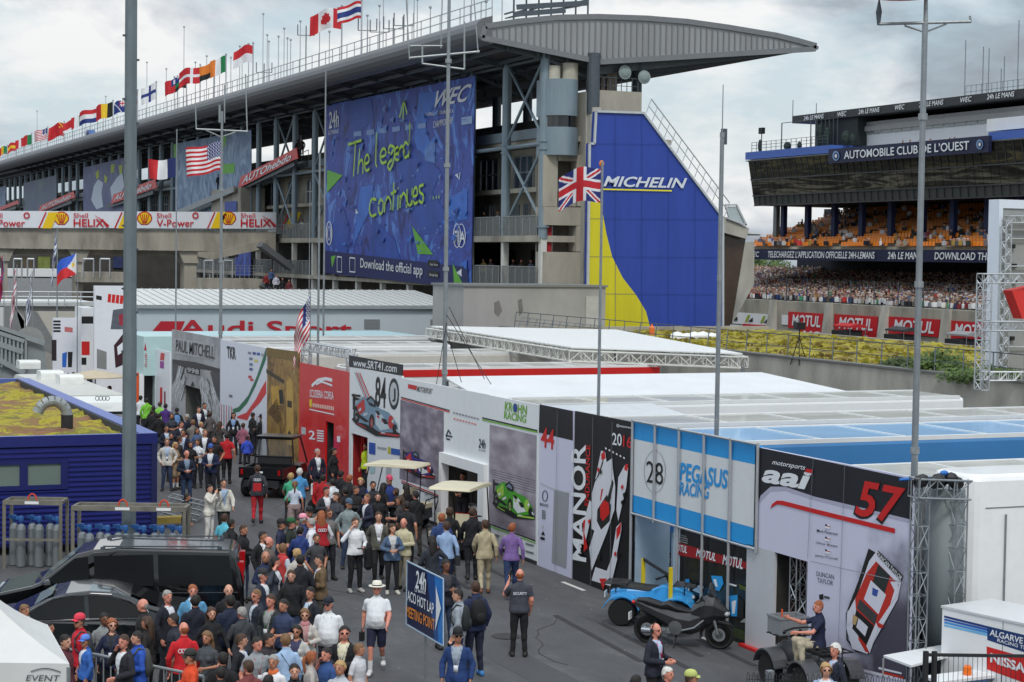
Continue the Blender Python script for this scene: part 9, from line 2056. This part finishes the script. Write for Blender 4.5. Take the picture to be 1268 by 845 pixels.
person(228,771,'short haired man in red team shirt with white ring emblem from behind',185,top=('shirt',(200,28,38)),leg=('trousers',BK),hair=('bald','rd'),h=1.78,skin='r',ex=(('rings',1.3),)); person(236,806,'man in dark cap and orange black jacket facing left',285,'fold',top=(JC,(216,74,36)),hair=('hair','dk'),h=1.7,ex=(('cap',(40,44,40)),))
person(30,749,'curly haired person in red top behind the white gazebo',60,top=(JC,(180,40,50)),hair=('mid','lb'),h=1.7); person(59,770,'dark haired person in dark jacket beside the gazebo edge',70,top=(JC,(36,36,40)),hair=('hair','dk'),h=1.68)
person(298,785,'man in glasses and black jacket with white lanyard facing right',70,top=(J,(24,26,34),WHT),hair=('hair','br'),h=1.74,skin='l',ex=('lanyard',)); person(318,789,'dark haired man in grey t shirt with red lanyard looking right',20,'stand',top=('tee',(140,146,150)),hair=('hair','dk'),h=1.78,skin='r',turn=20,ex=('redlanyard',))
person(332,784,'dark haired man between the grey and pale blue shirts',50,top=(JC,(50,46,48)),hair=('hair','dk'),h=1.76); person(354,785,'man in pale blue shirt with dark strap seen from behind',200,top=('shirt',(164,192,226)),hair=('hair','lb'),h=1.78,ex=(('bagstrap',(40,50,70)),))
person(385,807,'woman with long red blonde ponytail and lace sleeve looking down',100,'hold',top=('tee',(176,170,166)),hair=('tail','rd'),h=1.66,build='f',skin='l'); w=person(405,802,'man in blue top talking on a phone near the bottom edge',300,'phone',top=('tee',(44,76,130)),hair=('hair','dk'),h=1.74,skin='r')
held('phone','black phone at the ear of the man in the blue top','phone',w,lambda m:m.box(-.14,-.10,-.09,-.06,1.52,1.66),BLACK)
person(339,811,'short haired man in white tee with orange neck towel',320,top=('tee',(222,222,226)),hair=('hair','gr'),h=1.72,ex=(('scarf',(214,110,60)),)); person(444,797,'dark blond child in pale top at the bottom edge',60,top=('tee',(200,200,204)),hair=('hair','lb'),h=1.62)
person(276,808,'dark haired person in black close to the orange jacket',170,top=(JC,BK),hair=('hair','dk'),h=1.7); person(273,826,'dark haired short person at the bottom edge left of the grey tee',180,top=(JC,(34,34,38)),hair=('hair','dk'),h=1.6); person(332,836,'person with dark hair cut by the bottom edge below the white tee',190,top=(JC,(46,42,46)),hair=('hair','dk'),h=1.62)
# ---- front right
person(811,772,'bald man with headphones and red lanyard in dark jacket facing right',60,'hold',top=(J,(28,32,46),(176,192,220)),leg=('trousers',BK),hair=('bald','gr'),h=1.78,skin='r',ex=('phones','redlanyard','shades'))
person(826,826,'white haired man cut by the bottom edge beside the headphone man',60,top=(J,NVY,WHT),hair=('hair','wh'),h=1.7,skin='r'); person(855,832,'person in pale yellow green cap at the bottom edge',80,top=(JC,(90,92,70)),hair=('hair','br'),h=1.68,ex=(('cap',(182,190,110)),)); person(787,836,'dark haired person at the bottom edge left of the headphone man',180,top=(JC,BK),hair=('hair','dk'),h=1.68)
person(1035,797,'white haired man in navy jacket in front of the muddy quad',300,top=(J,(28,34,52),(170,190,214)),hair=('mid','wh'),h=1.72,skin='r'); person(1023,821,'fair haired person in sunglasses at the fence before the quad',350,top=(J,(150,170,200),WHT),hair=('mid','bl'),h=1.64,skin='l',ex=('shades',))
sp2=loc2w(q2_,(-.35,0,0)); hx=proj((sp2.x,sp2.y,1.73))
w=person(1018,740,'man in navy polo and beige trousers sitting on the quad photographing with an orange phone',285,'sit',top=('tee',(24,32,62)),leg=('trousers',(178,168,146)),hair=('hair','rd'),h=1.75,skin='r',seat=.86,X=None,ex=(('glasses'),))
w.location=(sp2.x,sp2.y,.86-.86); w.location.z=.0; w['label']='man in navy polo and beige trousers sitting on the quad holding up an orange phone'
held('phone','orange cased phone held out by the man on the quad','phone',w,lambda m:m.box(-.2,-.12,-.68,-.665,1.42,1.57),pm((232,90,40),.4))
# ---- galleries, stairs and distant groups
GAL=[(600,249,48.9,9.5,(40,30,36),'woman in dark top on the upper gallery, left'),(617,247,49.0,9.5,(110,110,120),'man in pale top on the upper gallery by the column'),(599,308,48.8,6.25,(190,170,110),'person in yellow top on the lower gallery, left'),(608,304,49,6.25,(70,60,60),'person in brown on the lower gallery behind the yellow top'),(636,303,48.7,6.25,BK,'woman in black on the lower gallery, centre bay'),(646,313,48.9,6.25,(50,40,40),'short person in dark clothes on the lower gallery'),(658,304,48.7,6.25,(60,70,90),'person in slate jacket on the lower gallery, right bay'),(374,264,48.8,9.5,(210,212,214),'person in white on the upper gallery left of the giant banner')]
for k,(x,y,X,zf,c,lb)in enumerate(GAL):person(x,y,lb,-35,'fold' if k%2 else 'stand',top=(JC,c),hair=('hair' if k%2 else 'mid','dk'),h=1.72,build='f' if k in(0,4)else 'm',X=X,zf=zf,group='people on the galleries')
for k,(x,y,c,lb)in enumerate(((369,173,BK,'dark figure at the top of the nearest facade stairs, left'),(374,171,(60,50,50),'figure in brown at the top of the nearest facade stairs, right'),(271,216,BK,'figure in black on the lower stair flight behind the mast'))):person(x,y,lb,200,'stand',top=(JC,c),hair=('hair','dk'),X=47.6,zf=PX(x,y,47.6).z-1.75,group='people on the facade stairs')
for k,(x,y,c,lb,f)in enumerate(((336,333,(60,80,120),'person in blue on the walkway steps under the gantry',20),(330,338,(130,40,40),'person in dark red on the walkway steps under the gantry',30),(342,340,(190,190,200),'person in pale top on the walkway steps under the gantry',10),(350,344,BK,'person in black low on the walkway steps under the gantry',0),(358,346,(100,40,44),'person in maroon low on the walkway under the gantry',350))):person(x,y,lb,f,'stand',top=(JC,c),hair=('hair','dk'),X=44,zf=PX(x,y,44).z-1.75,group='people on the walkway steps')
for k,(x,y,c,lb)in enumerate(((91,461,(176,30,40),'man in red shirt by the white hoardings, left of two'),(101,460,(190,34,40),'man in red shirt by the white hoardings, right of two'),(111,461,(40,40,44),'person in black beside the red shirts near the hoardings'),(84,462,(190,190,200),'person in grey white beside the red shirts'),(144,488,(196,30,34),'woman in red near the lamp post far back'),(147,500,(180,40,44),'second person in red near the lamp post'),(136,478,(60,70,80),'person in slate under the parasol'),(140,506,(214,216,220),'person in white with black circle behind the motorhome'),(150,512,BK,'person in black behind the motorhome'))):
 person(x,y,lb,40*k,'stand',top=(JC,c),hair=('hair','dk'),X=15.2 if x>130 else 13.8,zf=0,group='distant people behind the motorhome')if False else person(x,y,lb,40*k,'stand',top=(JC,c),hair=('hair','dk'),group='distant people behind the motorhome')
# ---- more of the packed lane
EXTRA=[(188,508,BK,'dk',170,'black haired person in black at the far end, left of the purple shirt'),(213,512,(50,54,66),'br',10,'brown haired person in slate top before the arched stand'),(224,522,NVY,'br',30,'person in navy between the far suits'),(239,520,(120,116,112),'lb',200,'fair haired person in grey behind the navy suits'),(266,540,BK,'dk',350,'dark figure behind the blue capped man'),(272,522,(64,60,60),'br',140,'person in brown grey near the green sweep stand'),(197,512,BK,'dk',190,'person in black right behind the purple shirt'),(212,536,NVY,'dk',20,'dark haired man half hidden behind the white jacket'),(341,612,BK,'dk',190,'person in black by the buggy rear wheel')if False else(404,603,(44,44,50),'dk',20,'dark figure beside the red scooter seat'),(417,610,(60,62,70),'br',330,'person in slate shirt before the red scooter'),(428,604,BK,'dk',200,'black dressed person beside the cream sun hat man'),(455,612,(34,38,60),'lb',300,'fair haired person in navy before the cart'),(468,610,BK,'dk',20,'dark haired person in black before the rear cart wheel'),(496,614,(54,50,52),'br',250,'brown haired person at the rear cart seats'),(515,608,BK,'dk',200,'person in black at the right end of the rear cart'),(372,652,(40,60,120),'dk',190,'person in blue behind the green cap man'),(392,661,(60,60,64),'br',30,'brown haired person in grey below the white shirted man'),(340,690,(52,58,70),'dk',60,'dark haired person between the tracksuit and the coat'),(361,706,BK,'br',10,'brown haired person in black below the long coat'),(352,742,(48,60,90),'dk',320,'dark haired person in slate blue behind the pink scarf'),(300,752,(60,64,70),'gr',200,'grey haired person in grey jacket near the bomber jacket'),(262,752,BK,'br',30,'brown haired person in black beside the racing overalls'),(216,760,(40,44,56),'dk',280,'dark haired person in slate beside the red team shirt'),(154,786,(34,36,44),'br',300,'brown haired person in dark coat behind the barrier centre'),(80,786,(90,40,50),'dk',70,'dark haired person in maroon near the gazebo post'),(257,782,(70,74,80),'lb',330,'fair haired person in grey left of the white lanyard man'),(308,818,(120,60,60),'br',200,'brown haired person in dusty red at the bottom edge'),(365,822,BK,'dk',20,'dark haired person in black at the bottom edge beside the ponytail'),(422,818,(180,184,190),'bl',330,'blond person in pale grey at the bottom edge'),(535,664,(40,44,54),'dk',190,'dark haired person in charcoal left of the pale blue shirt')]
PS=('stand','hold','fold','walk','pocket','phone')
for k,(x,y,c,hc,f,lb)in enumerate(EXTRA):
 person(x,y,lb,f,PS[k%6],top=((JC,c),('tee',c),(J,c,WHT))[k%3],leg=('trousers',(JN,BK,(60,58,56))[k%3]),hair=(('hair','long')[k%4==1],hc),h=1.68+.03*(k%5),build='f' if k%4==1 else 'm',skin='lmr'[k%3],turn=(-20,0,20)[k%3])
for k,(x,c,lb)in enumerate(((1118,BK,'dark figure on the club terrace above the sign, far left'),(1127,(60,60,90),'slate figure on the club terrace above the middle of the sign'),(1139,BK,'dark figure on the club terrace just left of the thick mast'),(1152,(60,30,60),'plum coloured figure on the club terrace right of the mast'),(1176,BK,'first of two dark figures at the right of the club terrace'),(1182,(40,44,70),'second figure in navy at the right of the club terrace'))):
 person(x,174-k*.8,lb,0,'fold',top=(JC,c),hair=('hair','dk'),X=111,zf=PX(x,174-k*.8,111).z-1.75,group='people on the club terrace')
